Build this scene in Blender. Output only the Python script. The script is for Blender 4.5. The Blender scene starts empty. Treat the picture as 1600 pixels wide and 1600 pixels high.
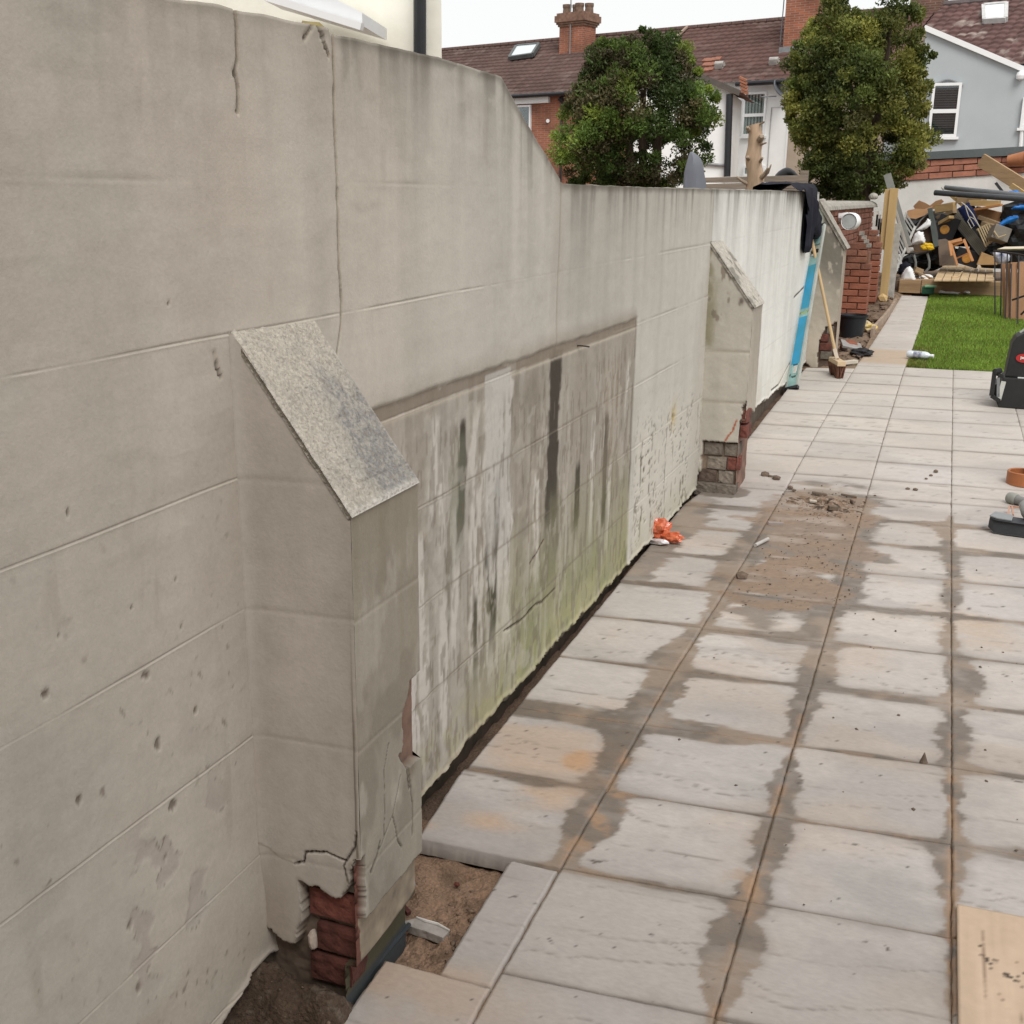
import bpy, bmesh, math, random
import numpy as np
from mathutils import Vector, Matrix
random.seed(7); rng=np.random.default_rng(7)
R=math.radians
SC=bpy.context.scene
COL=SC.collection
# ------------------------------------------------------------------ camera, sky, sun, exposure
YAW,PIT,ROL,FPX,EYE=-.36027,-.27459,.0112,1750.,1.676
_f=np.array([math.sin(YAW)*math.cos(PIT),math.cos(YAW)*math.cos(PIT),math.sin(PIT)])
_r=np.array([math.cos(YAW),-math.sin(YAW),0.]); _u=np.cross(_r,_f)
_r2=math.cos(ROL)*_r+math.sin(ROL)*_u; _u2=-math.sin(ROL)*_r+math.cos(ROL)*_u
cam=bpy.data.objects.new('camera',bpy.data.cameras.new('camera')); COL.objects.link(cam)
cam.data.sensor_width=36; cam.data.lens=36*FPX/1600; cam.data.clip_end=2000; cam.data.clip_start=.05
cam.matrix_world=Matrix(((_r2[0],_u2[0],-_f[0],0),(_r2[1],_u2[1],-_f[1],0),(_r2[2],_u2[2],-_f[2],EYE),(0,0,0,1)))
SC.camera=cam
W=bpy.data.worlds.new('World'); SC.world=W; W.use_nodes=True
nt=W.node_tree; bg=nt.nodes['Background']
sky=nt.nodes.new('ShaderNodeTexSky'); sky.sky_type='NISHITA'; sky.sun_disc=False
SUN_EL,SUN_AZ=R(50),R(148)          # azimuth from +Y towards +X
sky.sun_elevation=SUN_EL; sky.sun_rotation=SUN_AZ
mx=nt.nodes.new('ShaderNodeMix'); mx.data_type='RGBA'; mx.inputs[0].default_value=.95
mx.inputs[7].default_value=(9.95,9.95,9.9,1)     # even cloud cover
nt.links.new(sky.outputs[0],mx.inputs[6]); nt.links.new(mx.outputs[2],bg.inputs[0]); bg.inputs[1].default_value=.085
sl=bpy.data.lights.new('sun','SUN'); sl.energy=2.0; sl.angle=R(32); sl.color=(1,.96,.9)
so=bpy.data.objects.new('sun',sl); COL.objects.link(so)
sd=Vector((math.sin(SUN_AZ)*math.cos(SUN_EL),math.cos(SUN_AZ)*math.cos(SUN_EL),math.sin(SUN_EL)))
so.rotation_euler=sd.to_track_quat('Z','Y').to_euler()
vs=SC.view_settings; vs.view_transform='Standard'; vs.look='None'; vs.exposure=.25; vs.gamma=1; vs.use_curve_mapping=False

# ------------------------------------------------------------------ measuring helpers
def ray(x,y): return _r2*((x-800)/FPX)-_u2*((y-800)/FPX)+_f
def at(x,y,Y):
    d=ray(x,y); P=d*(Y/d[1]); return np.array([P[0],P[1],P[2]+EYE])
SLOPE=.02532
def gz(Y): return SLOPE*Y
def gnd(x,y,dz=0):
    d=ray(x,y); t=(-EYE+dz)/(d[2]-SLOPE*d[1]); P=d*t; return np.array([P[0],P[1],P[2]+EYE])
WS=.012
def wx(Y): return -1.21+WS*Y      # face of the garden wall

# ------------------------------------------------------------------ noise
_tab=np.random.default_rng(3).random((256,256))
def vn(x,y,s=0):
    x=np.asarray(x,float)+s*17.31; y=np.asarray(y,float)+s*9.77
    ix=np.floor(x).astype(int); iy=np.floor(y).astype(int); fx=x-ix; fy=y-iy
    fx=fx*fx*(3-2*fx); fy=fy*fy*(3-2*fy)
    a=_tab[ix&255,iy&255]; b=_tab[(ix+1)&255,iy&255]; c=_tab[ix&255,(iy+1)&255]; d=_tab[(ix+1)&255,(iy+1)&255]
    return (a*(1-fx)+b*fx)*(1-fy)+(c*(1-fx)+d*fx)*fy
def fbm(x,y,o=4,s=0,g=.5):
    v=0;a=1;t=0
    for i in range(o):
        v=v+a*vn(np.asarray(x)*2**i,np.asarray(y)*2**i,s+i*3); t+=a; a*=g
    return v/t
def ss(a,b,x):
    t=np.clip((np.asarray(x,float)-a)/(b-a),0,1); return t*t*(3-2*t)
def mixc(c,d,m):
    m=np.asarray(m)[...,None]; return c*(1-m)+np.asarray(d,float)*m
def polyd(P,pts):
    """distance from points P(...,2) to a polyline"""
    d=np.full(P.shape[:-1],9.)
    for a,b in zip(pts[:-1],pts[1:]):
        a=np.array(a);b=np.array(b);ab=b-a
        t=np.clip(((P-a)@ab)/(ab@ab+1e-12),0,1)
        d=np.minimum(d,np.linalg.norm(P-a-t[...,None]*ab,axis=-1))
    return d
def inpoly(P,pts):
    x=P[...,0];y=P[...,1];r=np.zeros(x.shape,bool);n=len(pts)
    for i in range(n):
        x1,y1=pts[i];x2,y2=pts[(i+1)%n]
        c=((y1>y)!=(y2>y))
        with np.errstate(divide='ignore',invalid='ignore'):
            xi=(x2-x1)*(y-y1)/((y2-y1) if y2!=y1 else 1e-9)+x1
        r^=c&(x<xi)
    return r

# ------------------------------------------------------------------ materials
def _n(nt,t,**k):
    n=nt.nodes.new(t)
    for a,b in k.items(): setattr(n,a,b)
    return n
def M(name,col,rough=.8,var=.18,ns=6,bump=.25,bs=40,col2=None,metal=0,stretch=(1,1,1),rnd=0,spec=.4,emit=0):
    m=bpy.data.materials.new(name); m.use_nodes=True; nt=m.node_tree; b=nt.nodes['Principled BSDF']; L=nt.links.new
    tc=_n(nt,'ShaderNodeTexCoord'); mp=_n(nt,'ShaderNodeMapping'); mp.inputs['Scale'].default_value=stretch
    L(tc.outputs['Object'],mp.inputs[0])
    no=_n(nt,'ShaderNodeTexNoise'); no.inputs['Scale'].default_value=ns; no.inputs['Detail'].default_value=6; no.inputs['Roughness'].default_value=.6
    L(mp.outputs[0],no.inputs['Vector'])
    rp=_n(nt,'ShaderNodeValToRGB'); e=rp.color_ramp.elements; e[0].position=.3; e[1].position=.72
    c=np.array(col[:3]); c2=np.array(col2[:3]) if col2 is not None else np.minimum(c*(1+var),1)
    e[0].color=(*(c*(1-var)),1); e[1].color=(*c2,1)
    L(no.outputs[0],rp.inputs[0]); out=rp.outputs[0]
    if rnd:
        oi=_n(nt,'ShaderNodeObjectInfo'); mr=_n(nt,'ShaderNodeMapRange'); mr.inputs[3].default_value=1-rnd; mr.inputs[4].default_value=1+rnd
        hs=_n(nt,'ShaderNodeHueSaturation'); L(oi.outputs['Random'],mr.inputs[0]); L(mr.outputs[0],hs.inputs['Value']); L(out,hs.inputs['Color']); out=hs.outputs[0]
    L(out,b.inputs['Base Color']); b.inputs['Roughness'].default_value=rough; b.inputs['Metallic'].default_value=metal; b.inputs['Specular IOR Level'].default_value=spec
    if bump:
        n2=_n(nt,'ShaderNodeTexNoise'); n2.inputs['Scale'].default_value=bs; n2.inputs['Detail'].default_value=5
        L(mp.outputs[0],n2.inputs['Vector']); bp=_n(nt,'ShaderNodeBump'); bp.inputs['Strength'].default_value=bump; bp.inputs['Distance'].default_value=.01
        L(n2.outputs[0],bp.inputs['Height']); L(bp.outputs[0],b.inputs['Normal'])
    return m
def MA(name,rough=.85,var=.12,ns=90,bump=.3,bs=160,stretch=(1,1,1),wet=False,bd=.004,spec=.35):
    """material that reads the mesh's own colour layer and adds fine grain"""
    m=bpy.data.materials.new(name); m.use_nodes=True; nt=m.node_tree; b=nt.nodes['Principled BSDF']; L=nt.links.new
    at_=_n(nt,'ShaderNodeAttribute',attribute_name='Col')
    geo=_n(nt,'ShaderNodeNewGeometry'); mp=_n(nt,'ShaderNodeMapping'); mp.inputs['Scale'].default_value=stretch; L(geo.outputs['Position'],mp.inputs[0])
    no=_n(nt,'ShaderNodeTexNoise'); no.inputs['Scale'].default_value=ns; no.inputs['Detail'].default_value=5; L(mp.outputs[0],no.inputs['Vector'])
    mr=_n(nt,'ShaderNodeMapRange'); mr.inputs[1].default_value=.25; mr.inputs[2].default_value=.75; mr.inputs[3].default_value=1-var; mr.inputs[4].default_value=1+var; L(no.outputs[0],mr.inputs[0])
    vm=_n(nt,'ShaderNodeVectorMath',operation='SCALE'); L(at_.outputs['Color'],vm.inputs[0]); L(mr.outputs[0],vm.inputs['Scale'])
    L(vm.outputs[0],b.inputs['Base Color']); b.inputs['Roughness'].default_value=rough; b.inputs['Specular IOR Level'].default_value=spec
    if wet:
        r2=_n(nt,'ShaderNodeMapRange'); r2.inputs[3].default_value=rough; r2.inputs[4].default_value=.42; L(at_.outputs['Alpha'],r2.inputs[0]); L(r2.outputs[0],b.inputs['Roughness'])
    n2=_n(nt,'ShaderNodeTexNoise'); n2.inputs['Scale'].default_value=bs; n2.inputs['Detail'].default_value=6; L(mp.outputs[0],n2.inputs['Vector'])
    bp=_n(nt,'ShaderNodeBump'); bp.inputs['Strength'].default_value=bump; bp.inputs['Distance'].default_value=bd
    L(n2.outputs[0],bp.inputs['Height']); L(bp.outputs[0],b.inputs['Normal'])
    return m
def glass(name,tint=(.02,.025,.03),mixf=.5):
    m=bpy.data.materials.new(name); m.use_nodes=True; nt=m.node_tree; L=nt.links.new
    for n in list(nt.nodes):
        if n.type=='BSDF_PRINCIPLED': nt.nodes.remove(n)
    o=[n for n in nt.nodes if n.type=='OUTPUT_MATERIAL'][0]
    t=_n(nt,'ShaderNodeBsdfTransparent'); t.inputs[0].default_value=(.8,.85,.85,1)
    g=_n(nt,'ShaderNodeBsdfGlossy'); g.inputs['Roughness'].default_value=.03; g.inputs[0].default_value=(.9,.93,.95,1)
    noi=_n(nt,'ShaderNodeTexNoise'); noi.inputs['Scale'].default_value=1.5; mr=_n(nt,'ShaderNodeMapRange'); mr.inputs[3].default_value=mixf*.8; mr.inputs[4].default_value=mixf*1.2; L(noi.outputs[0],mr.inputs[0])
    x=_n(nt,'ShaderNodeMixShader'); L(mr.outputs[0],x.inputs[0]); L(t.outputs[0],x.inputs[1]); L(g.outputs[0],x.inputs[2]); L(x.outputs[0],o.inputs[0])
    return m
def brickmat(name,c1,c2,mortar,scale=1.,rot=0):
    """far brickwork too small to build brick by brick"""
    m=bpy.data.materials.new(name); m.use_nodes=True; nt=m.node_tree; b=nt.nodes['Principled BSDF']; L=nt.links.new
    tc=_n(nt,'ShaderNodeTexCoord'); sp=_n(nt,'ShaderNodeSeparateXYZ'); cb=_n(nt,'ShaderNodeCombineXYZ'); L(tc.outputs['Object'],sp.inputs[0])
    ad=_n(nt,'ShaderNodeMath',operation='ADD'); L(sp.outputs[0],ad.inputs[0]); L(sp.outputs[1],ad.inputs[1])
    L(ad.outputs[0],cb.inputs[0]); L(sp.outputs[2],cb.inputs[1])
    bt=_n(nt,'ShaderNodeTexBrick'); L(cb.outputs[0],bt.inputs[0]); bt.inputs['Scale'].default_value=1; bt.inputs['Brick Width'].default_value=.225*scale; bt.inputs['Row Height'].default_value=.075*scale; bt.inputs['Mortar Size'].default_value=.01*scale
    bt.inputs['Color1'].default_value=(*c1,1); bt.inputs['Color2'].default_value=(*c2,1); bt.inputs['Mortar'].default_value=(*mortar,1); bt.inputs['Bias'].default_value=0
    no=_n(nt,'ShaderNodeTexNoise'); no.inputs['Scale'].default_value=1.3; no.inputs['Detail'].default_value=6; L(tc.outputs['Object'],no.inputs['Vector'])
    mr=_n(nt,'ShaderNodeMapRange'); mr.inputs[1].default_value=.3; mr.inputs[2].default_value=.7; mr.inputs[3].default_value=.65; mr.inputs[4].default_value=1.25; L(no.outputs[0],mr.inputs[0])
    vm=_n(nt,'ShaderNodeVectorMath',operation='SCALE'); L(bt.outputs[0],vm.inputs[0]); L(mr.outputs[0],vm.inputs['Scale']); L(vm.outputs[0],b.inputs['Base Color']); b.inputs['Roughness'].default_value=.9
    return m

# ------------------------------------------------------------------ mesh building
def rootloc(p):
    v=Vector((0,0,0))
    while p is not None: v=v+p.location; p=p.parent
    return v
class MB:
    def __init__(s): s.v=[]; s.f=[]
    def add(s,vs,fs):
        o=len(s.v); s.v+= [tuple(map(float,q)) for q in vs]; s.f+=[tuple(i+o for i in f) for f in fs]; return s
    def box(s,c,size,rot=None):
        hx,hy,hz=[q/2 for q in size]; c=Vector(c)
        vs=[Vector((x*hx,y*hy,z*hz)) for x in(-1,1) for y in(-1,1) for z in(-1,1)]
        if rot is not None:
            m=rot if isinstance(rot,Matrix) else __import__('mathutils').Euler(rot).to_matrix()
            vs=[m@q for q in vs]
        return s.add([q+c for q in vs],[(0,1,3,2),(4,6,7,5),(0,4,5,1),(2,3,7,6),(0,2,6,4),(1,5,7,3)])
    def bar(s,a,b,w,h,up=(0,0,1)):
        """square bar from a to b"""
        a=Vector(a);b=Vector(b);d=(b-a); L=d.length; d.normalize(); u=Vector(up)
        if abs(d.dot(u))>.98: u=Vector((0,1,0))
        x=d.cross(u).normalized(); z=x.cross(d).normalized()
        m=Matrix((x,d,z)).transposed(); return s.box((a+b)/2,(w,L,h),m)
    def tube(s,pts,r,n=10,cap=True):
        pts=[Vector(p) for p in pts]; rs=r if isinstance(r,(list,tuple)) else [r]*len(pts); vs=[];fs=[]
        px=None
        for i,p in enumerate(pts):
            d=(pts[min(i+1,len(pts)-1)]-pts[max(i-1,0)]).normalized()
            if px is None:
                u=Vector((0,0,1)) if abs(d.z)<.9 else Vector((1,0,0)); px=d.cross(u).normalized()
            px=(px-d*px.dot(d)).normalized(); py=d.cross(px)
            for k in range(n):
                a=2*math.pi*k/n; vs.append(p+(px*math.cos(a)+py*math.sin(a))*rs[i])
        for i in range(len(pts)-1):
            for k in range(n):
                k2=(k+1)%n; fs.append((i*n+k,i*n+k2,(i+1)*n+k2,(i+1)*n+k))
        if cap: fs.append(tuple(range(n-1,-1,-1))); fs.append(tuple((len(pts)-1)*n+k for k in range(n)))
        return s.add(vs,fs)
    def lathe(s,c,prof,n=24,rot=None):
        c=Vector(c); vs=[];fs=[]
        for r,z in prof:
            for k in range(n):
                a=2*math.pi*k/n; q=Vector((r*math.cos(a),r*math.sin(a),z))
                if rot is not None: q=rot@q
                vs.append(c+q)
        for i in range(len(prof)-1):
            for k in range(n):
                k2=(k+1)%n; fs.append((i*n+k,i*n+k2,(i+1)*n+k2,(i+1)*n+k))
        if prof[0][0]>1e-6: fs.append(tuple(range(n-1,-1,-1)))
        if prof[-1][0]>1e-6: fs.append(tuple((len(prof)-1)*n+k for k in range(n)))
        return s.add(vs,fs)
    def prism(s,pts,off):
        """polygon of 3-D points pushed along off"""
        n=len(pts); o=Vector(off); a=[Vector(p) for p in pts]
        return s.add(a+[p+o for p in a],[tuple(range(n))]+[tuple(range(2*n-1,n-1,-1))]+[(i,(i+1)%n+0,(i+1)%n+n,i+n)[::-1] for i in range(n)])
    def build(s,name,mat,parent=None,bevel=0,smooth=False,segs=2):
        me=bpy.data.meshes.new(name); o=bpy.data.objects.new(name,me)
        if parent is not None: o.parent=parent; off=rootloc(parent)
        else:
            a=np.array(s.v); off=Vector(((a[:,0].min()+a[:,0].max())/2,(a[:,1].min()+a[:,1].max())/2,a[:,2].min())); o.location=off
        me.from_pydata([Vector(q)-off for q in s.v],[],s.f)
        bm=bmesh.new(); bm.from_mesh(me); bmesh.ops.recalc_face_normals(bm,faces=bm.faces)
        if bevel:
            es=[e for e in bm.edges if len(e.link_faces)==2 and e.calc_face_angle(0)>.6]
            bmesh.ops.bevel(bm,geom=es,offset=bevel,segments=segs,affect='EDGES',profile=.7)
        bm.to_mesh(me); bm.free()
        if smooth:
            me.polygons.foreach_set('use_smooth',[True]*len(me.polygons))
            try: me.set_sharp_from_angle(angle=R(40))
            except Exception: pass
        if mat: me.materials.append(mat)
        COL.objects.link(o); return o
def npmesh(name,V,F,mat,parent=None,col=None,smooth=True,kind=None):
    """mesh from numpy: V (n,3), F (m,k); col (n,3 or 4) goes to the colour layer"""
    V=np.asarray(V,np.float32); F=np.asarray(F,np.int32)
    me=bpy.data.meshes.new(name); o=bpy.data.objects.new(name,me)
    if parent is not None: o.parent=parent; off=np.array(rootloc(parent))
    else:
        off=np.array([(V[:,0].min()+V[:,0].max())/2,(V[:,1].min()+V[:,1].max())/2,V[:,2].min()]); o.location=off
    V=(V-off).astype(np.float32); k=F.shape[1]
    me.vertices.add(len(V)); me.vertices.foreach_set('co',V.ravel())
    me.loops.add(F.size); me.loops.foreach_set('vertex_index',F.ravel())
    me.polygons.add(len(F)); me.polygons.foreach_set('loop_start',np.arange(0,F.size,k,dtype=np.int32))
    if smooth: me.polygons.foreach_set('use_smooth',np.ones(len(F),bool))
    me.update(calc_edges=True)
    if col is not None:
        c=np.ones((len(V),4),np.float32); c[:,:col.shape[1]]=np.clip(col,0,1)
        a=me.color_attributes.new('Col','FLOAT_COLOR','POINT'); a.data.foreach_set('color',c.ravel())
    if mat: me.materials.append(mat)
    if kind: o['kind']=kind
    COL.objects.link(o); return o
def gridfaces(nu,nv,off=0):
    i=np.arange((nu-1)*(nv-1)); a=i//(nv-1); b=i%(nv-1); p=a*nv+b+off
    return np.stack([p,p+nv,p+nv+1,p+1],1)
def thing(name,label,cat,loc=(0,0,0),group=None):
    o=bpy.data.objects.new(name,None); COL.objects.link(o); o.location=loc; o.empty_display_size=.1
    o['label']=label; o['category']=cat
    if group: o['group']=group
    return o
def tag(o,label,cat,group=None):
    o['label']=label; o['category']=cat
    if group: o['group']=group
    return o
def struct(o): o['kind']='structure'; return o
def px_prism(mb,pts,Y,depth,dY=0):
    """outline given at distance Y, given a real thickness"""
    P=[at(x,y,Y+(dY*i/len(pts))) for i,(x,y) in enumerate(pts)]
    return mb.prism(P,(0,depth,0))
def crumple(name,c,size,mat,parent=None,seed=0,amp=.3,sub=3,col=None):
    bm=bmesh.new(); bmesh.ops.create_icosphere(bm,subdivisions=sub,radius=1)
    r=random.Random(seed); ph=[Vector((r.uniform(-1,1),r.uniform(-1,1),r.uniform(-1,1))).normalized() for _ in range(9)]
    for v in bm.verts:
        n=v.co.normalized(); k=1+amp*sum(abs(math.sin(4.1*n.dot(p)+i*1.7))-.6 for i,p in enumerate(ph))/3.5
        v.co=Vector((n.x*size[0]*k,n.y*size[1]*k,max(n.z*k,-.75)*size[2]))
    me=bpy.data.meshes.new(name); bm.to_mesh(me); bm.free(); me.materials.append(mat)
    o=bpy.data.objects.new(name,me); o.location=Vector(c)-(rootloc(parent) if parent else Vector((0,0,0))); o.parent=parent; COL.objects.link(o); return o

# ================================================================== GROUND
m_ground=M('bare_earth',(.17,.12,.085),rough=.95,var=.35,ns=3,bump=.6,bs=18)
def ground_sheet():
    ys=[-60,-6,0,6,12,18,25,60,400]; xs=[-400,-60,-8,-3,0,4,9,60,400]; V=[];
    for x in xs:
        for y in ys: V.append((x,y,gz(min(max(y,-6),25))-.19))
    return struct(npmesh('ground',V,gridfaces(len(xs),len(ys)),m_ground,smooth=False))
ground_sheet()
m_soil=MA('soil_surface',rough=.95,var=.3,ns=140,bump=.9,bs=120,bd=.012)
def soil(name,x0,x1,y0,y1,step,hfun,cfun):
    xs=np.arange(x0,x1+step,step); ys=np.arange(y0,y1+step,step); X,Y=np.meshgrid(xs,ys,indexing='ij')
    Z=hfun(X,Y); C=cfun(X,Y,Z)
    return struct(npmesh(name,np.stack([X,Y,Z],-1).reshape(-1,3),gridfaces(len(xs),len(ys)),m_soil,col=C.reshape(-1,C.shape[-1])))
def h_pit(X,Y):
    n=fbm(X*14,Y*14,5,2)-.5; b=gz(Y)-.055+.045*n
    dig=ss(1.80,1.70,Y)*ss(-.96,-1.02,X)                       # dug deeper on the near side of the pier
    b=b+dig*(.012+.035*(fbm(X*9,Y*9,5,9)-.5)+.030*(fbm(X*55,Y*55,4,19)-.5)+.06*ss(1.50,1.70,Y)+.05*ss(-1.10,-1.19,X))-.05*dig*np.exp(-((Y-1.60-.03*np.sin(X*40))/.03)**2)*ss(-1.16,-1.1,X)
    pile=.25*np.exp(-((X+1.14)/.08)**2-((Y-1.69)/.05)**2)        # crumbled mortar heaped at the pier's foot
    b=b+pile*(.13+.05*(fbm(X*40,Y*40,4,5)-.5))
    pile2=np.exp(-((X+1.0)/.07)**2-((Y-1.695)/.04)**2); b=b+.3*pile2*(.10+.06*(fbm(X*50,Y*50,4,6)-.5))
    side=np.exp(-((X-wx(Y)-.03)/.045)**2)*ss(1.72,1.6,Y); b=b-side*(.05+.07*(fbm(X*30,Y*22,4,7)-.3))
    d=np.exp(-((X+1.02)/.035)**2-((Y-2.27)/.025)**2)+np.exp(-((X+.99)/.02)**2-((Y-2.31)/.015)**2)
    b=b-.02*d
    b=b+.018*np.clip(fbm(X*60,Y*60,3,4)-.52,0,1)*4*np.exp(-((X+.93)/.09)**2-((Y-2.08)/.14)**2)
    return b
def c_pit(X,Y,Z):
    n=fbm(X*18,Y*18,4,3); k=fbm(X*70,Y*70,3,8)
    sand=np.array([.27,.175,.118]); dark=np.array([.11,.075,.05])
    inner=ss(1.80,1.9,Y)
    c=mixc(np.broadcast_to(np.array([.085,.057,.039]),X.shape+(3,)),sand,inner)
    c=c*(.7+.6*n)[...,None]
    crumbs=ss(.55,.68,k)*np.exp(-((X+.93)/.10)**2-((Y-2.07)/.16)**2)+.7*ss(.6,.7,k)*np.exp(-((X+1.03)/.06)**2-((Y-1.97)/.05)**2)
    c=mixc(c,dark,np.clip(crumbs*.9,0,1))
    c=mixc(c,dark,.75*np.exp(-((X+1.02)/.03)**2-((Y-2.285)/.022)**2))
    c=mixc(c,(.26,.22,.18),.25*ss(.62,.72,fbm(X*90,Y*90,2,12))*ss(1.9,1.75,Y))
    return c
soil('soil_pit',-1.26,-.66,.55,2.5,.006,h_pit,c_pit)
def h_tr(X,Y): return gz(Y)-.06+.05*(fbm(X*16,Y*16,4,5)-.5)
def c_tr(X,Y,Z):
    c=np.broadcast_to(np.array([.15,.10,.07]),X.shape+(3,))*(.5+fbm(X*12,Y*12,4,6))[...,None]
    return mixc(c,(.30,.17,.10),.6*ss(4.3,4.7,Y)*ss(5.4,5.0,Y))
soil('soil_trench',-1.27,-1.02,2.3,10.4,.02,h_tr,c_tr)
def h_bd(X,Y):
    e=ss(-.62,-.75,X+.10*ss(12,16,Y)*-1)
    return gz(Y)-.05+e*(.035+.07*(fbm(X*2.2,Y*2.2,4,15)-.45)+.07*(fbm(X*9,Y*9,4,16)-.5))
def c_bd(X,Y,Z):
    n=fbm(X*4,Y*4,4,17); c=np.broadcast_to(np.array([.215,.15,.105]),X.shape+(3,))*(.55+.9*n)[...,None]
    c=mixc(c,(.10,.075,.05),ss(.5,.62,fbm(X*9,Y*9,3,19))*.6)
    c=mixc(c,(.10,.115,.03),ss(10.75,10.5,Y)*ss(.42,.5,n)*.9*ss(-.9,-.8,X))
    return c
soil('soil_border',-1.5,-.45,10.12,20.2,.03,h_bd,c_bd)

# ================================================================== GARDEN WALL
m_wall=MA('weathered_render',rough=.9,var=.05,ns=90,bump=.20,bs=170,bd=.003)
m_coping=MA('rough_coping',rough=.92,var=.2,ns=120,bump=.9,bs=130,bd=.008)
m_brick=M('old_red_brick',(.13,.045,.034),rough=.95,var=.55,ns=14,bump=.7,bs=45,rnd=.3)
m_brickdull=M('mortared_brick',(.15,.105,.085),rough=.95,var=.5,ns=9,bump=.8,bs=40,col2=(.24,.21,.175),rnd=.3)
COURSES=[1.70,1.435,1.168,.91,.642,.372,.11]
def wtop(Y): return np.interp(Y,[-3,1.6,2.09,2.10,2.6,3.0,3.09,3.29,3.52,4.5,5.9,10.4],[1.972,1.974,1.993,1.982,1.991,1.987,1.937,1.832,1.716,1.716,1.722,1.742])
PTOP=lambda Y: 1.205+.008*(vn(Y*14,Y*0,4)-.5)
STREAKS=[('w',2.582,1.132,2.562,.881,.079),('w',2.849,1.094,2.791,.915,.046),('w',2.427,.748,2.425,.302,.052),('w',2.489,.710,2.494,.438,.054),('w',2.704,.863,2.689,.455,.052),('w',2.603,1.009,2.608,.798,.032),
('w',3.01,1.18,3.02,.25,.19),('w',2.86,.95,2.84,.30,.10),('w',3.09,.80,3.08,.40,.06),
('dk',3.514,1.184,3.482,.60,.12),('dk2',3.521,.70,3.489,.30,.12),('dk',3.774,.755,3.772,.520,.05),('dk',4.119,.877,4.131,.396,.06),('dk',2.756,1.101,2.734,.744,.05),('dk',2.929,.80,2.937,.464,.03),('dk',3.005,.885,2.964,.350,.05),('dk',2.839,.558,2.840,.316,.03),('dk2',2.66,.75,2.65,.5,.04),
('g',2.726,1.054,2.704,.735,.10),('br',4.181,1.079,4.200,.565,.25),('w',4.187,.672,4.184,.328,.06),('w',3.338,.81,3.343,.458,.05),('w',4.412,1.05,4.394,.843,.05),('w',2.960,.619,2.937,.464,.09),('w',3.95,.9,3.95,.45,.05),('w',2.40,.45,2.41,.2,.09),('w',2.44,.84,2.45,.25,.12),('w',2.62,.62,2.63,.2,.06)]
SCOL={'w':((.60,.565,.52),.85),'dk':((.042,.034,.025),.95),'dk2':((.13,.12,.085),.6),'g':((.20,.22,.15),.45),'br':((.30,.25,.19),.4)}
CRACK=[(2.106,2.01),(2.108,1.983),(2.107,1.89),(2.104,1.82),(2.108,1.744),(2.107,1.643),(2.103,1.527),(2.112,1.46),(2.106,1.407),(2.084,1.345)]
CRACK2=[(1.779,1.985),(1.783,1.95),(1.780,1.898),(1.773,1.881),(1.777,1.851),(1.773,1.815)]
CHIPS=[(1.277,1.213,.006),(1.235,1.028,.007),(1.195,.950,.012),(1.397,1.018,.010),(1.421,.888,.018),(1.540,.770,.011),(1.434,.753,.012),(1.243,.747,.014),(1.514,1.031,.006),(1.518,.940,.006),(1.431,.530,.010),(1.321,.459,.016),(1.658,.764,.009),(1.46,.62,.02),(1.50,.36,.012),(1.33,.33,.01),(2.35,1.75,.006),(1.55,1.5,.005)]
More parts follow.
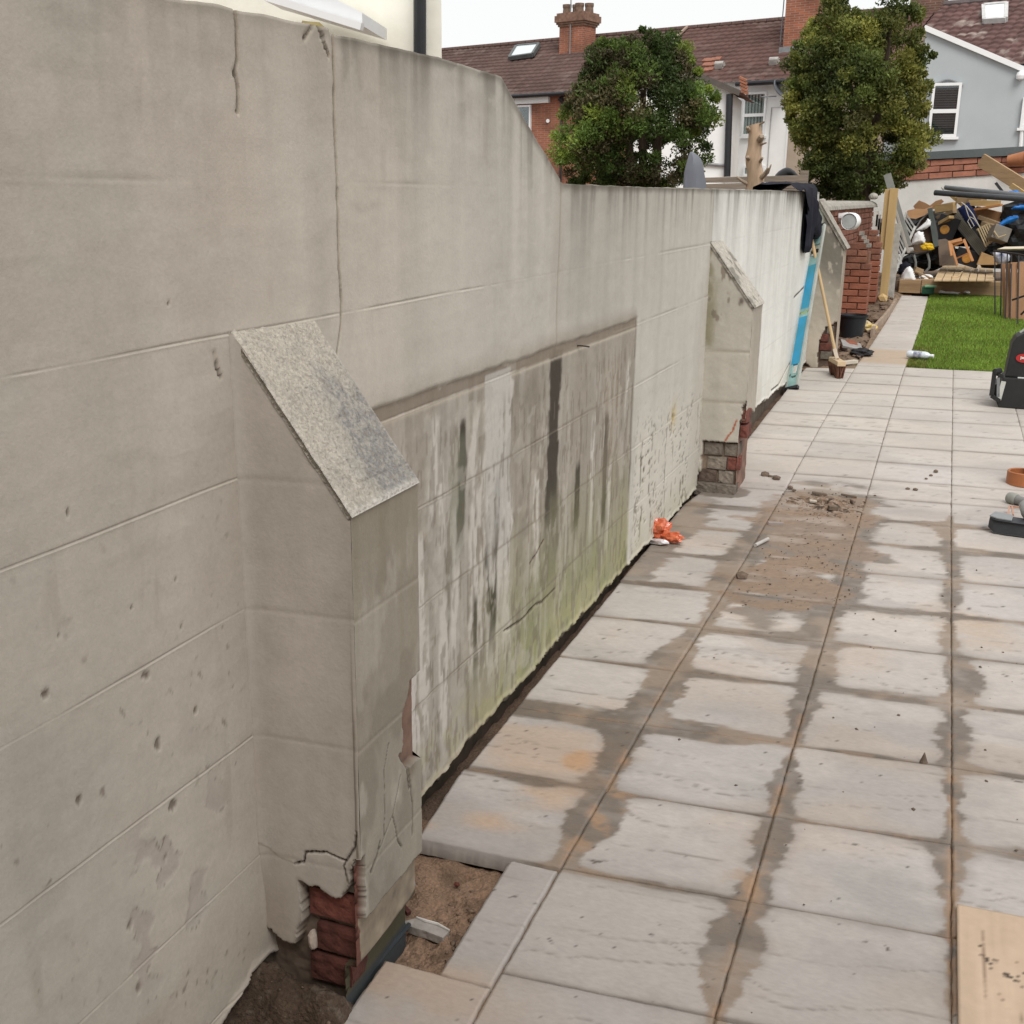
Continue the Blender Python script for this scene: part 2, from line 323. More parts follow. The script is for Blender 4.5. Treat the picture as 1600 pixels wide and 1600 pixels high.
def wall_shade(Y,Z):
    P=np.stack([Y,Z],-1); top=wtop(Y); dt=top-Z
    n1=fbm(Y*1.4,Z*1.4,4,1); n2=fbm(Y*10,Z*.9,4,2); n3=fbm(Y*26,Z*26,3,3)
    c=np.broadcast_to(np.array([.515,.480,.420]),Y.shape+(3,)).copy()
    c=mixc(c,(.510,.488,.438),ss(1.7,3.4,Y)); c=mixc(c,(.485,.462,.415),ss(3.49,3.53,Y)); c=mixc(c,(.545,.525,.475),ss(3.9,5.6,Y+.8*ss(1.3,.9,Z))); c=mixc(c,(.70,.70,.665),ss(5.895,5.905,Y))
    c=mixc(c,(.40,.33,.25),ss(.5,.75,fbm(Y*2.1,Z*1.6,4,21))*.32*ss(2.2,1.4,Y))
    c=c*(.86+.28*n1)[...,None]*(.88+.24*n2)[...,None]*(.95+.1*n3)[...,None]
    pat=ss(.52,.60,fbm(Y*1.1+4,Z*1.9,3,301)); c=mixc(c,(.575,.52,.455),.35*pat*ss(2.3,1.9,Y)); scf=ss(.62,.72,fbm(Y*5,Z*3,4,302))*ss(.55,.7,fbm(Y*26,Z*5,4,303)); c=mixc(c,(.27,.225,.18),.22*scf*ss(3.4,3.0,Y))
    ed=fbm(Y*1.7,Z*.5,3,304); c=mixc(c,(.35,.30,.24),.30*ss(.55,.75,ed)*ss(1.2,1.9,Z)*ss(2.6,2.2,Y))
    d=np.zeros(Y.shape)
    d+= .008*(fbm(Y*3,Z*3,3,4)-.5)+.0012*(fbm(Y*24,Z*30,4,5)-.5)+.0016*(fbm(Y*6,Z*22,3,6)-.5)
    # ruled block courses
    for z0 in COURSES:
        zc=z0+.006*(Y-2)+.003*(vn(Y*3,Y*0,7)-.5); q=Z-zc; vis=.10+.90*ss(.30,.66,.7*vn(Y*3.1,Y*0+z0*9,8)+.3*vn(Y*19,Y*0+z0*5,9)); w=.0010+.0006*Y
        if z0>1.6: vis=vis*ss(3.2,2.9,Y)
        vis=vis*(1-.72*ss(5.88,5.92,Y)); d-= vis*.0012*np.exp(-(q/w)**2); d+= vis*.0006*np.exp(-((q+2*w)/w)**2)
        c=mixc(c,(.20,.17,.13),vis*.46*np.exp(-((q-.3*w)/(.8*w))**2)); c=mixc(c,(.72,.68,.6),vis*.15*np.exp(-((q+1.6*w)/(.9*w))**2))
    for yj,z1,z2 in [(3.505,1.1,1.72),(5.9,.2,1.72),(8.3,.5,1.2)]:
        q=np.abs(Y-yj-.004*(vn(Z*9,Z*0,3)-.5)); m=np.exp(-(q/.006)**2)*ss(z1,z1+.1,Z); d-=.004*m; c=mixc(c,(.25,.21,.17),.45*m)
    # grime running from the top edge
    s=ss(.42,.72,fbm(Y*24,Z*1.1,4,11)); str_=np.interp(Y,[0,2.1,2.15,2.6,3.5,3.55,10.3],[.25,.3,.75,1,.8,1,.85]); dp=np.where((Y>3.0)&(Y<3.52),dt*.8,dt)
    run=np.exp(-np.clip(dp,0,9)/(.05+.16*fbm(Y*7,Y*0,3,12)))
    c=mixc(c,(.12,.105,.085),np.clip(str_*run*(.25+.75*s)*.85,0,.9)); c=mixc(c,(.10,.09,.07),np.clip(str_,0,1)*.7*ss(.03,.0,dp+.012*(n3-.5)))
    c=mixc(c,(.30,.28,.235),.20*ss(.5,.7,fbm(Y*16,Z*.7,4,13))*ss(5.8,6.0,Y)*ss(.8,1.7,Z))
    c=mixc(c,(.24,.20,.14),.5*np.exp(-((Y-3.48)/.05)**2)*ss(1.0,1.5,Z)*fbm(Y*20,Z*2,3,14))
    # the old lean-to's outline: stripped and streaked
    pt=PTOP(Y)+.0*Y; inp=ss(.006,-.004,Z-pt)*ss(4.497,4.487,Y+.006*(vn(Z*20,Z*0,6)-.5)); inp=inp*ss(1.9,2.05,Y)
    sn=fbm(Y*34,Z*2.0,5,31); sn2=fbm(Y*11,Z*.8,4,32)
    pc=np.broadcast_to(np.array([.325,.295,.25]),Y.shape+(3,))*(.75+.5*n3)[...,None]
    pc=mixc(pc,(.50,.465,.42),ss(.50,.58,.2*sn+.8*sn2)*.45); pc=mixc(pc,(.24,.205,.16),ss(.45,.34,sn)*.25); pc=mixc(pc,(.215,.19,.155),.55*ss(.42,.62,fbm(Y*4.5,Z*3,4,391))*np.maximum(ss(.85,1.12,Z),ss(3.4,3.9,Y))); pc=mixc(pc,(.42,.39,.35),.4*ss(.55,.62,fbm(Y*6,Z*1.6,4,392)))
    pc=mixc(pc,(.33,.30,.255),ss(3.35,3.6,Y)*.6*(.6+.8*fbm(Y*60,Z*2.5,3,333))); pc=mixc(pc,(.45,.40,.34),ss(2.6,2.3,Y)*.4)
    for k,y1,z1,y2,z2,w in STREAKS:
        t=np.clip((z1-Z)/(z1-z2),-1,2); yc=y1+(y2-y1)*t+.014*(fbm(Z*9,Z*0+y1*7,3,33)-.5); wv=w*.5*(.55+.9*fbm(Z*12,Z*0+y1*3,3,34))
        wob=.030*(fbm(Y*70,Z*7,4,35)-.5)+.010*(fbm(Y*60,Z*60,3,353)-.5)
        m=ss(wv+.008,wv-.008,np.abs(Y-yc)+wob*(.3 if k=='dk' else 1))*ss(z1+.02,z1-.03,Z+.05*(sn-.5))*ss(z2-.09,z2+.07,Z+.12*(sn-.5))
        cc,a=SCOL[k]
        if k=='w': m=m*ss(.36,.46,fbm(Y*55,Z*9,4,354))
        pc=mixc(pc,cc,np.clip(m*a,0,1))
        if k=='w': d+=.0015*m*inp
    gm=ss(.85,.15,Z+.18*(fbm(Y*7,Z*7,4,36)-.5)+.05*np.abs(Y-3.6))*ss(2.5,3.3,Y)
    gr=mixc(np.broadcast_to(np.array([.33,.325,.165]),Y.shape+(3,)),(.24,.265,.10),ss(.4,.62,fbm(Y*8,Z*8,3,37)))
    pc=mixc(pc,gr,np.clip(gm*(.35+.6*fbm(Y*14,Z*5,4,38)),0,.8))
    pc=mixc(pc,(.40,.38,.19),.4*ss(.30,.18,Z)*ss(.45,.6,fbm(Y*20,Z*20,3,39)))
    pc=mixc(pc,(.23,.19,.145),.75*ss(1.166,1.174,Z+.004*(n3-.5)))
    pc=mixc(pc,(.62,.56,.46),.5*np.exp(-((Z-1.163)/.005)**2)); 
    pq=Y+.02*(fbm(Z*20,Z*0+5,3,381)-.5)+.02*(fbm(Y*60,Z*7,3,382)-.5); pc=mixc(pc,(.50,.49,.46),.75*ss(2.905,2.915,pq)*ss(3.115,3.10,pq)*ss(.55,.75,Z+.3*(fbm(Y*30,Y*0,3,383)-.5))*(Z<1.19))
    for z0 in COURSES[3:]:
        q=Z-(z0+.006*(Y-2)); pc=mixc(pc,(.18,.15,.11),.5*np.exp(-((q)/.005)**2))
    c=c*(1-inp[...,None])+pc*inp[...,None]; d-=.006*inp
    fk=ss(.52,.56,fbm(Y*42,Z*7,5,371))*ss(.45,.55,fbm(Y*9,Z*2,3,372)); c=mixc(c,(.56,.525,.47),.26*fk*inp*(c.mean(-1)>.16)*ss(1.15,1.0,Z)); fk2=ss(.60,.66,fbm(Y*60,Z*11,4,373)); c=mixc(c,(.17,.14,.105),.5*fk2*inp*ss(1.15,1.05,Z)); d+=.0015*fk*inp
    soft=ss(.07,.0,Z-pt)*(1-inp)*ss(4.5,4.46,Y)*ss(2.0,2.2,Y)*(.4+.6*ss(2.5,3.3,Y)); c=mixc(c,(.27,.23,.18),.55*soft*(Z>=pt-.01))
    c=mixc(c,(.10,.085,.06),.8*np.exp(-((Y-4.49)/.007)**2)*ss(1.21,1.19,Z)*ss(.4,.6,Z)*fbm(Z*8,Z*0,3,3)*1.3)
    # flaking paint beyond the panel
    fl=ss(4.5,4.6,Y)*ss(5.9,5.8,Y)*ss(.95,.55,Z); r=1-np.abs(2*fbm(Y*11,Z*3.2,4,41)-1); r2=1-np.abs(2*fbm(Y*22,Z*7,4,42)-1)
    c=mixc(c,(.62,.60,.53),fl*.5); cr=np.clip(ss(.955,.99,r)+ss(.965,.99,r2)*.8,0,1)*fl*ss(.35,.6,fbm(Y*4,Z*2,3,43)+.1)
    c=mixc(c,(.14,.115,.085),cr*.9); d-=.004*cr
    c=mixc(c,(.42,.39,.24),.5*fl*ss(.4,.15,Z)*fbm(Y*9,Z*9,3,44)); c=mixc(c,(.52,.40,.14),.55*np.exp(-((Y-5.24)/.06)**2-((Z-.67)/.06)**2))
    # weathered foot
    c=mixc(c,(.40,.33,.245),.4*ss(.6,.1,Z)*ss(1.9,1.6,Y)*fbm(Y*6,Z*6,3,45)*1.6)
    c=mixc(c,(.55,.48,.34),.45*ss(.7,.3,Z)*ss(5.9,6.1,Y)*fbm(Y*5,Z*5,4,46))
    # cracks and chips
    for pts,w,dep in ((CRACK,.0048,.02),(CRACK2,.0055,.02),([(1.664,1.404),(1.668,1.377),(1.679,1.359)],.0025,.01),([(3.069,.364),(3.21,.346),(3.36,.352),(3.424,.339),(3.557,.342)],.005,.006),([(3.291,.518),(3.42,.56)],.004,.004),
        ([(5.13,.688),(5.098,.541),(5.12,.35),(5.156,.114)],.007,.008),([(5.223,.672),(5.2,.58)],.010,.01),([(4.653,.659),(4.66,.458)],.006,.006),([(8.334,.322),(8.7,.31),(9.0,.37),(9.3,.42)],.010,.008),([(9.2,.93),(9.9,.984)],.012,.006),([(2.0,1.96),(2.05,2.0),(2.09,1.94)],.004,.01)):
        b=np.array(pts); sel=(Y>b[:,0].min()-.05)&(Y<b[:,0].max()+.05)&(Z>b[:,1].min()-.05)&(Z<b[:,1].max()+.05)
        if not sel.any(): continue
        q=polyd(P[sel],pts)+.004*(fbm(Y[sel]*50,Z[sel]*50,3,51)-.5); m=ss(w,w*.4,q)
        cs=c[sel]; cs=mixc(cs,(.05,.038,.026),m*.92); cs=mixc(cs,(.30,.22,.14),.22*ss(.012,.003,q)*(1-m)); c[sel]=cs; ds=d[sel]; d[sel]=ds-dep*m
    for y,z,rr in CHIPS:
        rr=rr*.62
        sel=(np.abs(Y-y)<.06)&(np.abs(Z-z)<.06)
        if not sel.any(): continue
        q=np.hypot((Y[sel]-y),(Z[sel]-z)*.8)+rr*2.6*(fbm(Y[sel]*45+y*9,Z[sel]*45,4,52)-.5)+rr*.35; m=ss(rr,rr*.8,q)
        col=(.20,.165,.13) if rr<.013 else (.33,.28,.225)
        c[sel]=mixc(c[sel],col,m*.9); d[sel]=d[sel]-.004*m
    fp=fbm(Y*13,Z*15,4,311); fm=ss(.30,.12,np.hypot((Y-1.46)/1.0,(Z-.47)/1.3)+.22*(fbm(Y*7,Z*7,3,312)-.3)); fl_=ss(.60,.63,fp)*fm; c=mixc(c,(.40,.345,.305),.55*fl_); c=mixc(c,(.17,.14,.115),.75*ss(.592,.60,fp)*ss(.616,.606,fp)*fm*ss(.45,.6,fbm(Y*30,Z*30,3,313))); d-=.0015*fl_
    fp2=fbm(Y*9+3,Z*11,4,314); c=mixc(c,(.53,.50,.445),.30*ss(.62,.65,fp2)*(Y<3.4)); c=mixc(c,(.30,.265,.225),.14*ss(.55,.62,fbm(Y*3,Z*30,4,315))*ss(.66,.72,fbm(Y*5,Z*6,3,316))*(Y<3.4))
    sp=ss(.78,.88,vn(Y*61+Z*37,Z*58-Y*33,61)*vn(Y*23,Z*23,62)**.3)*ss(1.35,.8,Z)*(Y<1.75)*ss(.35,.6,fbm(Y*4,Z*4,3,63))
    c=mixc(c,(.2,.165,.13),sp*.7)
    # broken lower edge of the render and the dark masonry behind it
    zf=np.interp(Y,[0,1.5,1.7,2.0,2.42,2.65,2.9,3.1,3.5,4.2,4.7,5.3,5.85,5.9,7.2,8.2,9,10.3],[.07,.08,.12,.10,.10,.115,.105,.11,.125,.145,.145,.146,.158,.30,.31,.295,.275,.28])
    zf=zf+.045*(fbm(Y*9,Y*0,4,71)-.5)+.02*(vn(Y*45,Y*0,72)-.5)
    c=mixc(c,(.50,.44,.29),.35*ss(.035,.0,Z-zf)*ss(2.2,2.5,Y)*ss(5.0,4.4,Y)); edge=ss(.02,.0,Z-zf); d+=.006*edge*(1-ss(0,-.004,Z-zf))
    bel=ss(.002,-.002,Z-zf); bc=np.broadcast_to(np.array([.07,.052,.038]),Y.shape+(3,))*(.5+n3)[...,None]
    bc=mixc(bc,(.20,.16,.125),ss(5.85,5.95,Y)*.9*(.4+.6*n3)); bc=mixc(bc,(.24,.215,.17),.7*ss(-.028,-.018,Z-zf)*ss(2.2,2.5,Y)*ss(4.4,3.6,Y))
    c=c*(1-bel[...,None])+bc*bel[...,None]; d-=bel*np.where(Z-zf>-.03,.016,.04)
    return c,d
def wall_mesh(parent):
    ys=[-3,-2,-1,-.3,.2,.5,.7,.8]; y=.86
    while y<10.28:
        ys.append(y); y+= .0016 if (2.075<y<2.122 or 1.766<y<1.790) else .0031*y if y>1.0 else .01
    ys+= [10.28,10.30]; ex=[0]*len(ys)
    for k in range(1,5): ys.append(10.30); ex.append(-.05*k)
    ys=np.array(ys); ex=np.array(ex)
    zr=np.concatenate([[-.4,-.3,-.2,-.12,-.06],np.unique(np.round(np.concatenate([np.arange(0,1.69,.0056)]+[np.arange(z0-.010,z0+.010,.002) for z0 in COURSES[1:]]),4))]); nt_=50; nb=5
    n=len(zr)+nt_+nb; Yg=np.repeat(ys[:,None],n,1); Zg=np.zeros((len(ys),n)); bx=np.zeros((len(ys),n))
    top=wtop(ys)+.0025*(vn(ys*30,ys*0,81)-.5)+np.where((ys>1.4)&(ys<2.1),.006*(vn(ys*12,ys*0,82)-.5),0)
    Zg[:,:len(zr)]=zr[None]; t=np.linspace(0,1,nt_+1)[1:]; z0=zr[-1]; Zg[:,len(zr):len(zr)+nt_]=z0+(top[:,None]-z0)*t[None]
    for k in range(nb): j=len(zr)+nt_+k; Zg[:,j]=top+.010*(vn(ys*18,ys*0+k*3.3,83)-.4)-(.004 if k==nb-1 else 0); bx[:,j]=-.05*(k+1)+.01
    C,D=wall_shade(Yg,np.minimum(Zg,wtop(Yg)))
    tp=slice(len(zr)+nt_,n); C[:,tp]=np.array([.20,.18,.145])*(.6+.8*fbm(Yg[:,tp]*20,bx[:,tp]*20,3,84))[...,None]; D[:,tp]=0
    X=wx(Yg)+np.where(ex[:,None]<0,0,D)+np.minimum(bx,ex[:,None])
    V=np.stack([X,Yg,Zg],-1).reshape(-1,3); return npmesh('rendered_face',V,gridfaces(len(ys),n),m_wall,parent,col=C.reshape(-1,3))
wall=thing('garden_wall','long cream rendered garden wall with sloping buttresses, stained and cracked, along the left of the paving','wall',(-1.15,5.5,0))
wall_mesh(wall)
b=MB(); prof=[(-3,-.4),(10.29,-.4),(10.29,1.735),(5.9,1.716),(3.53,1.708),(3.0,1.975),(1.6,1.96),(-3,1.96)]
b.prism([(wx(y)-.07,y,z) for y,z in prof],(-.125,0,0)).build('masonry_core',M('wall_back',(.42,.38,.32),var=.2),wall)

def brick_at(c,size,parent,mat,rot=0,tilt=0,rough=False):
    me=brick_at.cache.get(size)
    if me is None:
        bm=bmesh.new(); bmesh.ops.create_cube(bm,size=1); bmesh.ops.scale(bm,vec=size,verts=bm.verts)
        if rough:
            bmesh.ops.subdivide_edges(bm,edges=bm.edges[:],cuts=5,use_grid_fill=True); hs=[q/2 for q in size]; sx=random.random()*9
            for v in bm.verts:
                nx_=sum(abs(abs(v.co[i])-hs[i])<1e-5 for i in range(3)); q=np.array(v.co)*38+sx; k=float(fbm(q[0]+q[1],q[2],3,77))-.5; v.co*=1-(.05 if nx_>1 else 0)*(.6+k)-.10*k*(nx_>1); v.co.y-=.012*k
        else: bmesh.ops.bevel(bm,geom=bm.edges[:],offset=.005,segments=1,affect='EDGES')
        me=bpy.data.meshes.new('brick'); bm.to_mesh(me); bm.free(); brick_at.cache[size]=me
    k=(size,mat.name)
    if k not in brick_at.cache: m2=me.copy(); m2.materials.append(mat); brick_at.cache[k]=m2
    o=bpy.data.objects.new('brick',brick_at.cache[k]); o.parent=parent; o.location=Vector(c)-rootloc(parent); o.rotation_euler=(tilt,0,rot); COL.objects.link(o); return o
brick_at.cache={}

def buttress(Y0,Y1,xn,zt,zn,near,front,nx,nz,label=None):
    """near(X,Z)->colour,depth  front(Y,Z)->colour,depth ; slanted top from (wall,zt) to (xn,zn)"""
    V=[];F=[];C=[];o=0
    def add(v,c,nu,nv,flip=False):
        nonlocal o
        f=gridfaces(nu,nv,o); F.append(f[:,::-1] if flip else f); V.append(v.reshape(-1,3)); C.append(c.reshape(-1,3)); o+=nu*nv
    xw=wx(Y0)-.03; xs=np.linspace(xw,xn,nx); v=np.linspace(0,1,nz); zb=gz(Y0)-.2
    ztop=zt+(zn-zt)*(xs-wx(Y0))/(xn-wx(Y0)); X=np.repeat(xs[:,None],nz,1); Z=zb+(ztop[:,None]-zb)*v[None]
    c,d=near(X,Z); zf_=zb+(zn-zb)*v; dfr=front(np.full(nz,Y0),zf_)[1]; lim=np.where(np.interp(Z,zf_,dfr)>.008,xn-np.interp(Z,zf_,dfr),9); add(np.stack([np.minimum(X,lim),Y0+d,Z],-1),c,nx,nz)
    ys=np.linspace(Y0,Y1,max(8,nx)); Y=np.repeat(ys[:,None],nz,1); Z=np.repeat((zb+(zn-zb)*v)[None],len(ys),0)
    c,d2=front(Y,Z); dn=np.interp(Z[0],zb+(ztop[-1]-zb)*v,d[-1]); 
    Yj=Y.copy(); Yj[0]=Y0+dn*0+np.maximum(d[-1],0)
    add(np.stack([xn-d2,Yj,Z],-1),c,len(ys),nz)
    xs2=np.array([xn,xw]); X=np.repeat(xs2[:,None],nz,1); zt2=np.array([zn,zt]); Z=zb+(zt2[:,None]-zb)*v[None]; Xo=X.copy(); Xo[0]=xn-d2[-1]
    add(np.stack([Xo,np.full_like(X,Y1),Z],-1),np.repeat(c[-1:],2,0),2,nz)
    bt=npmesh('buttress',np.concatenate(V),np.concatenate(F),m_wall,wall,col=np.concatenate(C))
    if label: bt['label']=label
    return bt
def coping(bt,Y0,Y1,xn,zt,zn,n,m,colfun,th=.012,ov=.006):
    xw=wx((Y0+Y1)/2)-.01; u=np.linspace(0,1,n); w=np.linspace(0,1,m); U,Wd=np.meshgrid(u,w,indexing='ij')
    edge=np.minimum(np.minimum(Wd,1-Wd)*(Y1-Y0),(1-U)*.39); rag=.008*(fbm(U*30,Wd*24,4,91)-.5)*ss(0,.012,edge)
    X=xw+(xn+ov-xw)*U; Y=(Y0-ov)+(Y1-Y0+2*ov)*Wd+np.where((Wd==0)|(Wd==1),.004*(fbm(U*14,Wd*3,3,92)-.5),0); L=np.hypot(xn-xw,zt-zn); nx_,nz_=(zt-zn)/L,(xn-xw)/L
    h=th+rag*.6+.002*ss(.02,.008,edge)-.004*ss(.006,.0,edge)
    Z=zt+(zn-zt)*U; V=np.stack([X+nx_*h,Y,Z+nz_*h],-1); C=colfun(U,Wd,edge)
    F=[gridfaces(n,m)]; V=V.reshape(-1,3); C=C.reshape(-1,3)
    top=np.arange(n*m).reshape(n,m); ring=np.concatenate([top[:,0],top[-1,1:],top[::-1,-1][1:],top[0,::-1][1:-1]])
    low=V[ring]-np.array([nx_,0,nz_])*(th+.004); V2=np.concatenate([V,low]); k=len(ring); idx=np.arange(k); f=np.stack([ring,ring[(idx+1)%k],n*m+(idx+1)%k,n*m+idx],1)
    return npmesh('coping',V2,np.concatenate([F[0],f]),m_coping,bt,col=np.concatenate([C,C[ring]*.8]))
BASEW=np.array([.525,.483,.428])
# --- first buttress
BRK=[(-1.30,.20),(-1.21,.207),(-1.154,.168),(-1.121,.169),(-1.105,.228),(-1.097,.265),(-1.105,.328),(-1.08,.315),(-1.056,.319),(-1.02,.300),(-1.003,.307),(-.989,.348),(-.986,.37),(-.983,.391),(-.973,.385),(-.965,.404),(-.958,.392),(-.950,.40),(-.94,.40),(-.94,-.5),(-1.3,-.5)]
def near1(X,Z):
    P=np.stack([X,Z],-1); n1=fbm(X*3,Z*3,4,101); n2=fbm(X*16,Z*1.6,4,102); n3=fbm(X*30,Z*30,3,103)
    c=BASEW*(.82+.26*n1)[...,None]*(.9+.2*n2)[...,None]*(.94+.12*n3)[...,None]; d=.004*(fbm(X*8,Z*8,4,104)-.5)
    c=mixc(c,(.36,.30,.23),.55*ss(.5,.75,fbm(X*6,Z*2,4,105))); c=mixc(c,(.36,.31,.25),.35*ss(-.99,-.965,X)*n2*1.5)
    for z0 in COURSES:
        q=Z-z0-.01*(X+1.1)*3; c=mixc(c,(.26,.21,.165),.14*np.exp(-(q/.004)**2)); d+=.0008*np.exp(-(q/.005)**2)
    pts=[(-1.112,.363),(-1.091,.371),(-1.086,.396),(-1.037,.405),(-.994,.397),(-.974,.431),(-.969,.468)]
    pk=P+.006*(np.stack([fbm(X*40,Z*40,3,106),fbm(X*40,Z*40,3,107)],-1)-.5)
    q=polyd(pk,pts); c=mixc(c,(.05,.04,.03),ss(.003,.0012,q)); d+=.006*ss(.003,.001,q)
    q=polyd(pk,[(-.994,.397),(-1.0,.385),(-.989,.348)]); c=mixc(c,(.05,.04,.03),ss(.003,.001,q))
    q=polyd(pk,[(-1.112,.363),(-1.15,.37),(-1.19,.40)]); c=mixc(c,(.2,.16,.12),.5*ss(.003,.001,q))
    q=np.abs(X+.968+.004*(fbm(Z*7,Z*0,3,108)-.5)); c=mixc(c,(.13,.10,.075),ss(.003,.001,q)*.8*ss(1.0,.6,Z)); c=mixc(c,(.66,.61,.53),.5*ss(-.966,-.958,X)*ss(1.1,.4,Z))
    c=mixc(c,(.37,.31,.24),.5*ss(.45,.2,Z)*ss(-1.09,-1.15,X))
    jag=P+.020*(np.stack([fbm(X*45,Z*45,5,109,.65),fbm(X*45,Z*45,5,110,.65)],-1)-.5)
    br=inpoly(jag,BRK).astype(float); dd=polyd(P,BRK); c=mixc(c,(.30,.26,.215),.6*ss(.012,.0,dd)*(1-br))
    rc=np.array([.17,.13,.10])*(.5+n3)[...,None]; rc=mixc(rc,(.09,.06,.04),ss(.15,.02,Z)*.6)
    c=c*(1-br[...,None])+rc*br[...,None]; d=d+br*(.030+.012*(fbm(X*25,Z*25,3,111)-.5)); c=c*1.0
    return c,np.where(X<wx(1.72)-.012,0,d)-.012*np.exp(-np.clip(X-wx(1.72),0,1)/.010)*ss(.25,.4,Z)
def front1(Y,Z):
    P=np.stack([Y,Z],-1); n1=fbm(Y*4,Z*3,4,121); n2=fbm(Y*20,Z*1.6,4,122); n3=fbm(Y*30,Z*30,3,123)
    c=np.array([.34,.31,.255])*(.82+.26*n1)[...,None]*(.88+.24*n2)[...,None]*(.94+.12*n3)[...,None]; d=.004*(fbm(Y*8,Z*8,4,124)-.5)
    c=mixc(c,(.22,.195,.155),.6*ss(.50,.66,fbm(Y*12,Z*7,4,1251))); c=mixc(c,(.46,.43,.37),.5*ss(.58,.70,fbm(Y*15+4,Z*6,4,1252))); c=mixc(c,(.28,.25,.19),ss(.42,.66,fbm(Y*22,Z*1.2,4,125))*ss(.5,1.05,Z)*.75); c=mixc(c,(.25,.22,.16),.4*ss(.9,1.12,Z))
    for z0 in COURSES[3:]:
        q=Z-z0; c=mixc(c,(.22,.185,.14),.22*np.exp(-(q/.003)**2)); c=mixc(c,(.45,.42,.36),.2*np.exp(-((q+.006)/.003)**2)); d+=.0008*np.exp(-(q/.004)**2)
    pk=P+.006*(np.stack([fbm(Y*40,Z*40,3,126),fbm(Y*40,Z*40,3,127)],-1)-.5)
    for pts,w in (([(1.80,.40),(1.785,.37),(1.765,.355)],.005),([(1.76,.358),(1.82,.40),(1.86,.43),(1.90,.50)],.002),([(1.86,.43),(1.88,.36),(1.90,.33)],.002),([(1.94,.50),(1.955,.40),(1.95,.33)],.003),([(1.9,.549),(1.93,.504),(1.94,.451)],.005),([(1.82,.398),(1.83,.55),(1.85,.6)],.0015)):
        m=ss(w,w*.4,polyd(pk,pts)); c=mixc(c,(.07,.055,.04),m*.9); d+=.006*m
    pk2=pk+.022*(np.stack([fbm(Y*14,Z*22,3,136),fbm(Y*14,Z*22,3,137)],-1)-.5); ch=inpoly(pk2,[(1.945,.70),(1.935,.66),(1.912,.63),(1.918,.57),(1.905,.545),(1.935,.50),(2.1,.48),(2.1,.70)]).astype(float); c=c*(1-ch[...,None])+np.array([.20,.125,.095])*(.5+n3)[...,None]*ch[...,None]; d+=.02*ch
    c=mixc(c,(.13,.10,.07),.6*np.exp(-((Y-1.955)/.02)**2-((Z-.49)/.02)**2))
    zf=.262+.012*(fbm(Y*20,Y*0,3,128)-.5)+np.where(Y<1.74,.0,0); bel=(Z<zf).astype(float); cor=inpoly(P+.03*(np.stack([fbm(Y*30,Z*30,4,138),fbm(Y*30,Z*30,4,139)],-1)-.5),[(1.68,.1),(1.738,.12),(1.742,.22),(1.730,.28),(1.736,.34),(1.748,.385),(1.735,.415),(1.68,.41)]).astype(float); bel=np.maximum(bel,cor)
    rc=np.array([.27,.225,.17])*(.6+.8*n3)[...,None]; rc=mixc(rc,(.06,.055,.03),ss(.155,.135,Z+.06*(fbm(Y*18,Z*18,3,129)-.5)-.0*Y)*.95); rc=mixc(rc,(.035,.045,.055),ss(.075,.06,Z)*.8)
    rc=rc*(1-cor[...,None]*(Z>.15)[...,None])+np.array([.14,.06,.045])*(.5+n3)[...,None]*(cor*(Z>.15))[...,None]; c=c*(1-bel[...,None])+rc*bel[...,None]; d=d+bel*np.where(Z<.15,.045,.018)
    return c,d
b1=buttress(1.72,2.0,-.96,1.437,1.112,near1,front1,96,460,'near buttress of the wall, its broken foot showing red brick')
def cop1(U,Wd,e):
    n=fbm(U*9,Wd*7,4,131); k=fbm(U*45,Wd*36,4,132)
    c=np.array([.54,.50,.43])*(.62+.70*k)[...,None]*(.85+.3*n)[...,None]
    grey=ss(.40,.75,U*.75+Wd*.35+.5*(n-.5))*ss(.25,.6,Wd+.3*(n-.5)); c=mixc(c,(.27,.265,.26),np.clip(grey*1.0*(.45+.8*ss(.4,.6,k)),0,.95))
    c=mixc(c,(.28,.25,.21),ss(.60,.68,k)*.55); c=mixc(c,(.66,.62,.55),.5*ss(.012,.003,e)); c=mixc(c,(.70,.67,.62),.55*ss(.955,.985,U+.06*(k-.5)))
    return .9*mixc(c,(.12,.11,.10),.5*np.exp(-((U-.86-.02*Wd)/.004)**2)*ss(.3,.5,Wd))
coping(b1,1.72,2.0,-.96,1.437,1.112,110,80,cop1,.005,.002)
for x,z,w in [(-1.045,.270,.10),(-1.005,.270,.05),(-1.03,.190,.10),(-1.072,.345,.05),(-1.0,.345,.025),(-1.03,.345,.03),(-1.05,.112,.10)]:
    brick_at((x,1.738+.035+.003*random.random(),z),(w,.07,.066),b1,m_brick if z<.3 or x>-1 else m_brickdull,rot=random.uniform(-.03,.03),rough=True)
crumple('mortar_lump',(-1.088,1.738,.175),(.010,.012,.026),M('pale_mortar',(.5,.42,.36)),b1,3,.3,2)
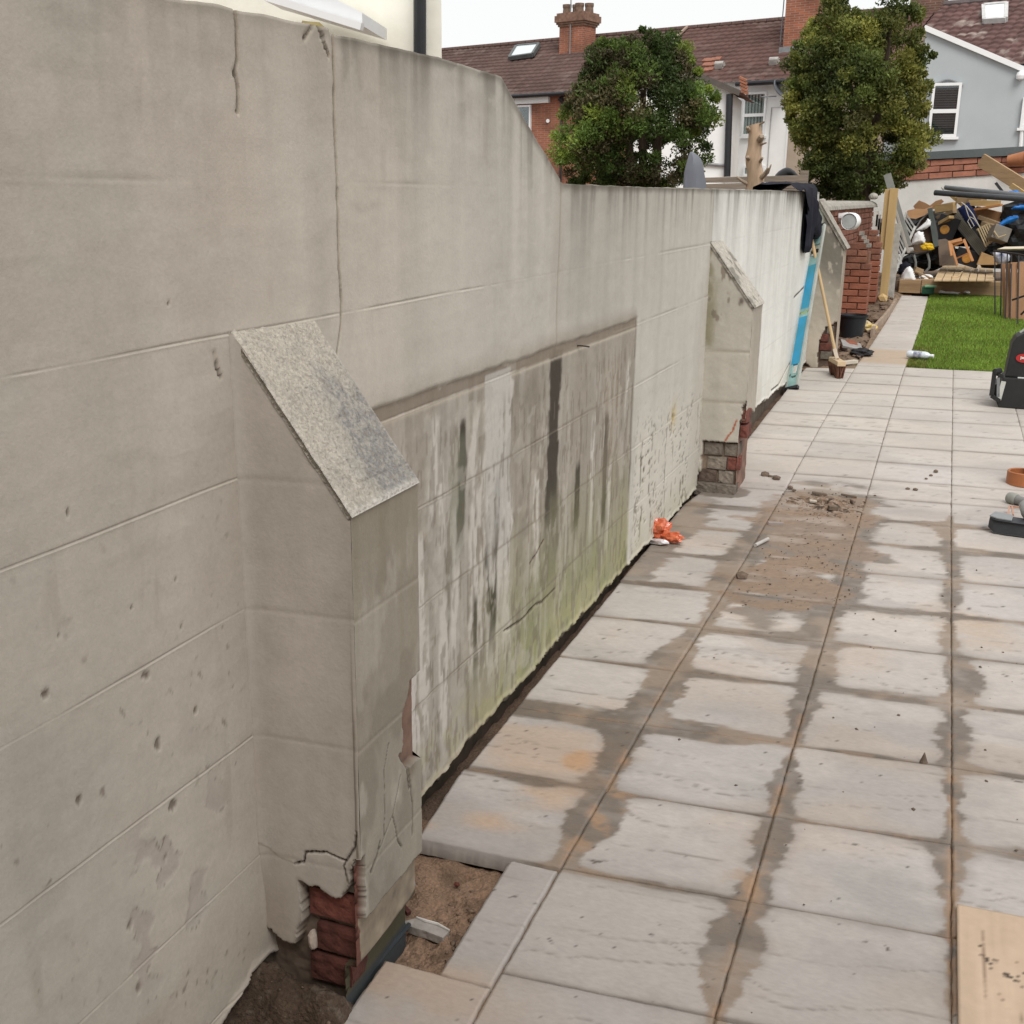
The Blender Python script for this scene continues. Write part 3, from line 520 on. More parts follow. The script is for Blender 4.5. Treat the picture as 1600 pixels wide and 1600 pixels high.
# --- second buttress
m_brickdull2=M('dirty_red_brick',(.12,.065,.05),rough=.95,var=.5,ns=10,bump=.9,bs=35,col2=(.20,.15,.12),rnd=.3)
def near2(X,Z):
    P=np.stack([X,Z],-1); n1=fbm(X*5,Z*3,4,141); n2=fbm(X*14,Z*1.6,4,142); n3=fbm(X*24,Z*24,3,143)
    c=np.array([.46,.435,.38])*(.82+.26*n1)[...,None]*(.9+.2*n2)[...,None]; d=.004*(n3-.5)
    c=mixc(c,(.20,.18,.10),.75*ss(.55,.7,fbm(X*12,Z*5,4,144))*ss(-1.06,-1.13,X)); 
    for z0 in (.91,.642): c=mixc(c,(.27,.22,.17),.45*np.exp(-((Z-z0-.05*(X+1))/.007)**2)); d+=.003*np.exp(-((Z-z0)/.007)**2)
    c=mixc(c,(.15,.12,.09),.7*ss(.63,.70,fbm(X*30,Z*14,3,145))*ss(.6,.75,fbm(X*5,Z*3,2,146)+.15))
    c=mixc(c,(.12,.10,.08),.8*np.exp(-((X+.965)/.012)**2-((Z-1.17)/.02)**2))
    pk=P+.01*(np.stack([fbm(X*30,Z*30,3,147),fbm(X*30,Z*30,3,148)],-1)-.5)
    m=ss(.007,.003,polyd(pk,[(-.95,.55),(-.97,.49),(-1.0,.44)])); c=mixc(c,(.35,.10,.05),m)
    br=((pk[...,1]<.425)&(pk[...,0]>-1.125)|(pk[...,1]<.25)).astype(float); c2=inpoly(pk,[(-.925,.62),(-.90,.66),(-.88,.66),(-.88,.3),(-.935,.40),(-.925,.5)]).astype(float); br=np.maximum(br,c2)
    rc=np.array([.19,.145,.11])*(.5+n3)[...,None]; c=c*(1-br[...,None])+rc*br[...,None]; return c,np.where(X<wx(5.87)-.01,0,d+.028*br)
def front2(Y,Z):
    n1=fbm(Y*5,Z*3,4,151); n3=fbm(Y*24,Z*24,3,153); c=np.array([.42,.38,.32])*(.75+.5*n1)[...,None]; d=.004*(n3-.5)
    zf=.55+.1*(fbm(Y*9,Y*0,3,154)-.5); br=(Z<zf).astype(float); rc=np.array([.22,.13,.10])*(.5+n3)[...,None]; return c*(1-br[...,None])+rc*br[...,None],d+.03*br
b2=buttress(5.87,6.2,-.905,1.461,1.135,near2,front2,44,180,'far buttress beside the flaking panel, its base crumbled to bricks')
def cop2(U,Wd,e):
    k=fbm(U*30,Wd*20,4,161); c=np.array([.50,.47,.41])*(.65+.6*k)[...,None]; c=mixc(c,(.14,.13,.11),ss(.55,.7,fbm(U*9,Wd*5,3,162))*.7); return c
coping(b2,5.87,6.2,-.905,1.461,1.135,50,30,cop2,.008,.005)
for x,z,w,m in [(-1.065,.385,.10,m_brickdull),(-.965,.388,.07,m_brickdull),(-1.04,.305,.105,m_brickdull),(-.955,.31,.07,m_brick),(-1.09,.235,.095,m_brickdull2),(-.99,.232,.08,m_brickdull),(-1.09,.165,.12,m_brickdull),(-.985,.165,.11,m_brickdull),(-.91,.49,.04,m_brick),(-.91,.57,.03,m_brick)]:
    brick_at((x,5.885+.05+(-.035 if z<.2 else 0),z),(w,.1,.068),b2,m,rot=random.uniform(-.12,.12),tilt=random.uniform(-.07,.07),rough=True)
# --- third buttress closing the wall's far end
def near3(X,Z):
    P=np.stack([X,Z],-1); n1=fbm(X*5,Z*3,4,171); n3=fbm(X*24,Z*24,3,173); g=fbm(X*14,Z*9,4,174)
    c=np.array([.40,.36,.30])*(.7+.55*n1)[...,None]; c=mixc(c,(.13,.12,.10),ss(.8,1.15,Z+.5*(X+.95)+.25*(n1-.5))*.8); c=mixc(c,(.48,.43,.36),ss(.52,.58,g)*.75*ss(.75,.95,Z)*ss(-1.02,-.98,X)); c=mixc(c,(.55,.49,.40),ss(.8,.4,Z)*.5)
    c=mixc(c,(.45,.50,.42),ss(-1.02,-1.05,X)*ss(1.0,1.25,Z)*.7)
    pk=P+.02*(np.stack([fbm(X*24,Z*24,3,175),fbm(X*24,Z*24,3,176)],-1)-.5); br=inpoly(pk,[(-.985,.2),(-.99,.42),(-.975,.52),(-.94,.60),(-.905,.60),(-.87,.64),(-.7,.66),(-.7,-.3),(-1.2,-.3),(-1.2,.33)]).astype(float)
    rc=np.array([.13,.09,.07])*(.5+n3)[...,None]; c=c*(1-br[...,None])+rc*br[...,None]; return c,.006*(n3-.5)+.03*br
def front3(Y,Z):
    n1=fbm(Y*5,Z*3,4,181); return np.array([.38,.32,.26])*(.7+.6*n1)[...,None],.006*(n1-.5)
b3=buttress(10.3,10.6,-.845,1.66,1.262,near3,front3,40,150,'dark weathered buttress at the end of the wall')
coping(b3,10.3,10.6,-.845,1.66,1.262,40,24,lambda U,Wd,e:np.array([.40,.37,.32])*(.5+.8*fbm(U*20,Wd*14,4,191))[...,None],.02,.015)
for x,z,w,m in [(-.945,.50,.07,m_brick),(-.93,.42,.10,m_brick),(-.90,.57,.06,m_brickdull),(-.92,.345,.1,m_brickdull),(-1.04,.32,.1,m_brickdull)]: brick_at((x,10.3+.06,z),(w,.1,.07),b3,m,rot=random.uniform(-.05,.05))

# ================================================================== PAVING
m_slab=MA('riven_paving',rough=.82,var=.07,ns=60,bump=.35,bs=70,stretch=(.8,1.7,1),wet=True,bd=.004)
XB=[lambda Y:np.where(np.asarray(Y)<2.33,-.998,np.interp(Y,[2.33,2.5,5.8,6.0,9,10.4],[-1.135,-1.155,-1.15,-1.09,-1.08,-1.06])),
 lambda Y:np.interp(Y,[1.5,2.36,3.66,4.8,5.84,7.7,9.2,10.45,11.65,13.5,16.4],[-.744,-.741,-.735,-.705,-.693,-.684,-.672,-.655,-.62,-.58,-.54]),
 lambda Y:np.interp(Y,[1.5,1.95,4.95,6.1,7.9,10.2,11.0,13.3,16.5],[-.283,-.282,-.274,-.268,-.262,-.25,-.235,-.203,-.19]),
 lambda Y:np.interp(Y,[1.5,3,6,10.5],[.177,.171,.155,.15]),
 lambda Y:np.interp(Y,[1.5,6,10.5],[.62,.595,.575]),
 lambda Y:np.interp(Y,[1.5,6,10.5],[1.06,1.03,1.0]), lambda Y:np.interp(Y,[1.5,10.5],[1.5,1.43])]
ROWS=[.75,1.17,1.59,2.005,2.414,2.805,3.224,3.653,4.061,4.466,4.885,5.305,5.695,6.099,6.489,6.92,7.337,7.773,8.2,8.634,9.115,9.56,10.03,10.47]
SK=.075
def rowy(Y,X): return Y+SK*(X-.16)
JR=np.random.default_rng(11)
JSIDE={(c,r,j):JR.uniform(.35,1.35) for c in range(-1,8) for r in range(60) for j in range(8)}
ROWWET={(c,r):JR.uniform(.0,1) for c in range(-1,8) for r in range(60)}
def slab_shade(X,Y,U,Vv,col,row,seed,thick_edge):
    """U across, Vv along in metres from the slab's centre; mould repeats with seed%3"""
    k=seed%4; fl=-1 if (seed//4)%2 else 1
    a2=fbm(U*5*fl+k*5,Vv*30,4,212+k); h=.0060*(fbm(U*3*fl+k*7,Vv*9,4,222+k)-.5)+.0013*(a2-.5); crv=np.zeros(X.shape); mr=np.random.default_rng(70+k)
    for q_ in range(4):
        v0=mr.uniform(-.19,.19); u0,u1=sorted(mr.uniform(-.26,.26,2)); u0-=.05; u1+=.05; uu=U*fl; cv=v0+.15*(fbm(uu*4.2+q_*7.1,uu*0+k*3.7,4,231,.42)-.5)+.12*uu*mr.uniform(-1,1)
        wv=.0030+.0022*vn(uu*9,uu*0+q_,233); e_=Vv-cv+.006*(fbm(uu*30,uu*0+q_,3,235)-.5); m_=ss(wv,wv*.15,np.abs(e_))*ss(u0,u0+.05,uu)*ss(u1,u1-.05,uu)*(.35+.65*vn(uu*7,uu*0+q_*3.3,234)); crv=np.maximum(crv,m_)
        h+=.0012*ss(.03,0,e_)*(e_>0)*ss(u0,u0+.08,uu)*ss(u1,u1-.08,uu)
    h-=.0015*crv
    big=fbm(X*1.7,Y*1.7,4,203); fine=fbm(X*30,Y*45,4,204); tint=fbm(X*2.6+3,Y*3.4,4,205); sr=np.random.default_rng(seed); v=sr.uniform(-1,1,3)
    c=np.broadcast_to(np.array([.545,.500,.466]),X.shape+(3,))*(1+.05*v[0])*(.86+.28*big)[...,None]*(.92+.16*fine)[...,None]
    c=c*np.array([1+.015*v[1],1,1-.02*v[1]])*(.95+.10*fbm(U*4*fl+k*5+X*.3,Vv*15,4,245))[...,None]*(1-.10*ss(.5,.72,fbm(X*1.2+7,Y*2.6,4,246)))[...,None]  # stretched bands put the riven relief's light and dark into the colour
    c=mixc(c,(.36,.335,.32),ss(.5,.68,fbm(X*2.1,Y*5,4,206))*.45)
    c=mixc(c,(.60,.555,.50),ss(6,8,Y)*.5)
    c=mixc(c,(.55,.40,.29),ss(.50,.70,tint)*.62*(.12+.30*ss(6.5,4.0,Y)+.75*ss(3.0,2.4,Y)*ss(-.6,-.75,X)+.5*ss(-.75,-.9,X)*ss(4.2,3.2,Y)))
    c=mixc(c,(.53,.33,.19),.9*ss(.46,.62,fbm(X*4,Y*6,4,207))*np.exp(-((X+.86)/.14)**2-((Y-2.9)/.28)**2))
    c=mixc(c,(.54,.38,.24),.5*ss(.5,.7,fbm(X*3,Y*8,4,208))*np.exp(-((X-.25)/.14)**2-((Y-4.4)/.22)**2))
    c=mixc(c,(.42,.385,.355),.55*ss(2.45,2.2,Y)*(.4+.8*big))                 # damp slabs by the camera
    c=mixc(c,(.17,.145,.12),.62*crv*(.5+big)); c=mixc(c,(.25,.215,.18),.22*ss(.66,.74,fbm(X*14,Y*40,3,209))*ss(.48,.66,big))
    # wet margins and brown slurry along the joints
    wob=.070*(fbm(X*3.2,Y*4.5,3,210)-.5)+.055*(fbm(X*5,Y*34,4,211)-.5)+.012*(fbm(X*30,Y*60,3,2110)-.5)
    spec=[(1,lambda Y:np.interp(Y,[1.6,2.3,2.36,2.6,3.5,4.0,4.9,5.4,5.9],[-.05,-.02,.01,.055,.062,.05,.07,.05,-.02])),(2,lambda Y:np.interp(Y,[1.5,1.9,2.0,2.15,2.3,2.6,3.0,3.1,3.8,5.6,6.2],[-.05,-.02,.04,.065,.04,.045,.04,.025,.05,.08,-.02])),(3,lambda Y:np.interp(Y,[1.9,2.3,3.0,4.5,5.7,6.0],[-.03,.022,.036,.048,.04,-.03])),(4,lambda Y:np.interp(Y,[2.,3,5,6],[.0,.03,.03,-.03]))]
    grit=np.zeros(X.shape); acc=np.zeros(X.shape); kk=.016
    for j,wf in spec:
        if j not in (col,col+1): continue
        side=JSIDE[(col,row,j)]; dj=np.abs(X-XB[j](Y)); w=wf(Y); w=np.where(w>0,w*(.35+1.15*vn(Y*2.1+j*5.3,Y*0+col*7.7+(0 if j==col else 3.1),2100))*side+.006*(w>0),w)
        acc+=np.exp(np.clip((w+wob*np.clip(w/.03,.15,1)-dj)/kk,-30,3)); grit=np.maximum(grit,np.exp(-(dj/.014)**2)*(w>.01))
    for rr in (row,row+1):
        w0=ROWWET[(col,rr)]; yr=rowy(ROWS[rr],X) if rr<len(ROWS) else 99; dj=np.abs(Y-yr); act=ss(2.2,2.6,yr)*ss(6.3,5.4,yr); w=(.005+.045*w0)*(.1+1.5*vn(X*4.5+col*3,Y*0+rr*1.7,2130)); w=np.where(act>.05,w*act,-.05)
        acc+=np.exp(np.clip((w+wob*np.clip(w/.03,.1,.8)-dj)/kk,-30,3))*(act>.05)
        grit=np.maximum(grit,.6*np.exp(-(dj/.010)**2)*act); c=mixc(c,(.22,.19,.165),.62*np.exp(-(dj/np.maximum(.007,.0026*Y))**2)*(.5+.5*fine)+.18*np.exp(-(dj/.035)**2)*ss(.4,.6,fbm(X*5,Y*3,3,219)))
    fld=kk*np.log(acc+1e-9); wet=ss(-.006,.006,fld); damp=ss(-.035,.0,fld)*(1-wet)*ss(.35,.6,fbm(X*4,Y*7,3,2140)); c=mixc(c,(.34,.305,.275),.45*damp)
    wet=wet*(.78+.22*ss(.3,.5,fbm(X*9,Y*14,4,2150)))
    if col==0: wet=np.maximum(wet,.8*ss(.01,-.01,np.abs(X-(wx(Y)+.06))+wob*2.5-.09)*ss(4.2,4.5,Y)*ss(6.,5.5,Y))
    if col==0: wet=np.maximum(wet,.9*ss(.02,-.02,wob*2+np.hypot((X+1.02)/.16,(Y-5.9)/.13)-1)*ss(.0,.1,Y))
    # sandy spill in the third column
    q=np.minimum(np.minimum(np.hypot((X+.48)/.23,(Y-4.66)/.40),np.hypot((X+.49)/.26,(Y-5.55)/.52)),np.hypot((X+.38)/.17,(Y-5.1)/.34)); sw=1.08-q+1.5*(fbm(X*5,Y*9,5,214)-.5)
    sand=ss(-.05,.10,sw)*(.55+.6*ss(.35,.6,fbm(X*4,Y*10,4,215))); sand=np.clip(sand,0,.95)*ss(.30,.36,fbm(X*3.5+5,Y*9,3,216)+.35*ss(.5,.0,q))
    halo=ss(-.45,-.2,sw)*(col in (1,2)); wet=np.maximum(wet,.85*halo*ss(.42,.5,fbm(X*4,Y*11,4,217)))
    wc=np.array([.178,.142,.112])*(.75+.5*big)[...,None]*(.85+.3*fine)[...,None]; wc=mixc(wc,(.36,.27,.195),ss(.45,.65,fbm(X*6,Y*6,4,218))*.6)
    c=c*(1-wet[...,None]*.92)+wc*wet[...,None]*.92
    c=mixc(c,np.array([.37,.255,.175]),sand*.92); c=c*(1-.28*sand*(1-2*np.abs(fine-.5)))[...,None]
    c=mixc(c,(.40,.25,.15),np.clip(grit*wet*ss(.45,.6,fbm(X*18,Y*18,4,220))*(.18+.6*ss(3.8,3.0,Y)),0,.7)); c=mixc(c,(.46,.28,.16),.8*wet*ss(.5,.62,fbm(X*13,Y*13,4,221))*np.exp(-((X+.72)/.06)**2-((Y-2.62)/.25)**2)*1.0)
    c=mixc(c,(.46,.29,.17),.55*np.exp(-((X+.29)/.06)**2-((Y-2.45)/.16)**2)*ss(.42,.6,fbm(X*16,Y*16,4,224)))
    wpx=.03*fbm(X*9,Y*9,2,243); spk=ss(.93,.97,vn(X*53+Y*31+wpx*60,Y*55-X*29,240))*(vn(X*11+Y*7,Y*13-X*5,241)>.58); spk2=ss(.80,.92,vn(X*83+Y*67+wpx*90,Y*88-X*61+wpx*70,242))*ss(.4,.6,vn(X*23+Y*9,Y*21-X*12,244))*np.clip(sand*1.3,0,1)
    c=mixc(c,(.06,.045,.035),np.clip(spk*.8*(Y<6.5)+spk2*.75,0,1))
    if 10.4<Y.mean()<11.6: c=mixc(c,(.50,.36,.23),.7*ss(.0,.3,1-np.abs(Y-11.0)/.5)*(.5+.8*fine)); 
    return c*.84,h,np.clip(wet*.8,0,1)
patio=bpy.data.objects.new('patio',None); COL.objects.link(patio); patio.location=(-.3,5,gz(5)); patio['kind']='structure'
def slab(quad,col,row,seed,parent,lift=0,name='paving_slab'):
    """quad: four (x,y) corners near-left, near-right, far-right, far-left"""
    q=np.array(quad,float); ctr=q.mean(0); dist=max(1.7,np.linalg.norm(ctr)); st=np.clip(.0026*dist,.0055,.04)
    wdt=np.linalg.norm(q[1]-q[0]); dep=np.linalg.norm(q[3]-q[0]); nu=max(6,int(wdt/st)); nv=max(6,int(dep/(st*1.15)))
    e=.006; u=np.concatenate([[0,e/wdt],np.linspace(0,1,nu)[1:-1],[1-e/wdt,1]]); u=np.unique(np.round(u,5)); v=np.unique(np.round(np.concatenate([[0,e/dep],np.linspace(0,1,nv)[1:-1],[1-e/dep,1]]),5))
    Ug,Vg=np.meshgrid(u,v,indexing='ij'); P=((1-Ug)*(1-Vg))[...,None]*q[0]+(Ug*(1-Vg))[...,None]*q[1]+(Ug*Vg)[...,None]*q[2]+((1-Ug)*Vg)[...,None]*q[3]
    X=P[...,0].copy();Y=P[...,1].copy(); ed=np.minimum(np.minimum(Ug,1-Ug)*wdt,np.minimum(Vg,1-Vg)*dep)
    j=ed<.001; X[j]+=.005*(fbm(X[j]*40,Y[j]*40,3,250+seed%5)-.5); Y[j]+=.005*(fbm(X[j]*40,Y[j]*40,3,260+seed%5)-.5)
    c,h,wet=slab_shade(X,Y,(Ug-.5)*wdt,(Vg-.5)*dep,col,row,seed,ed)
    sr=np.random.default_rng(seed+99); t=sr.uniform(-1,1,3)*.0017
    Z=gz(Y)+h+lift+t[0]+t[1]*(Ug-.5)*2+t[2]*(Vg-.5)*2-.0026*ss(.006,.0,ed)
    V=np.stack([X,Y,Z],-1).reshape(-1,3); C=np.concatenate([c,wet[...,None]],-1).reshape(-1,4); nu,nv=len(u),len(v)
    top=np.arange(nu*nv).reshape(nu,nv); ring=np.concatenate([top[:,0],top[-1,1:],top[::-1,-1][1:],top[0,::-1][1:-1]]); k=len(ring); low=V[ring].copy(); low[:,2]-=.042; idx=np.arange(k)
    f=np.stack([ring,ring[(idx+1)%k],nu*nv+(idx+1)%k,nu*nv+idx],1)[:,::-1]; Cl=C[ring].copy(); Cl[:,:3]=np.array([.30,.275,.25])*(.8+.4*rng.random((k,1)))
    return npmesh(name,np.concatenate([V,low]),np.concatenate([gridfaces(nu,nv),f]),m_slab,parent,col=np.concatenate([C,Cl]))
sid=0; G=.0017
for ci in range(0,6):
    for ri in range(len(ROWS)-1):
        if ri<1: continue
        ya,yb=ROWS[ri],ROWS[ri+1]
        if ci==0 and ri<3: continue
        if ci>=3 and ya<1.5: continue
        if ci==5 and ya<5: continue
        def cr(xf,yr): 
            y=yr
            for _ in range(3): x=float(xf(y)); y=rowy(yr,x)
            return x,y
        a=cr(XB[ci],ya);b=cr(XB[ci+1],ya);c_=cr(XB[ci+1],yb);d_=cr(XB[ci],yb); sid+=1
        if ci==0 and ri==3: continue
        if ci==0:
            if ri==4: a=(-1.135,2.335); d_=(-1.162,d_[1])
            if yb>10.1: c_=(c_[0],min(c_[1],10.20)); d_=(d_[0],10.10)
        Gr=G+.0007*max(0,ya-3); Q=[(a[0]+G,a[1]+Gr),(b[0]-G,b[1]+Gr),(c_[0]-G,c_[1]-Gr),(d_[0]+G,d_[1]-Gr)]
        slab(Q,ci,ri,sid,patio)
slab([(-.996,1.45),(-.747,1.45),(-.747,1.880),(-.996,1.882)],0,57,301,patio,.002)
slab([(-.996,.98),(-.747,.98),(-.747,1.444),(-.996,1.444)],0,57,302,patio,.001)
slab([(-.866,1.887),(-.747,1.884),(-.747,2.330),(-.872,2.333)],0,57,303,patio,.003)
pathr=[10.47]+[10.47+.41*k for k in range(1,16)]
for k in range(15):
    ya,yb=pathr[k],pathr[k+1]; f1,f2=XB[1],XB[2]; s=.06
    slab([(f1(ya)+G,ya-s+G),(f2(ya)-G,ya-.03+G),(f2(yb)-G,yb-.03-G),(f1(yb)+G,yb-s-G)],1,45+k%3,400+k,patio)
m_bed=M('mortar_bed',(.19,.14,.10),rough=.95,var=.35,ns=5,bump=.6,bs=60,col2=(.33,.23,.15))
mb=MB()
def bedstrip(x0,x1,y0,y1): mb.prism([(x0,y0,gz(y0)-.010),(x1,y0,gz(y0)-.010),(x1,y1,gz(y1)-.010),(x0,y1,gz(y1)-.010)],(0,0,-.10))
bedstrip(-.755,1.5,.9,10.44); bedstrip(-.66,-.24,10.441,16.5)
struct(mb.build('mortar_bed',m_bed))

# ================================================================== LAWN
def thin_leaf(name,tr_=.35):
    m=MA(name,rough=.55,var=.08,ns=20,bump=0); nt=m.node_tree; b=nt.nodes['Principled BSDF']
    tr=nt.nodes.new('ShaderNodeBsdfTranslucent'); at_=[n for n in nt.nodes if n.type=='ATTRIBUTE'][0]; nt.links.new(at_.outputs[0],tr.inputs[0])
    mxs=nt.nodes.new('ShaderNodeMixShader'); mxs.inputs[0].default_value=tr_; out=[n for n in nt.nodes if n.type=='OUTPUT_MATERIAL'][0]
    nt.links.new(b.outputs[0],mxs.inputs[1]); nt.links.new(tr.outputs[0],mxs.inputs[2]); nt.links.new(mxs.outputs[0],out.inputs[0]); return m
def m_leaf_grass(): return thin_leaf('grass_blade',.3)
def lawn_h(X,Y): return gz(Y)-.012+.012*(fbm(X*3,Y*3,3,301)-.5)
m_lawn=MA('lawn_thatch',rough=.95,var=.3,ns=90,bump=.8,bs=140,bd=.01)
def lawn_edge(Y): return np.interp(Y,[10.3,11,13.3,16.6,17.2],[-.245,-.225,-.195,-.182,-.18])
def make_lawn():
    ys=np.arange(10.50,17.16,.06); u=np.linspace(0,1,80); Yg=np.repeat(ys[:,None],80,1); X=lawn_edge(Yg)+.004+u[None]*(3.2-lawn_edge(Yg)); Z=lawn_h(X,Yg)
    c=np.array([.075,.13,.025])*(.6+.8*fbm(X*6,Yg*6,4,302))[...,None]; c=mixc(c,(.17,.12,.06),ss(16.6,17.0,Yg)*.5)
    struct(npmesh('lawn',np.stack([X,Yg,Z],-1).reshape(-1,3),gridfaces(len(ys),80)[:,::-1],m_lawn,col=c.reshape(-1,3)))
    n=95000; Y=10.5+6.6*rng.random(n)**1.25; X=lawn_edge(Y)+(1.95-lawn_edge(Y))*rng.random(n)
    keep=(X<.42*(Y-8.0)+.35)|(rng.random(n)<.15); X=X[keep];Y=Y[keep]; n=len(X); Z=lawn_h(X,Y)
    a=rng.random(n)*6.283; hgt=(.020+.018*rng.random(n))*(1-.6*ss(16.5,17.,Y)); wd=.0032+.0016*Y/11; lean=rng.normal(0,.011,(n,2))
    dx=np.cos(a)*wd;dy=np.sin(a)*wd; V=np.stack([np.stack([X-dx,Y-dy,Z],1),np.stack([X+dx,Y+dy,Z],1),np.stack([X+lean[:,0],Y+lean[:,1],Z+hgt],1)],1).reshape(-1,3)
    t=fbm(X*2.5,Y*2.5,4,303); g=np.array([.215,.33,.048])[None]*(.65+.75*rng.random((n,1)))*(.7+.6*t[:,None]); yel=(rng.random(n)<.10)|((X<lawn_edge(Y)+.16)&(Y<11.7)&(rng.random(n)<.6)); g[yel]=np.array([.20,.19,.05])*(.7+.6*rng.random((yel.sum(),1)))
    npmesh('grass',V,np.arange(3*n).reshape(n,3),m_leaf_grass(),col=np.repeat(g,3,0),smooth=False,kind='stuff')
make_lawn()

# ================================================================== HOUSES BEYOND
A_T=R(17); TU=np.array([math.cos(A_T),-math.sin(A_T),0]); TN=np.array([-math.sin(A_T),-math.cos(A_T),0]); TF=at(1240,200,40); TF[2]=0
def terr(u,back,z): return TF+TU*u-TN*back+np.array([0,0,z])
def thit(px,py,back=0):
    d=ray(px,py); Q=TF-TN*back; t=(Q@TN)/(d@TN); P=d*t; return (P-TF)@TU,P[2]+EYE
m_tile=MA('roof_tile',rough=.85,var=.15,ns=14,bump=.3,bs=30,bd=.01)
def roof_sheet(name,parent,P00,P01,P10,P11,tw,rh,colfun,wave=.03,step=.035):
    P00,P01,P10,P11=[np.array(p,float) for p in(P00,P01,P10,P11)]
    w=np.linalg.norm(P01-P00); h=np.linalg.norm(P10-P00); nt=max(2,int(round(w/tw))); nr=max(2,int(round(h/rh)))
    n=np.cross(P01-P00,P10-P00); n/=np.linalg.norm(n); n=n if n[2]>0 else -n
    sub=6; us=np.linspace(0,1,nt*sub+1); vs=[];lift=[]
    for r in range(nr): vs+= [r/nr,(r+.5)/nr,(r+.995)/nr]; lift+= [step,step*.5,0.]
    vs=np.array(vs); lift=np.array(lift); U,V=np.meshgrid(us,vs,indexing='ij')
    P=P00+(P01-P00)*U[...,None]+((P10-P00)+((P11-P10)-(P01-P00))*U[...,None])*V[...,None]
    ti=np.floor(U*nt+1e-6); tr=np.floor(V*nr+1e-6); jit=(vn(ti*.91+.3,tr*.87+.3,401)-.5)*.02
    hh=lift[None]+wave*np.abs(np.sin(math.pi*U*nt))**.7+jit+.05*(fbm(U*w*.25,V*h*.25,2,402)-.5)
    P=P+n*hh[...,None]; C=colfun(U*w,V*h,ti,tr)
    return npmesh(name,P.reshape(-1,3),gridfaces(len(us),len(vs)),m_tile,parent,col=C.reshape(-1,3),smooth=False)
def tilecol(base,lich,var=.35):
    def f(x,y,ti,tr):
        c=np.array(base)*(1-var/2+var*vn(ti*.93+7,tr*.89+3,403))[...,None]*(.8+.4*fbm(x*.4,y*.4,3,404))[...,None]
        if lich: c=mixc(c,(.42,.36,.32),lich*ss(.62,.75,fbm(x*2.2,y*2.5,4,405)))
        return c
    return f
m_whitewall=M('white_painted_wall',(.87,.87,.86),rough=.85,var=.05,ns=1.5,bump=.1,bs=30)
m_upvc=M('white_plastic',(.82,.83,.84),rough=.35,var=.02,bump=0)
m_black=M('black_plastic',(.018,.018,.022),rough=.4,var=.2,bump=.1,bs=40)
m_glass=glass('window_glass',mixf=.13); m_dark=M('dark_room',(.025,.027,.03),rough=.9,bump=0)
m_blind=M('vertical_blind',(.55,.54,.5),rough=.8,var=.1,bump=0); m_slat=M('dark_blind',(.085,.085,.095),rough=.6,var=.2,bump=0)
m_houseb=brickmat('house_brick',(.33,.10,.05),(.24,.075,.04),(.24,.18,.14))
m_beige=M('beige_render',(.42,.34,.27),rough=.9,var=.1,ns=2); m_greyr=M('grey_render',(.42,.455,.475),rough=.9,var=.05,ns=1.2,bump=.1,bs=50)
m_lead=M('lead_flashing',(.22,.23,.24),rough=.6,var=.2)
m_stack=brickmat('chimney_brick',(.36,.11,.055),(.25,.08,.045),(.28,.2,.15))
m_pot=M('clay_pot',(.17,.115,.085),rough=.9,var=.3,ns=8)
def obox(mb,O,U,N,u0,u1,z0,z1,n0,n1):
    """box in a facade's own frame: along U, up, out along N"""
    P=[np.array(O)+np.array(U)*u+np.array(N)*n+np.array([0,0,z]) for n in(n0,n1) for (u,z) in((u0,z0),(u1,z0),(u1,z1),(u0,z1))]
    return mb.add(P,[(0,1,2,3),(7,6,5,4),(0,4,5,1),(1,5,6,2),(2,6,7,3),(3,7,4,0)])
def window(parent,O,U,N,u0,u1,z0,z1,split=None,blind=None,fw=.07,mat=None,arch=0):
    f=MB(); t=fw
    obox(f,O,U,N,u0,u0+t,z0,z1,.001,.09);obox(f,O,U,N,u1-t,u1,z0,z1,.001,.09);obox(f,O,U,N,u0+t,u1-t,z0,z0+t,.001,.09);obox(f,O,U,N,u0+t,u1-t,z1-t,z1,.001,.09)
    if split: obox(f,O,U,N,u0+t,u1-t,split-.05,split+.05,.002,.095)
    w=f.build('window',mat or m_upvc,parent)
    spans=[(z0+t,split-.05),(split+.05,z1-t)] if split else [(z0+t,z1-t)]
    for a,b in spans: obox_build(O,U,N,u0+t,u1-t,a,b,.060,.066,'pane',m_glass,w)
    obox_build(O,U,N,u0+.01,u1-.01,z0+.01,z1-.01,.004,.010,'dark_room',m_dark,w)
    if blind=='v':
        k=int((u1-u0-2*t)/.115); 
        for i in range(k): uu=u0+t+(i+.5)*(u1-u0-2*t)/k; obox_build(O,U,N,uu-.035,uu+.035,z0+t,z1-t,.035,.04,'blind_slat',m_blind,w)
    if blind=='h':
        zz=z0+t+.03
        while zz<z1-t: obox_build(O,U,N,u0+t,u1-t,zz,zz+.035,.03,.04,'blind_slat',m_slat,w); zz+=.06
    s=MB(); obox(s,O,U,N,u0-.06,u1+.06,z0-.07,z0-.002,-.03,.10); s.build('sill',mat or m_upvc,w)
    return w
def obox_build(O,U,N,u0,u1,z0,z1,n0,n1,name,mat,parent): m=MB(); obox(m,O,U,N,u0,u1,z0,z1,n0,n1); return m.build(name,mat,parent)
EAVE=5.55; RIDGE=7.92; RB=4.0
def tP(u,back,z): return terr(u,back,z)
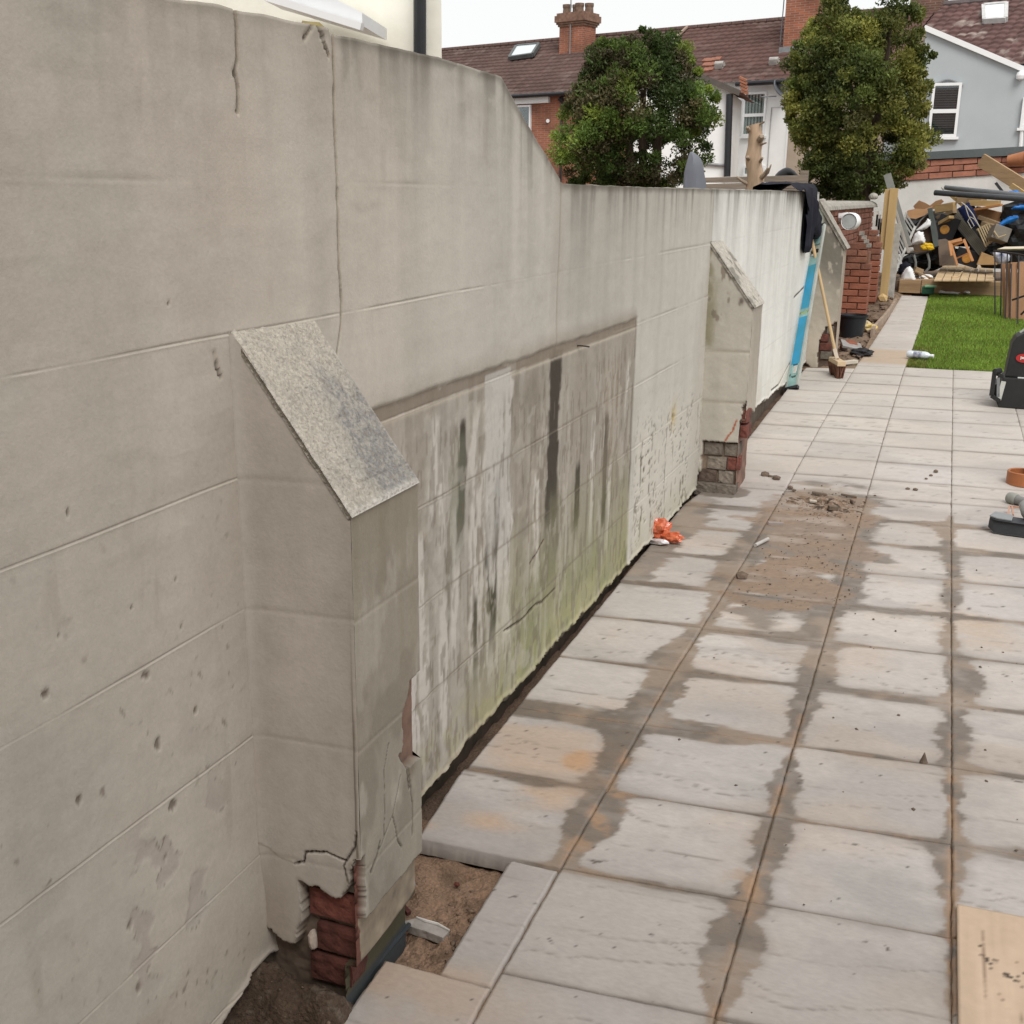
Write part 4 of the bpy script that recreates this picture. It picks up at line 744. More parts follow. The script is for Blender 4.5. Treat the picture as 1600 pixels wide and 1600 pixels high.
# --- brick terrace house on the left
h1=thing('terrace_house','red brick terraced house with brown tiled roof and roof window, left beyond the wall','house',terr(-12,3,.5))
uL,uM=-21.0,-6.45
m=MB(); obox(m,TF,TU,TN,uL,uM,.2,EAVE-.02,-8,0); m.build('wall',m_houseb,h1)
rt1=tilecol((.095,.056,.048),.12)
def lev(px,py,back): return thit(px,py,back)[0]
sl=(RIDGE-EAVE)/RB
def rp(u,s): return terr(u,-.35+s*(RB+.35),EAVE-.12+s*(RIDGE-EAVE+.12))
roof1=roof_sheet('roof',h1,rp(uL,0),rp(uM,0),rp(uL,1),rp(uM,1),.30,.32,rt1)
m=MB();m.prism([rp(uM,1),rp(uL,1),terr(uL,8.3,EAVE),terr(uM,8.3,EAVE)],(0,0,-.05)); m.build('rear_slope',M('rear_tiles',(.12,.065,.05)),h1)
m=MB()
for k in range(32): a=uL+(uM-uL)*k/32; m.tube([terr(a,RB,RIDGE+.03),terr(a+(uM-uL)/32-.03,RB,RIDGE+.03)],.11,8)
m.build('ridge_tiles',M('ridge_tile',(.10,.058,.048),var=.3),roof1)
m=MB(); m.tube([terr(uL,-.42,EAVE-.15),terr(uM,-.42,EAVE-.15)],.07,8); m.build('gutter',m_black,h1)
ua,za=thit(806,152); ub,zb=thit(860,146); obox_build(TF,TU,TN,ua-.6,ub,EAVE-.42,EAVE-.20,.0,.14,'fascia',m_upvc,h1)
u0,z1=thit(796,162); u1,_=thit(831,164); window(h1,TF+TN*.0,TU,TN,u1-1.1,u1,2.9,thit(829,164)[1],3.6)
m=MB(); ud,_=thit(879,190); m.tube([terr(ud,-.07,EAVE-.2),terr(ud,-.07,.5)],.045,8); m.tube([terr(ud,-.07,thit(879,158)[1]),terr(ud-.1,-.12,thit(879,158)[1]+.1)],.08,8); m.build('downpipe',m_black,h1)
m=MB(); up,zp=thit(857,189); m.lathe(terr(up,-.03,zp),[(.001,0),(.07,0),(.07,.03),(.001,.03)],12,Matrix.Rotation(R(90),3,'X')); m.build('vent_cap',m_upvc,h1)
def roofpt(px,py,up=0):
    """where a sight line meets the front roof slope"""
    A=rp(0,0);B=rp(1,0);C_=rp(0,1); n=np.cross(B-A,C_-A); n/=np.linalg.norm(n); n=n if n[2]>0 else -n
    d=ray(px,py); e=np.array([0,0,EYE]); t=((A-e)@n)/(d@n); return e+d*t+n*up
def rooflight(parent,cs,mf,mg,glasscol=None):
    c=[Vector(roofpt(*p,.17)) for p in cs]; n=(c[1]-c[0]).cross(c[3]-c[0]).normalized(); n=n if n.z>0 else -n
    mid=sum(c,Vector())/4; f=MB()
    for a,b in zip(c,c[1:]+c[:1]): f.bar(a,b,.11,.16,n)
    fr=f.build('roof_window',mf,parent); inner=[mid+(p-mid)*.93-n*.0 for p in c]; g=MB(); g.prism([p+n*.05 for p in inner],-n*.03); g.build('pane',mg,fr)
m_sky=M('skylight_glass',(.62,.68,.70),rough=.12,var=.05,ns=1,bump=0,spec=.9)
m_wf=M('grey_metal_frame',(.10,.11,.11),rough=.5)
rooflight(h1,[(798,97),(834,92),(844,76),(809,79)],m_wf,m_sky)
def chimney(parent,u,back,w,d_,z0,z1,npots,label=None,aer=False):
    m=MB(); obox(m,TF,TU,TN,u-w/2,u+w/2,z0,z1-.50,-back-d_/2,-back+d_/2); st=m.build('chimney',m_stack,parent)
    m=MB(); 
    for k,(a,b,e) in enumerate([(z1-.50,z1-.42,.05),(z1-.42,z1-.34,.10),(z1-.34,z1-.10,.15),(z1-.10,z1,.09)]): obox(m,TF,TU,TN,u-w/2-e,u+w/2+e,a,b,-back-d_/2-e,-back+d_/2+e)
    m.build('corbel',m_stack if not aer else M('sooty_brick',(.20,.115,.08),var=.4),st)
    for k in range(npots):
        c=terr(u+(k-(npots-1)/2)*(w/npots)*1.05,back+(.12 if k%2 else -.12),z1); q=MB(); q.lathe(c,[(.18,0),(.165,.2),(.185,.27),(.185,.36),(.13,.36),(.13,.15)],12); q.build('chimney_pot',m_pot,st)
    m=MB(); obox(m,TF,TU,TN,u-w/2-.12,u+w/2+.12,z0,z0+.35,-back+d_/2,-back+d_/2+.05); m.build('flashing',m_lead,st)
    if aer: m=MB(); m.tube([terr(u,back-d_/2-.06,z0+.5),terr(u,back-d_/2-.06,z1+.9)],.025,6); m.tube([terr(u-.1,back-d_/2-.06,z1+.62),terr(u+.8,back-d_/2-.2,z1+.68)],.02,6); m.build('aerial_pole',m_lead,st)
    return st
uc,_=thit(902,70,3.2); chimney(h1,uc,3.2,1.15,.9,6.6,thit(900,19,2.8)[1],4,aer=True)
# --- white rendered house in the middle with its rear wing
h2=thing('terrace_house','white rendered terraced house with vertical blinds and satellite dish, centre beyond the wall','house',terr(-2,3,.5))
uR=3.05; ub2=thit(1234,160)[0]
m=MB(); obox(m,TF,TU,TN,uM+.01,ub2,.2,EAVE-.02,-8,0); m.build('wall',m_whitewall,h2)
m=MB(); obox(m,TF,TU,TN,ub2+.01,uR,.2,EAVE-.02,-8,-.02); m.build('side_wall',m_beige,h2)
rt2=tilecol((.105,.056,.047),.1)
roof2=roof_sheet('roof',h2,rp(uM+.02,0),rp(uR,0),rp(uM+.02,1),rp(uR,1),.30,.32,rt2)
m=MB(); m.prism([rp(uR,1),rp(uM,1),terr(uM,8.3,EAVE),terr(uR,8.3,EAVE)],(0,0,-.05)); m.build('rear_slope',M('rear_tiles_dark',(.12,.065,.05)),h2)
m=MB()
for k in range(20): a=uM+(uR-uM)*k/20; m.tube([terr(a,RB,RIDGE+.03),terr(a+(uR-uM)/20-.03,RB,RIDGE+.03)],.11,8)
m.build('ridge_tiles',M('ridge_tile_brown',(.10,.058,.048),var=.3),roof2)
m=MB(); m.bar(rp(uM,0.05)+np.array([0,0,.12]),rp(uM,1)+np.array([0,0,.12]),.10,.06); m.build('verge_strip',M('verge_mortar',(.34,.25,.20)),roof2)
m=MB(); m.tube([terr(thit(1160,126)[0],-.45,EAVE-.16),terr(ub2+.5,-.45,EAVE-.16)],.08,8); m.build('gutter',m_black,h2)
O2=TF; ua,zt=thit(1164,145); ub,_=thit(1200,143); _,zb=thit(1199,212); _,zs=thit(1180,180)
window(h2,TF,TU,TN,ua,ub,zb,zt,zs,'v'); 
ua,zt=thit(1163,259); ub,_=thit(1196,257); window(h2,TF,TU,TN,ua,ub,thit(1180,275)[1],zt,None,'v')
m=MB(); c=Vector(terr(*[thit(1223,142)[0]],-.45,thit(1223,142)[1])); rot=Matrix.Rotation(R(62),3,'Y')@Matrix.Rotation(R(20),3,'X'); m.lathe(c,[(.001,0),(.15,.02),(.25,.06),(.31,.11),(.30,.13),(.15,.05),(.001,.03)],18,rot); m.tube([c,c+Vector((.28,.25,-.1))],.025,6); m.tube([c+Vector((0,0,-.2)),c+Vector((-.5,-.1,-.22)),c+Vector((-.5,-.1,-.12))],.02,6); m.build('satellite_dish',M('dish_grey',(.14,.15,.17),rough=.5),h2)
m=MB(); ux,za=thit(1206,168); uy,_=thit(1230,166); m.tube([terr(ux,-.02,.6),terr(ux,-.02,za),terr(uy,-.02,za),terr(uy,-.02,thit(1230,130)[1])],.015,6); m.build('cable',M('grey_cable',(.4,.4,.4),bump=0),h2)
m=MB(); obox(m,TF,TU,TN,ub2-.03,ub2+.03,.3,EAVE-.2,.0,.03); m.build('corner_bead',m_upvc,h2)
# vents on the roof
m_vent=M('pale_metal',(.40,.38,.36),rough=.5)
for px,py in [(1126,107),(1211,101)]:
    m=MB(); c=Vector(roofpt(px,py,.16)); m.box(c-Vector((0,0,.06)),(.30,.26,.1),(R(30),0,-A_T)); m.tube([c+Vector((-.15,-.05,.0)),c+Vector((.15,-.1,.0))],.09,8); m.build('roof_vent',m_vent,roof2)
pt=MB()
for px,py in [(1104,97),(1110,97),(1116,96),(1122,95),(1104,104),(1110,104),(1116,103),(1105,112),(1111,111)]:
    c=Vector(roofpt(px,py,.07)); pt.box(c,(.25,.24,.06),(R(30),0,-A_T))
pt.build('new_tiles',M('orange_tile',(.27,.115,.075),var=.3,ns=6),roof2)
# rear wing: white, single pitch with the pipe at its corner
PW=lambda px,py:at(px,py,36)
cL=at(1070,130,36)[0]; cR=at(1141,130,36)[0]; zTopL=at(1100,128,36)[2]+1.2; zTopR=at(1141,142,36)[2]
wing=MB(); Yw=36
def wingz(x): return zTopR+(x-cR)*((at(1112,131,36)[2]-zTopR)/(at(1112,131,36)[0]-cR))
xl=at(1010,150,36)[0]
wing.prism([(xl,Yw,.2),(cR,Yw,.2),(cR,Yw,wingz(cR)),((xl+cR)/2-.3,Yw,wingz((xl+cR)/2-.3)),(xl,Yw,wingz(cR))],(-.28,3.8,0)); wing.build('rear_wing',m_whitewall,h2)
P0=at(1141,145,35.8); P1=np.array([(xl+cR)/2-.3,35.8,wingz((xl+cR)/2-.3)+.1]); P0[2]+=.08
wr=roof_sheet('wing_roof',h2,P0+np.array([.35,0,-.12]),P0+np.array([.07,3.9,-.12]),P1,P1+np.array([-.28,3.9,0]),.3,.32,tilecol((.15,.07,.05),.2))
m=MB(); m.bar(P1+np.array([0,-.06,.0]),P0+np.array([.3,-.06,-.1]),.06,.16); m.build('barge_board',M('dark_barge',(.10,.085,.075)),wr)
m=MB(); 
for k in range(5): m.box(at(1163.5-.6*k,144-5.2*k,38.4),(.26,.3,.06),(R(8),R(24),R(10)))
m.build('orange_verge_tiles',M('orange_tiles_new',(.36,.15,.085),var=.3,ns=5),wr)
m=MB(); m.tube([at(1140,147,35.85),at(1136,276,35.85)],.105,8); m.build('downpipe',m_black,h2)
m=MB(); a=at(1060,252,35.95); b=at(1137,259,35.95); m.tube([a,b],.05,6); m.build('waste_pipe',M('grey_waste_pipe',(.3,.3,.31)),h2)
chu=thit(1262,30,2.0)[0]; chimney(h2,chu,2.0,1.25,.9,6.35,9.6,2)
m=MB(); m.tube([terr(chu-.95,2,6.6),terr(chu-.9,2,9.4)],.02,6); m.build('aerial_mast',m_lead,h2)
# --- grey gabled house on the right
GY=34.
def gp(px,py): return at(px,py,GY)
h3=thing('grey_house','pale grey rendered house with sloping white verge and white sash window','house',(0,GY+2,.6))
p0,p1,p2,p3=gp(1447,46),gp(1660,137),gp(1660,300),gp(1447,300)
m=MB(); m.prism([p0,p1,(p1[0],GY,.2),(p0[0],GY,.2)],(0.9,5.5,0)); m.build('wall',m_greyr,h3)
m=MB(); m.bar(p0+np.array([-.05,-.06,.04]),p1+np.array([0,-.06,.04]),.1,.13); m.build('verge',m_upvc,h3)
rt3=tilecol((.12,.066,.06),.6,.6)
e3l,e3r=1.6,14.0
roof3=roof_sheet('roof',h3,rp(e3l+1.5,0),rp(e3r,0),rp(e3l+1.5,1),rp(e3r,1),.32,.34,rt3,wave=.05,step=.05)
m=MB(); obox(m,TF,TU,TN,e3l+1.5,e3r,.2,EAVE-.02,-8,0); m.build('main_wall',m_greyr,h3)
m=MB(); m.prism([rp(e3r,1),rp(e3l+1.5,1),terr(e3l+1.5,8.3,EAVE),terr(e3r,8.3,EAVE)],(0,0,-.05)); m.build('rear_slope',M('rear_tiles_red',(.13,.07,.055)),h3)
m=MB()
for k in range(24): a=e3l+1.5+(e3r-e3l-1.5)*k/24; m.tube([terr(a,RB,RIDGE+.05),terr(a+.46,RB,RIDGE+.05)],.12,8)
m.build('ridge_tiles',M('ridge_tile_grey',(.12,.10,.10),var=.3),roof3)
rooflight(h3,[(1538,41),(1572,39),(1573,15),(1537,18)],M('pale_frame',(.55,.55,.54),rough=.5),M('bright_skylight',(.78,.79,.82),rough=.1,var=.03,bump=0,spec=.9))
m=MB(); obox(m,TF,TU,TN,e3l+.6,e3l+1.6,RIDGE-.9,RIDGE+.25,-RB-.4,-RB+.4); m.build('party_wall_stack',brickmat('dark_stack',(.17,.085,.06),(.12,.06,.045),(.2,.15,.12)),h3)
a,b=gp(1457,128),gp(1503,212); XU=np.array([1,0,0]);YN=np.array([0,-1,0]); w3=window(h3,(0,GY-.03,0),XU,YN,a[0]+.02,gp(1505,128)[0]-.02,gp(1480,214)[2],gp(1480,130)[2],gp(1480,174)[2],'h')
# arched head over the sash
m=MB(); xa,xb=a[0],gp(1505,128)[0]; zt=gp(1480,130)[2]; n=10; pts=[(xa,GY-.05,zt-.14)]+[(xa+(xb-xa)*k/n,GY-.05,zt-.14+.16*math.sin(math.pi*(k/n))) for k in range(n+1)]+[(xb,GY-.05,zt-.14)]
m.tube([(x,GY-.04,z+.06) for x,y,z in pts[1:-1]],.03,6); m.build('arched_head',m_lead,w3)
m=MB(); c=gp(1594,119); m.lathe(Vector(c)+Vector((0,-.12,0)),[(.001,-.12),(.09,-.08),(.11,0),(.09,.08),(.001,.12)],12); m.build('camera_dome',m_upvc,h3)
m=MB(); m.tube([gp(1600,165)+np.array([0,-.06,0]),gp(1594,236)+np.array([0,-.06,0])],.05,8); m.build('downpipe',m_upvc,h3)
window(h3,(0,GY-.03,0),XU,YN,gp(1599,150)[0],gp(1599,150)[0]+1.1,gp(1600,200)[2],gp(1600,152)[2],gp(1600,172)[2])
m=MB(); bl=gp(1436,58); m.prism([gp(1434,50)+np.array([0,.3,0]),gp(1447,50)+np.array([-.01,.3,0]),(gp(1447,50)[0]-.01,GY+.3,.3),(gp(1434,50)[0],GY+.3,.3)],(0,3,0)); m.build('neighbour_render',m_beige,h3)
# --- garage / boundary wall behind the rubbish
m_white_b=M('dirty_white_render',(.72,.71,.69),rough=.9,var=.14,ns=2.2,bump=.3,bs=30); m_cbrick=M('pink_clay_block',(.36,.155,.105),rough=.9,var=.25,ns=6,bump=.4,bs=40,rnd=.22)
BY=20.5
gw=thing('garage_wall','white rendered outbuilding wall with clay block courses and grey roof edge behind the rubbish','wall',(.6,BY,.5))
l0,l1=at(1385,296,BY),at(1700,268,BY)
def bline(x,py_l,py_r,pl=1440,pr=1600):
    A=at(pl,py_l,BY);B=at(pr,py_r,BY); return A[2]+(x-A[0])*(B[2]-A[2])/(B[0]-A[0])
xl,xr=-1.35,2.6; zt=lambda x:bline(x,281,270)
m=MB(); m.prism([(xl,BY,.3),(xr,BY,.3),(xr,BY,zt(xr)),(xl,BY,zt(xl))],(0,.25,0)); m.build('rendered_panel',m_white_b,gw)
m=MB(); zt2=lambda x:bline(x,250,243); m.prism([(xl,BY+.04,zt(xl)-.05),(xr,BY+.04,zt(xr)-.05),(xr,BY+.04,zt2(xr)),(xl,BY+.04,zt2(xl))],(0,.2,0)); m.build('mortar_backing',M('clay_mortar',(.22,.15,.12)),gw)
for r in range(3):
    x=xl+(.0 if r%2 else -.16); k=0
    while x<xr:
        w=.36; z0=zt(x+w/2)+(zt2(x+w/2)-zt(x+w/2))*r/3; hh=(zt2(x+w/2)-zt(x+w/2))/3; sl_=(zt(x+w)-zt(x))/w
        q=MB(); q.box((x+w/2,BY+.02,z0+hh/2),(w-.012,.10,hh-.016),(0,-math.atan(sl_),0)); o=q.build('clay_block',m_cbrick,gw); x+=w
m=MB(); m.prism([(xl,BY-.06,zt2(xl)+.005),(xr,BY-.06,zt2(xr)+.005),(xr,BY-.06,zt2(xr)+.155),(xl,BY-.06,zt2(xl)+.115)],(0,4,0)); m.build('grey_roof_edge',M('slate_grey_fascia',(.105,.125,.13),rough=.6,var=.1),gw)
# --- cream neighbouring house on the left
NY=9.
nh=thing('cream_house','cream painted neighbouring house corner with black downpipe and white eaves, top left','house',(-5.5,NY+1,.3))
pr_=at(690,60,NY); m=MB(); m.prism([(-12,NY,.2),(pr_[0],NY,.2),(pr_[0],NY,6.4),(-12,NY,6.4)],(-3.4,6,0)); m.build('wall',M('cream_masonry_paint',(.86,.845,.75),rough=.9,var=.05,ns=3,bump=.6,bs=6),nh)
m=MB(); m.tube([at(656,-160,NY-.10),at(656,110,NY-.10)],.052,12); m.build('downpipe',m_black,nh)
m=MB(); A=at(388,-12,8.1);B=at(566,40,8.1); A2=at(440,-14,8.1); m.prism([A,B,at(566,20,8.1),at(512,-8,8.1),at(470,-22,8.1)],(-.2,.8,0)); m.build('eaves_box',M('eaves_white',(.78,.80,.82),rough=.4,var=.03,bump=0),nh)
m=MB(); m.bar(at(384,-14,8.05),at(566,42,8.05),.05,.05); m.build('soffit_trim',m_upvc,nh)
# --- unseen house added behind the camera to shade the near patio
hb=thing('shade_house','unseen brick house added behind the camera to shade the near patio','house',(1.5,-2.9,0))
m=MB(); HYb=-2.5
for (x0,x1,z0,z1) in [(-4.2,-.6,-.2,5.6),(-.6,1.5,2.15,5.6),(1.5,6,-.2,5.6)]: m.box(((x0+x1)/2,HYb-.15,(z0+z1)/2),(x1-x0,.3,z1-z0))
m.build('wall',brickmat('shade_house_brick',(.22,.10,.07),(.17,.08,.055),(.24,.2,.17)),hb)
obox_build((0,HYb,0),np.array([1,0,0]),np.array([0,1,0]),-.55,.42,.02,2.1,-.10,-.04,'door',m_glass,hb); obox_build((0,HYb,0),np.array([1,0,0]),np.array([0,1,0]),.48,1.45,.02,2.1,-.10,-.04,'door',m_glass,hb)
m=MB(); m.box((.45,HYb-.35,1.05),(2.3,.02,2.3)); m.build('dark_room',m_dark,hb)
m=MB(); m.prism([(-4.4,HYb+.3,5.5),(6.2,HYb+.3,5.5),(6.2,HYb-4,8),(-4.4,HYb-4,8)],(0,0,.1)); m.build('roof',M('shade_house_roof',(.12,.065,.05)),hb)
crumple('weed',(wx(2.16)-.10,2.20,2.0),(.03,.03,.02),M('dry_weed',(.25,.2,.08)),None,5,.5,2); tag(bpy.data.objects['weed'],'small dry weed growing on top of the garden wall beside the crack','plant')

# ================================================================== TREES, STUMP, FENCE
def leafmesh(name,parent,centers,nper,rad,size,colors,seed,long=1.6,up=.35):
    r=np.random.default_rng(seed); n=len(centers)*nper; ci=np.repeat(np.arange(len(centers)),nper)
    dirs=r.normal(size=(n,3)); dirs/=np.linalg.norm(dirs,axis=1)[:,None]; rr=rad[ci]*r.random(n)**.45
    P=np.array(centers)[ci]+dirs*rr[:,None]*np.array([1,1,.85])
    d=dirs*.7+r.normal(size=(n,3))*.6+np.array([0,0,up]); d/=np.linalg.norm(d,axis=1)[:,None]
    s=np.cross(d,r.normal(size=(n,3))); s/=np.linalg.norm(s,axis=1)[:,None]; sz=size*(.55+.9*r.random(n))
    nn=np.cross(s,d); L=(sz*long/2)[:,None]; w=(sz/2)[:,None]
    V=np.stack([P-d*L,P+s*w*.9-nn*w*.25,P+d*L,P-s*w*.9-nn*w*.25],1).reshape(-1,3)
    c=np.array(colors)[ci]*(.7+.6*r.random((n,1))); c=np.repeat(c,4,0)
    return npmesh(name,V,np.arange(4*n).reshape(n,4),m_leaf,parent,col=c,smooth=False)
m_leaf=thin_leaf('foliage',.35); m_bark=M('bark',(.11,.08,.06),rough=.95,var=.4,ns=8,bump=.8,bs=25,stretch=(1,1,.3))
def crown_points(outline,Y,depth,n,seed,thr=.44):
    """clump centres through the crown: crowded patches, holes between them, shoots past the edge"""
    r=np.random.default_rng(seed); P=np.array([at(x,y,Y)[[0,2]] for x,y in outline]); lo=P.min(0);hi=P.max(0); out=[]; Q=[tuple(p) for p in P]
    while len(out)<n:
        q=lo-.12+(hi-lo+.24)*r.random((800,2)); ins=inpoly(q,Q); dd=polyd(q,Q+[Q[0]]); ok=(ins|((dd<.10)&(r.random(800)<.16)))&(vn(q[:,0]*3.1+seed,q[:,1]*3.1,seed)+.5*vn(q[:,0]*7,q[:,1]*7,seed+1)> thr)
        q=q[ok];dd=np.where(ins,dd,0)[ok]; hw=np.clip(dd/(.42*(hi-lo).min()),0,1)
        for (x,z),h,d_ in zip(q,hw,dd):
            yd=depth*math.sqrt(h+.02)*(1 if r.random()<.5 else -1)*(r.random()**.3); out.append((x,Y+yd,z,d_))
            if len(out)>=n: break
    return np.array(out)
def tree(name,label,outline,Y,depth,n,nper,pal,seed,rad,size,foot,trunks,long=1.6,thr=.44):
    t=thing(name,label,'tree',foot); pts=crown_points(outline,Y,depth,n,seed,thr); r=np.random.default_rng(seed+1)
    pal=np.array(pal); big=fbm(pts[:,0]*1.3+pts[:,1],pts[:,2]*1.3,3,seed); k=np.clip((big*len(pal)*1.5-len(pal)*.25+r.normal(0,.6,n)).astype(int),0,len(pal)-1)
    c=pal[k]*(.75+.5*r.random((n,1))); c[:, :]*= (.75+.5*ss(.3,.7,vn(pts[:,0]*2.3,pts[:,2]*2.3,seed+3)))[:,None]
    rads=rad*(.55+.9*r.random(n))*np.where(pts[:,3]<.08,.7,1)
    leafmesh('crown',t,pts[:,:3],nper,rads,size,c,seed+2,long)
    m=MB()
    for tr in trunks:
        m.tube(tr,[.085-.06*i/len(tr) for i in range(len(tr))],8)
    m.build('trunk',m_bark,t,smooth=True); return t
O1=[(884,285),(870,250),(872,205),(895,170),(902,140),(918,118),(925,85),(950,68),(985,62),(1010,52),(1040,58),(1060,75),(1085,95),(1095,120),(1112,138),(1124,170),(1118,195),(1095,215),(1098,240),(1085,262),(1060,286),(1000,292),(940,292)]
Y1=16.; B1=at(1000,300,Y1)
tk=[]
for px,tx in [(965,950),(985,980),(1003,1005),(1022,1035),(940,925)]:
    a=at(px,300,Y1); a[2]=.45; tk.append([a,at(px+2,285,Y1+.1),at((px+tx)/2,220,Y1),at(tx,140,Y1-.1)])
tree('cypress_tree','bushy dark green conifer with brown patches and several thin stems behind the wall',O1,Y1,.9,480,210,[(.065,.10,.027),(.09,.145,.034),(.115,.10,.05),(.12,.185,.038),(.22,.28,.055),(.08,.12,.034)],501,.145,.023,(B1[0],Y1,.4),tk,2.0)
O2=[(1262,300),(1250,268),(1258,240),(1238,205),(1232,160),(1245,120),(1236,98),(1255,60),(1270,45),(1285,8),(1300,-20),(1320,-15),(1322,18),(1350,32),(1372,15),(1378,-20),(1402,-22),(1412,8),(1432,14),(1438,45),(1446,75),(1450,105),(1447,128),(1452,140),(1446,175),(1450,205),(1448,240),(1430,258),(1415,262),(1402,290),(1385,300),(1372,300),(1340,312),(1300,310)]
Y2=18.3; B2=at(1345,315,Y2)
tk=[[(B2[0],Y2+.1,.4),at(1345,280,Y2),at(1335,180,Y2+.1),at(1310,40,Y2)],[(B2[0]+.1,Y2+.1,.4),at(1355,260,Y2),at(1380,140,Y2),at(1392,10,Y2)]]
tree('evergreen_tree','tall leafy evergreen tree with two leading tops, right of the bare stump',O2,Y2,.85,560,190,[(.085,.115,.03),(.12,.155,.038),(.18,.20,.047),(.28,.28,.066),(.15,.15,.05)],511,.15,.028,(B2[0],Y2,.4),tk,1.9,.34)
# bare stump
SY=14.; sb=at(1180,300,SY)
st=thing('tree_stump','tall bare barkless tree stump with snapped branch stubs behind the wall','tree stump',(sb[0],SY,.35))
m=MB(); pts=[(sb[0],SY,.3)]+[tuple(at(1179+2*math.sin(k),295-k*10,SY)) for k in range(0,11)]; m.tube(pts,[.115,.108]+[.100-.0025*k+.004*math.sin(k*2.1) for k in range(10)],14); m.build('trunk',M('bare_wood',(.40,.29,.20),rough=.85,var=.4,ns=7,bump=.8,bs=18,stretch=(1,1,.25)),st,smooth=True)
m_stub=M('branch_wood',(.36,.29,.22),var=.3,ns=12)
for (x0,y0,x1,y1,x2,y2,r_) in [(1183,282,1195,272,1200,262,.028),(1172,290,1158,282,1151,276,.024),(1186,255,1191,247,1191,247,.02),(1184,222,1190,214,1190,213,.045),(1172,252,1168,246,1167,245,.03),(1185,228,1197,223,1198,223,.012),(1184,286,1200,270,1205,257,.018),(1186,195,1193,191,1195,190,.014),(1172,205,1168,200,1168,199,.03)]:
    m=MB(); m.tube([at(x0,y0,SY),at(x1,y1,SY-.12),at(x2,y2,SY-.16)],[r_,r_*.8,r_*.4],7); m.build('branch_stub',m_stub,st,smooth=True)
m_rail=M('grey_weathered_timber',(.22,.18,.145),rough=.95,var=.35,ns=3,bump=.5,bs=25,stretch=(.3,.3,3))
fe=thing('timber_fence','weathered grey brown timber fence boards behind the bare stump','fence',at(1180,300,15.2))
for k,(y0,y1) in enumerate([(274.5,283.5),(284.5,294),(295,306)]):
    m=MB(); m.prism([at(1098,y1+2,15),at(1262,y1,15.6),at(1262,y0-1,15.6),at(1098,y0+3,15)],(0,.04,0)); m.build('board',m_rail,fe,bevel=.006)
m=MB(); m.box(at(1256,285,15.7)-np.array([0,0,.6]),(.1,.1,1.5)); m.build('fence_post',m_rail,fe)
# covered parasol behind the wall
py=8.6; pb=at(1085,298,py); pa=thing('covered_parasol','closed garden parasol in a grey cover standing behind the wall','parasol',(pb[0],py,.2))
m=MB(); prof=[];m_cover=M('grey_cover',(.16,.17,.20),rough=.7,var=.12,ns=4,bump=.15,bs=12)
n=16; vs=[];fs=[]; L=[(300,1085,17.5),(285,1085,16.5),(270,1084.5,14.5),(258,1085,12.5),(248,1085,9.5),(242,1083,6),(238,1081,2.5),(237,1080.5,.4)]
for j,(yy,cx,hw) in enumerate(L):
    c=at(cx,yy,py); e=at(cx+hw,yy,py); w=e[0]-c[0]
    for k in range(n): a=2*math.pi*k/n; q=1+.10*math.cos(5*a+.5*j*.3); vs.append((c[0]+w*q*math.cos(a),py+w*q*math.sin(a),c[2]))
for j in range(len(L)-1):
    for k in range(n): fs.append((j*n+k,j*n+(k+1)%n,(j+1)*n+(k+1)%n,(j+1)*n+k))
m.add(vs,fs); m.build('cover',m_cover,pa,smooth=True); m=MB(); m.tube([(pb[0],py,.2),(pb[0],py,1.85)],.025,8); m.build('pole',m_lead,pa)
# black domed cover by the fence
c=at(1229,272,19); m=MB(); rx=at(1247,272,19)[0]-c[0]; m.lathe(c-np.array([0,0,.9]),[(rx,0),(rx*1.02,.86),(rx*.98,.89),(rx*.7,.945),(rx*.35,.985),(.02,1.0)],14); tag(m.build('garden_cover',m_black,bevel=0,smooth=True),'black domed cover just showing over the timber fence','cover')

# ================================================================== BRICK BOUNDARY WALL WITH PIERS
bw=thing('brick_wall','red brick boundary wall with concrete coping and two piers beyond the rendered wall','wall',(-1.1,14,gz(14)))
mb_core=M('brick_mortar',(.20,.098,.064),rough=.95,var=.2,ns=20)
XF=-1.10; ya,yb=10.62,18.1; cz=lambda Y:1.585+.0*Y
m=MB(); m.prism([(XF-.02,ya,.0),(XF-.02,yb,.0),(XF-.02,yb,1.58),(XF-.02,ya,1.58)],(-.09,0,0)); m.build('mortar_core',mb_core,bw)
# wall-face bricks (seen at a grazing angle): one joined part
vs=[];fs=[];cs=[]; tb=MB(); rr=random.Random(5)
for r in range(20):
    z=.13+.075*r; y=ya+.02+(.1125 if r%2 else 0)
    while y<yb-.2:
        if z>gz(y)-.05: tb.box((XF-.012+rr.uniform(-.003,.003),y+.107,z),(.03,.213,.063))
        y+=.225
o=tb.build('brickwork',M('wall_brick_face',(.21,.085,.055),rough=.95,var=.45,ns=3.5,bump=.5,bs=40),bw); o['kind']='stuff'
m_cop=M('lichen_concrete',(.33,.31,.275),rough=.95,var=.4,ns=14,bump=.7,bs=40)
y=ya+.03; k=0
while y<yb:
    m=MB(); n=8; pr=[(XF-.10+.125*math.cos(math.pi*t/n),1.585+.085*math.sin(math.pi*t/n)) for t in range(n+1)]
    m.prism([(x,y,z) for x,z in pr]+[(XF-.225,y,1.58),(XF+.025,y,1.58)],(0,.597,0)); m.build('coping_stone',m_cop,bw,bevel=.006); y+=.606; k+=1
m=MB(); m.tube([(XF-.02,10.70,1.66),(XF+.03,10.66,1.58),(XF+.03,10.66,1.44)],[.05,.045,.04],8); m.build('mortar_fillet',m_cop,bw,smooth=True)
